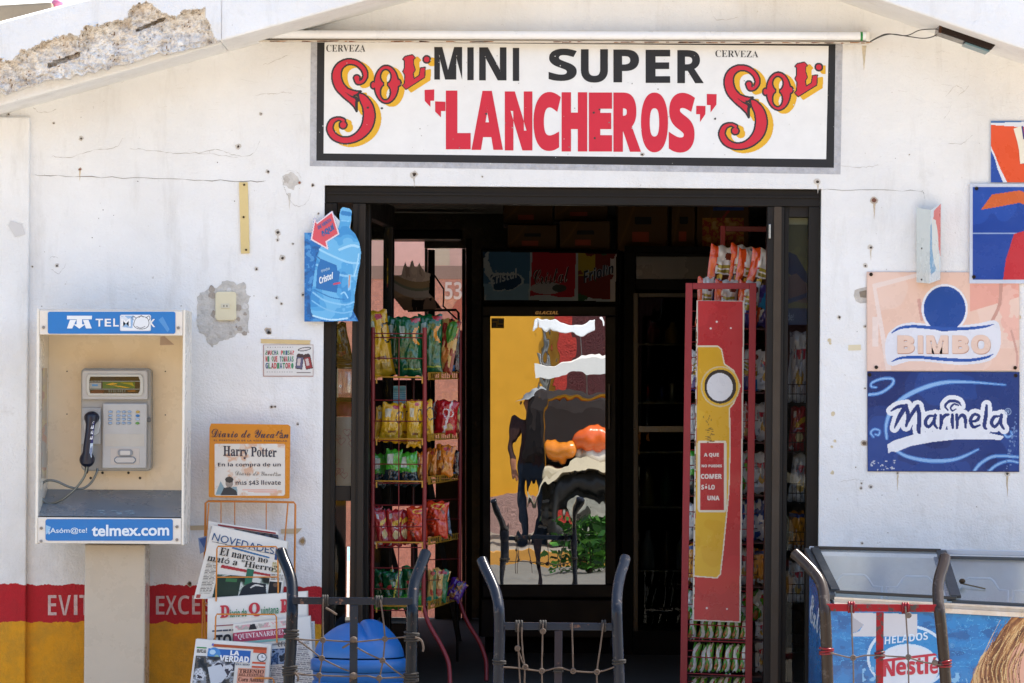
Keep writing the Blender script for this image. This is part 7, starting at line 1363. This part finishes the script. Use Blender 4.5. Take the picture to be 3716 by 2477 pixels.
# ---------------------------------------------------------------- what lies across the street, mirrored in the fridge door
def PM(px, py, Yo): p = P(px, py, 2 * 3.007 - Yo); return Vector((p.x, Yo, p.z))
oy = thing('yellow_building', 'yellow building across the street, mirrored in the fridge door', 'building', (0, -24, 0))
m = MB(); xm = PM(2010, 1500, -24).x; zk = PM(1800, 1795, -24).z; m.box(-14, xm, -30, -24, zk, 7.5, '#d39a1e', 'paint'); m.build('yellow_wall', oy)
m = MB(); x2 = PM(2065, 1500, -24).x; m.box(xm + .001, x2, -30, -23.9, 0, 7.5, '#a8322a', 'plaster'); m.build('red_column', oy)
m = MB(); m.box(x2 + .001, 14, -30, -24.6, 0, 7.5, '#4a2428', 'plaster'); m.build('maroon_wall', oy)
m = MB(); m.box(-14, xm - .001, -30, -23.9, 0, zk - .001, '#a08078', 'plaster'); m.build('plinth', oy)
t = thing('awning', 'white sloping street awning mirrored in the fridge door', 'awning', (PM(2100, 1300, -21).x, -21, 0)); m = MB()
a, b = PM(1940, 1372, -21), PM(2300, 1352, -21); m.add([a, b, b + Vector((0, -1.6, .30)), a + Vector((0, -1.6, .17)), a + Vector((0, 0, .16)), b + Vector((0, 0, .22))], [(0, 1, 5, 4), (4, 5, 2, 3)], '#e6e6e2', 'paper'); m.build('canopy', t)
m = MB(); m.tube([(b.x - .05, -21.1, 0), (b.x - .05, -21.1, b.z)], .03, '#999', 'metal', 8); m.tube([(a.x + .1, -22.5, 0), (a.x + .1, -22.5, a.z + .3)], .03, '#999', 'metal', 8); m.build('post', t)
t = thing('cargo_cart', 'beige wheeled cart loaded with orange bundles, mirrored in the fridge door', 'cart', (PM(2150, 1800, -19).x, -19, 0)); c_ = PM(2130, 1862, -19); R_ = .36; cz = R_ + .1
for dx, dy in ((0, 0), (1.5, 0), (0, -1.0), (1.5, -1.0)):
    m = MB(); m.tube([(c_.x + dx + R_ * math.cos(a), -19 + dy, cz + R_ * math.sin(a)) for a in np.linspace(0, 6.283, 36, endpoint=False)], .095, '#1d1d1c', 'paint', 10, True, True, True)
    for k in range(30): a = k * 6.283 / 30; m.box(-.012, .012, -.1, .1, .44, .47, '#151515', 'paint', 0, Matrix.Translation((c_.x + dx, -19 + dy, cz)) @ Matrix.Rotation(a, 4, 'Y'))
    wh = m.build('wheel', t); m = MB(); m.tube([(c_.x + dx, -19 + dy + .07, cz), (c_.x + dx, -19 + dy + .11, cz)], .22, '#cfccbc', 'metal', 22); m.tube([(c_.x + dx, -19 + dy + .105, cz), (c_.x + dx, -19 + dy + .14, cz)], .09, '#5a5850', 'metal', 14); m.build('rim', wh)
for dx in (0, 1.5):
    m = MB(); n = 16; vs = []
    for k in range(n + 1): a = .15 + k * (math.pi - .3) / n; vs += [(c_.x + dx + .56 * math.cos(a), -19.25, cz + .52 * math.sin(a)), (c_.x + dx + .60 * math.cos(a), -18.82, cz + .56 * math.sin(a)), (c_.x + dx + .60 * math.cos(a), -18.80, cz + .47 * math.sin(a))]
    m.add(vs, [(3*k, 3*k+1, 3*k+4, 3*k+3) for k in range(n)] + [(3*k+1, 3*k+2, 3*k+5, 3*k+4) for k in range(n)], '#c9bda0', 'enamel'); m.build('fender', t)
m = MB(); m.box(c_.x - .5, c_.x + 2.0, -20.0, -19.0, .82, .96, '#b8ad92', 'enamel', .04, None, 3); m.box(c_.x - .45, c_.x + 1.95, -19.9, -19.1, .50, .819, '#26241f', 'paint', .03); m.build('bed', t)
m = MB(); m.box(c_.x - .62, c_.x + 1.9, -19.95, -19.35, 0.965, 1.72, '#1f1614', 'paper', .16, None, 3); m.build('dark_seat', t)
for k, (dx, z, r_) in enumerate([(-.25, 1.12, .17), (.05, 1.24, .2), (.35, 1.14, .18), (.1, 1.06, .16), (.62, 1.22, .2)]):
    m = MB(); m.ball((c_.x + dx, -19.15 - .03 * k, z), r_, ['#d9801c', '#d95f1a', '#e0a02c', '#c9c4ba', '#d9801c'][k], 'foil', 3, (1.2, .8, .7)); m.build('bundle', t)
m = MB(); m.tube([(c_.x - .45, -19.1, .96), (c_.x - .45, -19.1, 1.62), (c_.x + .6, -19.1, 1.72)], .02, '#a8701a', 'metal', 8); m.build('rail', t)
t = thing('streak_board', 'long white board added across the street for the light streak in the fridge door', 'sign', (PM(2050, 1185, -23).x, -23, 0)); m = MB(); a, b = PM(1955, 1200, -22.5), PM(2160, 1168, -22.5); m.box(a.x, b.x, -22.56, -22.5, a.z, b.z, '#e8ecf0', 'enamel', .01); m.build('board', t); m = MB(); m.tube([(a.x + .1, -22.53, 0), (a.x + .1, -22.53, a.z)], .02, '#777', 'metal', 8); m.tube([(b.x - .1, -22.53, 0), (b.x - .1, -22.53, a.z)], .02, '#777', 'metal', 8); m.build('leg', t)  # white board on legs, added to give the mirrored light streak
# a passer-by
def person(name, label, root, H, cols):
    s_ = H / 1.72; J = {}; 
    pts = {'pel': (0, 0, .95), 'wst': (0, 0, 1.08), 'che': (0, .02, 1.30), 'nk': (0, 0, 1.46), 'hd0': (0, .02, 1.53), 'hd': (0, .03, 1.62), 'hdt': (0, .02, 1.70),
           'shl': (-.17, 0, 1.40), 'ell': (-.25, .02, 1.14), 'wrl': (-.22, .14, .93), 'hal': (-.21, .18, .86), 'shr': (.17, 0, 1.40), 'elr': (.30, .06, 1.18), 'wrr': (.32, .26, 1.08), 'har': (.32, .33, 1.06),
           'hpl': (-.09, 0, .90), 'knl': (-.11, .06, .50), 'anl': (-.12, -.02, .09), 'tol': (-.13, .13, .04), 'hpr': (.09, 0, .90), 'knr': (.10, .02, .50), 'anr': (.11, -.06, .09), 'tor': (.12, .10, .04)}
    rad = dict(pel=.14, wst=.135, che=.15, nk=.055, hd0=.075, hd=.095, hdt=.06, shl=.065, ell=.045, wrl=.032, hal=.035, shr=.065, elr=.045, wrr=.032, har=.035, hpl=.095, knl=.065, anl=.045, tol=.035, hpr=.095, knr=.065, anr=.045, tor=.035)
    ed = [('pel', 'wst'), ('wst', 'che'), ('che', 'nk'), ('nk', 'hd0'), ('hd0', 'hd'), ('hd', 'hdt'), ('che', 'shl'), ('shl', 'ell'), ('ell', 'wrl'), ('wrl', 'hal'), ('che', 'shr'), ('shr', 'elr'), ('elr', 'wrr'), ('wrr', 'har'), ('pel', 'hpl'), ('hpl', 'knl'), ('knl', 'anl'), ('anl', 'tol'), ('pel', 'hpr'), ('hpr', 'knr'), ('knr', 'anr'), ('anr', 'tor')]
    ks = list(pts); fing = []
    for h_, sg in (('hal', -1), ('har', 1)):
        b = Vector(pts[h_])
        for i in range(5):
            n1 = h_ + 'f%d' % i; n2 = h_ + 'g%d' % i
            dd = Vector((0, .03, -.05)) if h_ == 'hal' else Vector((0, .055, -.012))
            of = Vector(((i - 2) * .016, 0, 0)) if i < 4 else Vector((-sg * .04, 0, 0))
            pts[n1] = tuple(b + of + dd * (.5 if i < 4 else .25)); pts[n2] = tuple(b + of * 1.1 + dd * (1.0 + .1 * (i == 1) - .15 * (i == 3))); rad[n1] = rad[n2] = .009; ed += [(h_, n1), (n1, n2)]
    ks = list(pts); me = bpy.data.meshes.new('body'); me.from_pydata([Vector(pts[k]) * s_ for k in ks], [(ks.index(a), ks.index(b)) for a, b in ed], [])
    o = bpy.data.objects.new('skin_source', me); COL.objects.link(o); md = o.modifiers.new('skin', 'SKIN'); sub = o.modifiers.new('sub', 'SUBSURF'); sub.levels = 2; sub.render_levels = 2
    for i, k in enumerate(ks): me.skin_vertices[0].data[i].radius = (rad[k] * s_, rad[k] * s_ * (.78 if k in ('pel', 'wst', 'che') else 1)); me.skin_vertices[0].data[i].use_root = (k == 'pel')
    ev = o.evaluated_get(bpy.context.evaluated_depsgraph_get()); em = ev.to_mesh(); vs = [v.co.copy() for v in em.vertices]; fs = [tuple(p.vertices) for p in em.polygons]; ev.to_mesh_clear(); bpy.data.objects.remove(o)
    root = Vector(root); t = thing(name, label, 'person', root); mb = MB()
    def cf(i):
        c = sum((vs[k] for k in fs[i]), Vector()) / len(fs[i]) / s_
        if c.z > 1.48: return C('#8a5a42')
        if c.z < .09: return C('#2a2624')
        if c.z < .98 and abs(c.x) < .19 and c.y < .16: return C(cols[1])
        if (c.x < -.19 or c.x > .27) and (c.z < 1.05 or c.y > .2): return C('#8a5a42')
        return C(cols[0])
    mb.add([root + v for v in vs], fs, cf, 'paper', True); mb.build('body', t)
    hd = root + Vector((0, .03, 1.62)) * s_; m = MB()
    for sx_ in (-1, 1): m.ball(hd + Vector((sx_ * .035, .088, .0)) * s_, .011 * s_, '#1c1512', 'plastic', 1); m.ball(hd + Vector((sx_ * .095, .0, -.01)) * s_, .024 * s_, '#8a5a42', 'paper', 1, (.5, 1, 1.3))
    m.ball(hd + Vector((0, .105, -.025)) * s_, .017 * s_, '#8a5a42', 'paper', 1); m.ball(hd + Vector((0, .09, -.06)) * s_, .02 * s_, '#6b352c', 'paper', 1, (1.2, .5, .35)); m.build('face', t)
    m = MB(); m.lathe([(.17 * s_, hd.z + .03), (.10 * s_, hd.z + .045), (.10 * s_, hd.z + .10), (.06 * s_, hd.z + .125), (.001, hd.z + .13)], hd.x, hd.y - .01, '#8a8f94', 'paper', 20); m.build('hat', t); return t
pr_ = PM(1935, 1500, -19.6); person('person', 'person in grey hat and maroon shirt across the street, mirrored in the fridge door', (pr_.x, -19.6, 0), 1.72, ('#2c100e', '#1c2838'))
# roadside shrub
t = thing('shrub', 'leafy green roadside shrub mirrored in the lower fridge door', 'shrub', (PM(2110, 2000, -15.2).x, -15.2, 0)); m = MB(); rl = random.Random(9); c0 = Vector((PM(2140, 1960, -15.2).x, -15.2, .0))
st_ = MB()
for k in range(9):
    a = rl.uniform(0, 6.28); tip = c0 + Vector((.26 * math.cos(a), .25 * math.sin(a), rl.uniform(.3, .55))); st_.tube([c0, c0.lerp(tip, .5) + Vector((0, 0, .08)), tip], [.012, .008, .004], '#4a3a26', 'leaf', 5)
for k in range(1100):
    d = Vector((rl.gauss(0, .15), rl.gauss(0, .15), rl.uniform(.05, .50))); p = c0 + d; a, e, l = rl.uniform(0, 6.28), rl.uniform(-.6, 1.0), rl.uniform(.05, .11); u = Vector((math.cos(a) * math.cos(e), math.sin(a) * math.cos(e), math.sin(e))) * l; s_ = u.orthogonal().normalized() * l * .22
    m.add([p, p + u * .5 + s_, p + u, p + u * .5 - s_], [(0, 1, 2, 3)], rl.choice(['#3f7a24', '#2c5c1c', '#5a9430', '#24491a']), 'leaf')
st_.build('stem', t); m.build('foliage', t)
m = MB(); m.box(-30, 30, -24, -17.5, .001, .13, '#8f867a', 'ground'); m.box(-30, 30, -17.499, -17.3, .001, .14, '#c08a3c', 'ground'); tag(m.build('pavement'), None, kind='structure')
# ---------------------------------------------------------------- bits on the roof edge, top left corner
m = MB(); a = P(-400, 70, 1.2); b = P(196, 22, 1.2); m.slab([P(-400, 40, 1.2), P(188, 6, 1.2), P(188, 55, 1.2), P(-400, 130, 1.2)], .2, '#8f7f68', 'cardboard', .01); tag(m.build('wooden_beam'), 'weathered wooden beam lying on the roof at the top left corner', 'beam')
m = MB(); q = P(208, 12, 1.3); m.ball(q, 22 / sc(1.3), '#c9708c', 'plastic', 3, (1, 1, .8)); tag(m.build('float_buoy'), 'pink rounded object at the end of the roof beam, top left corner', 'buoy')
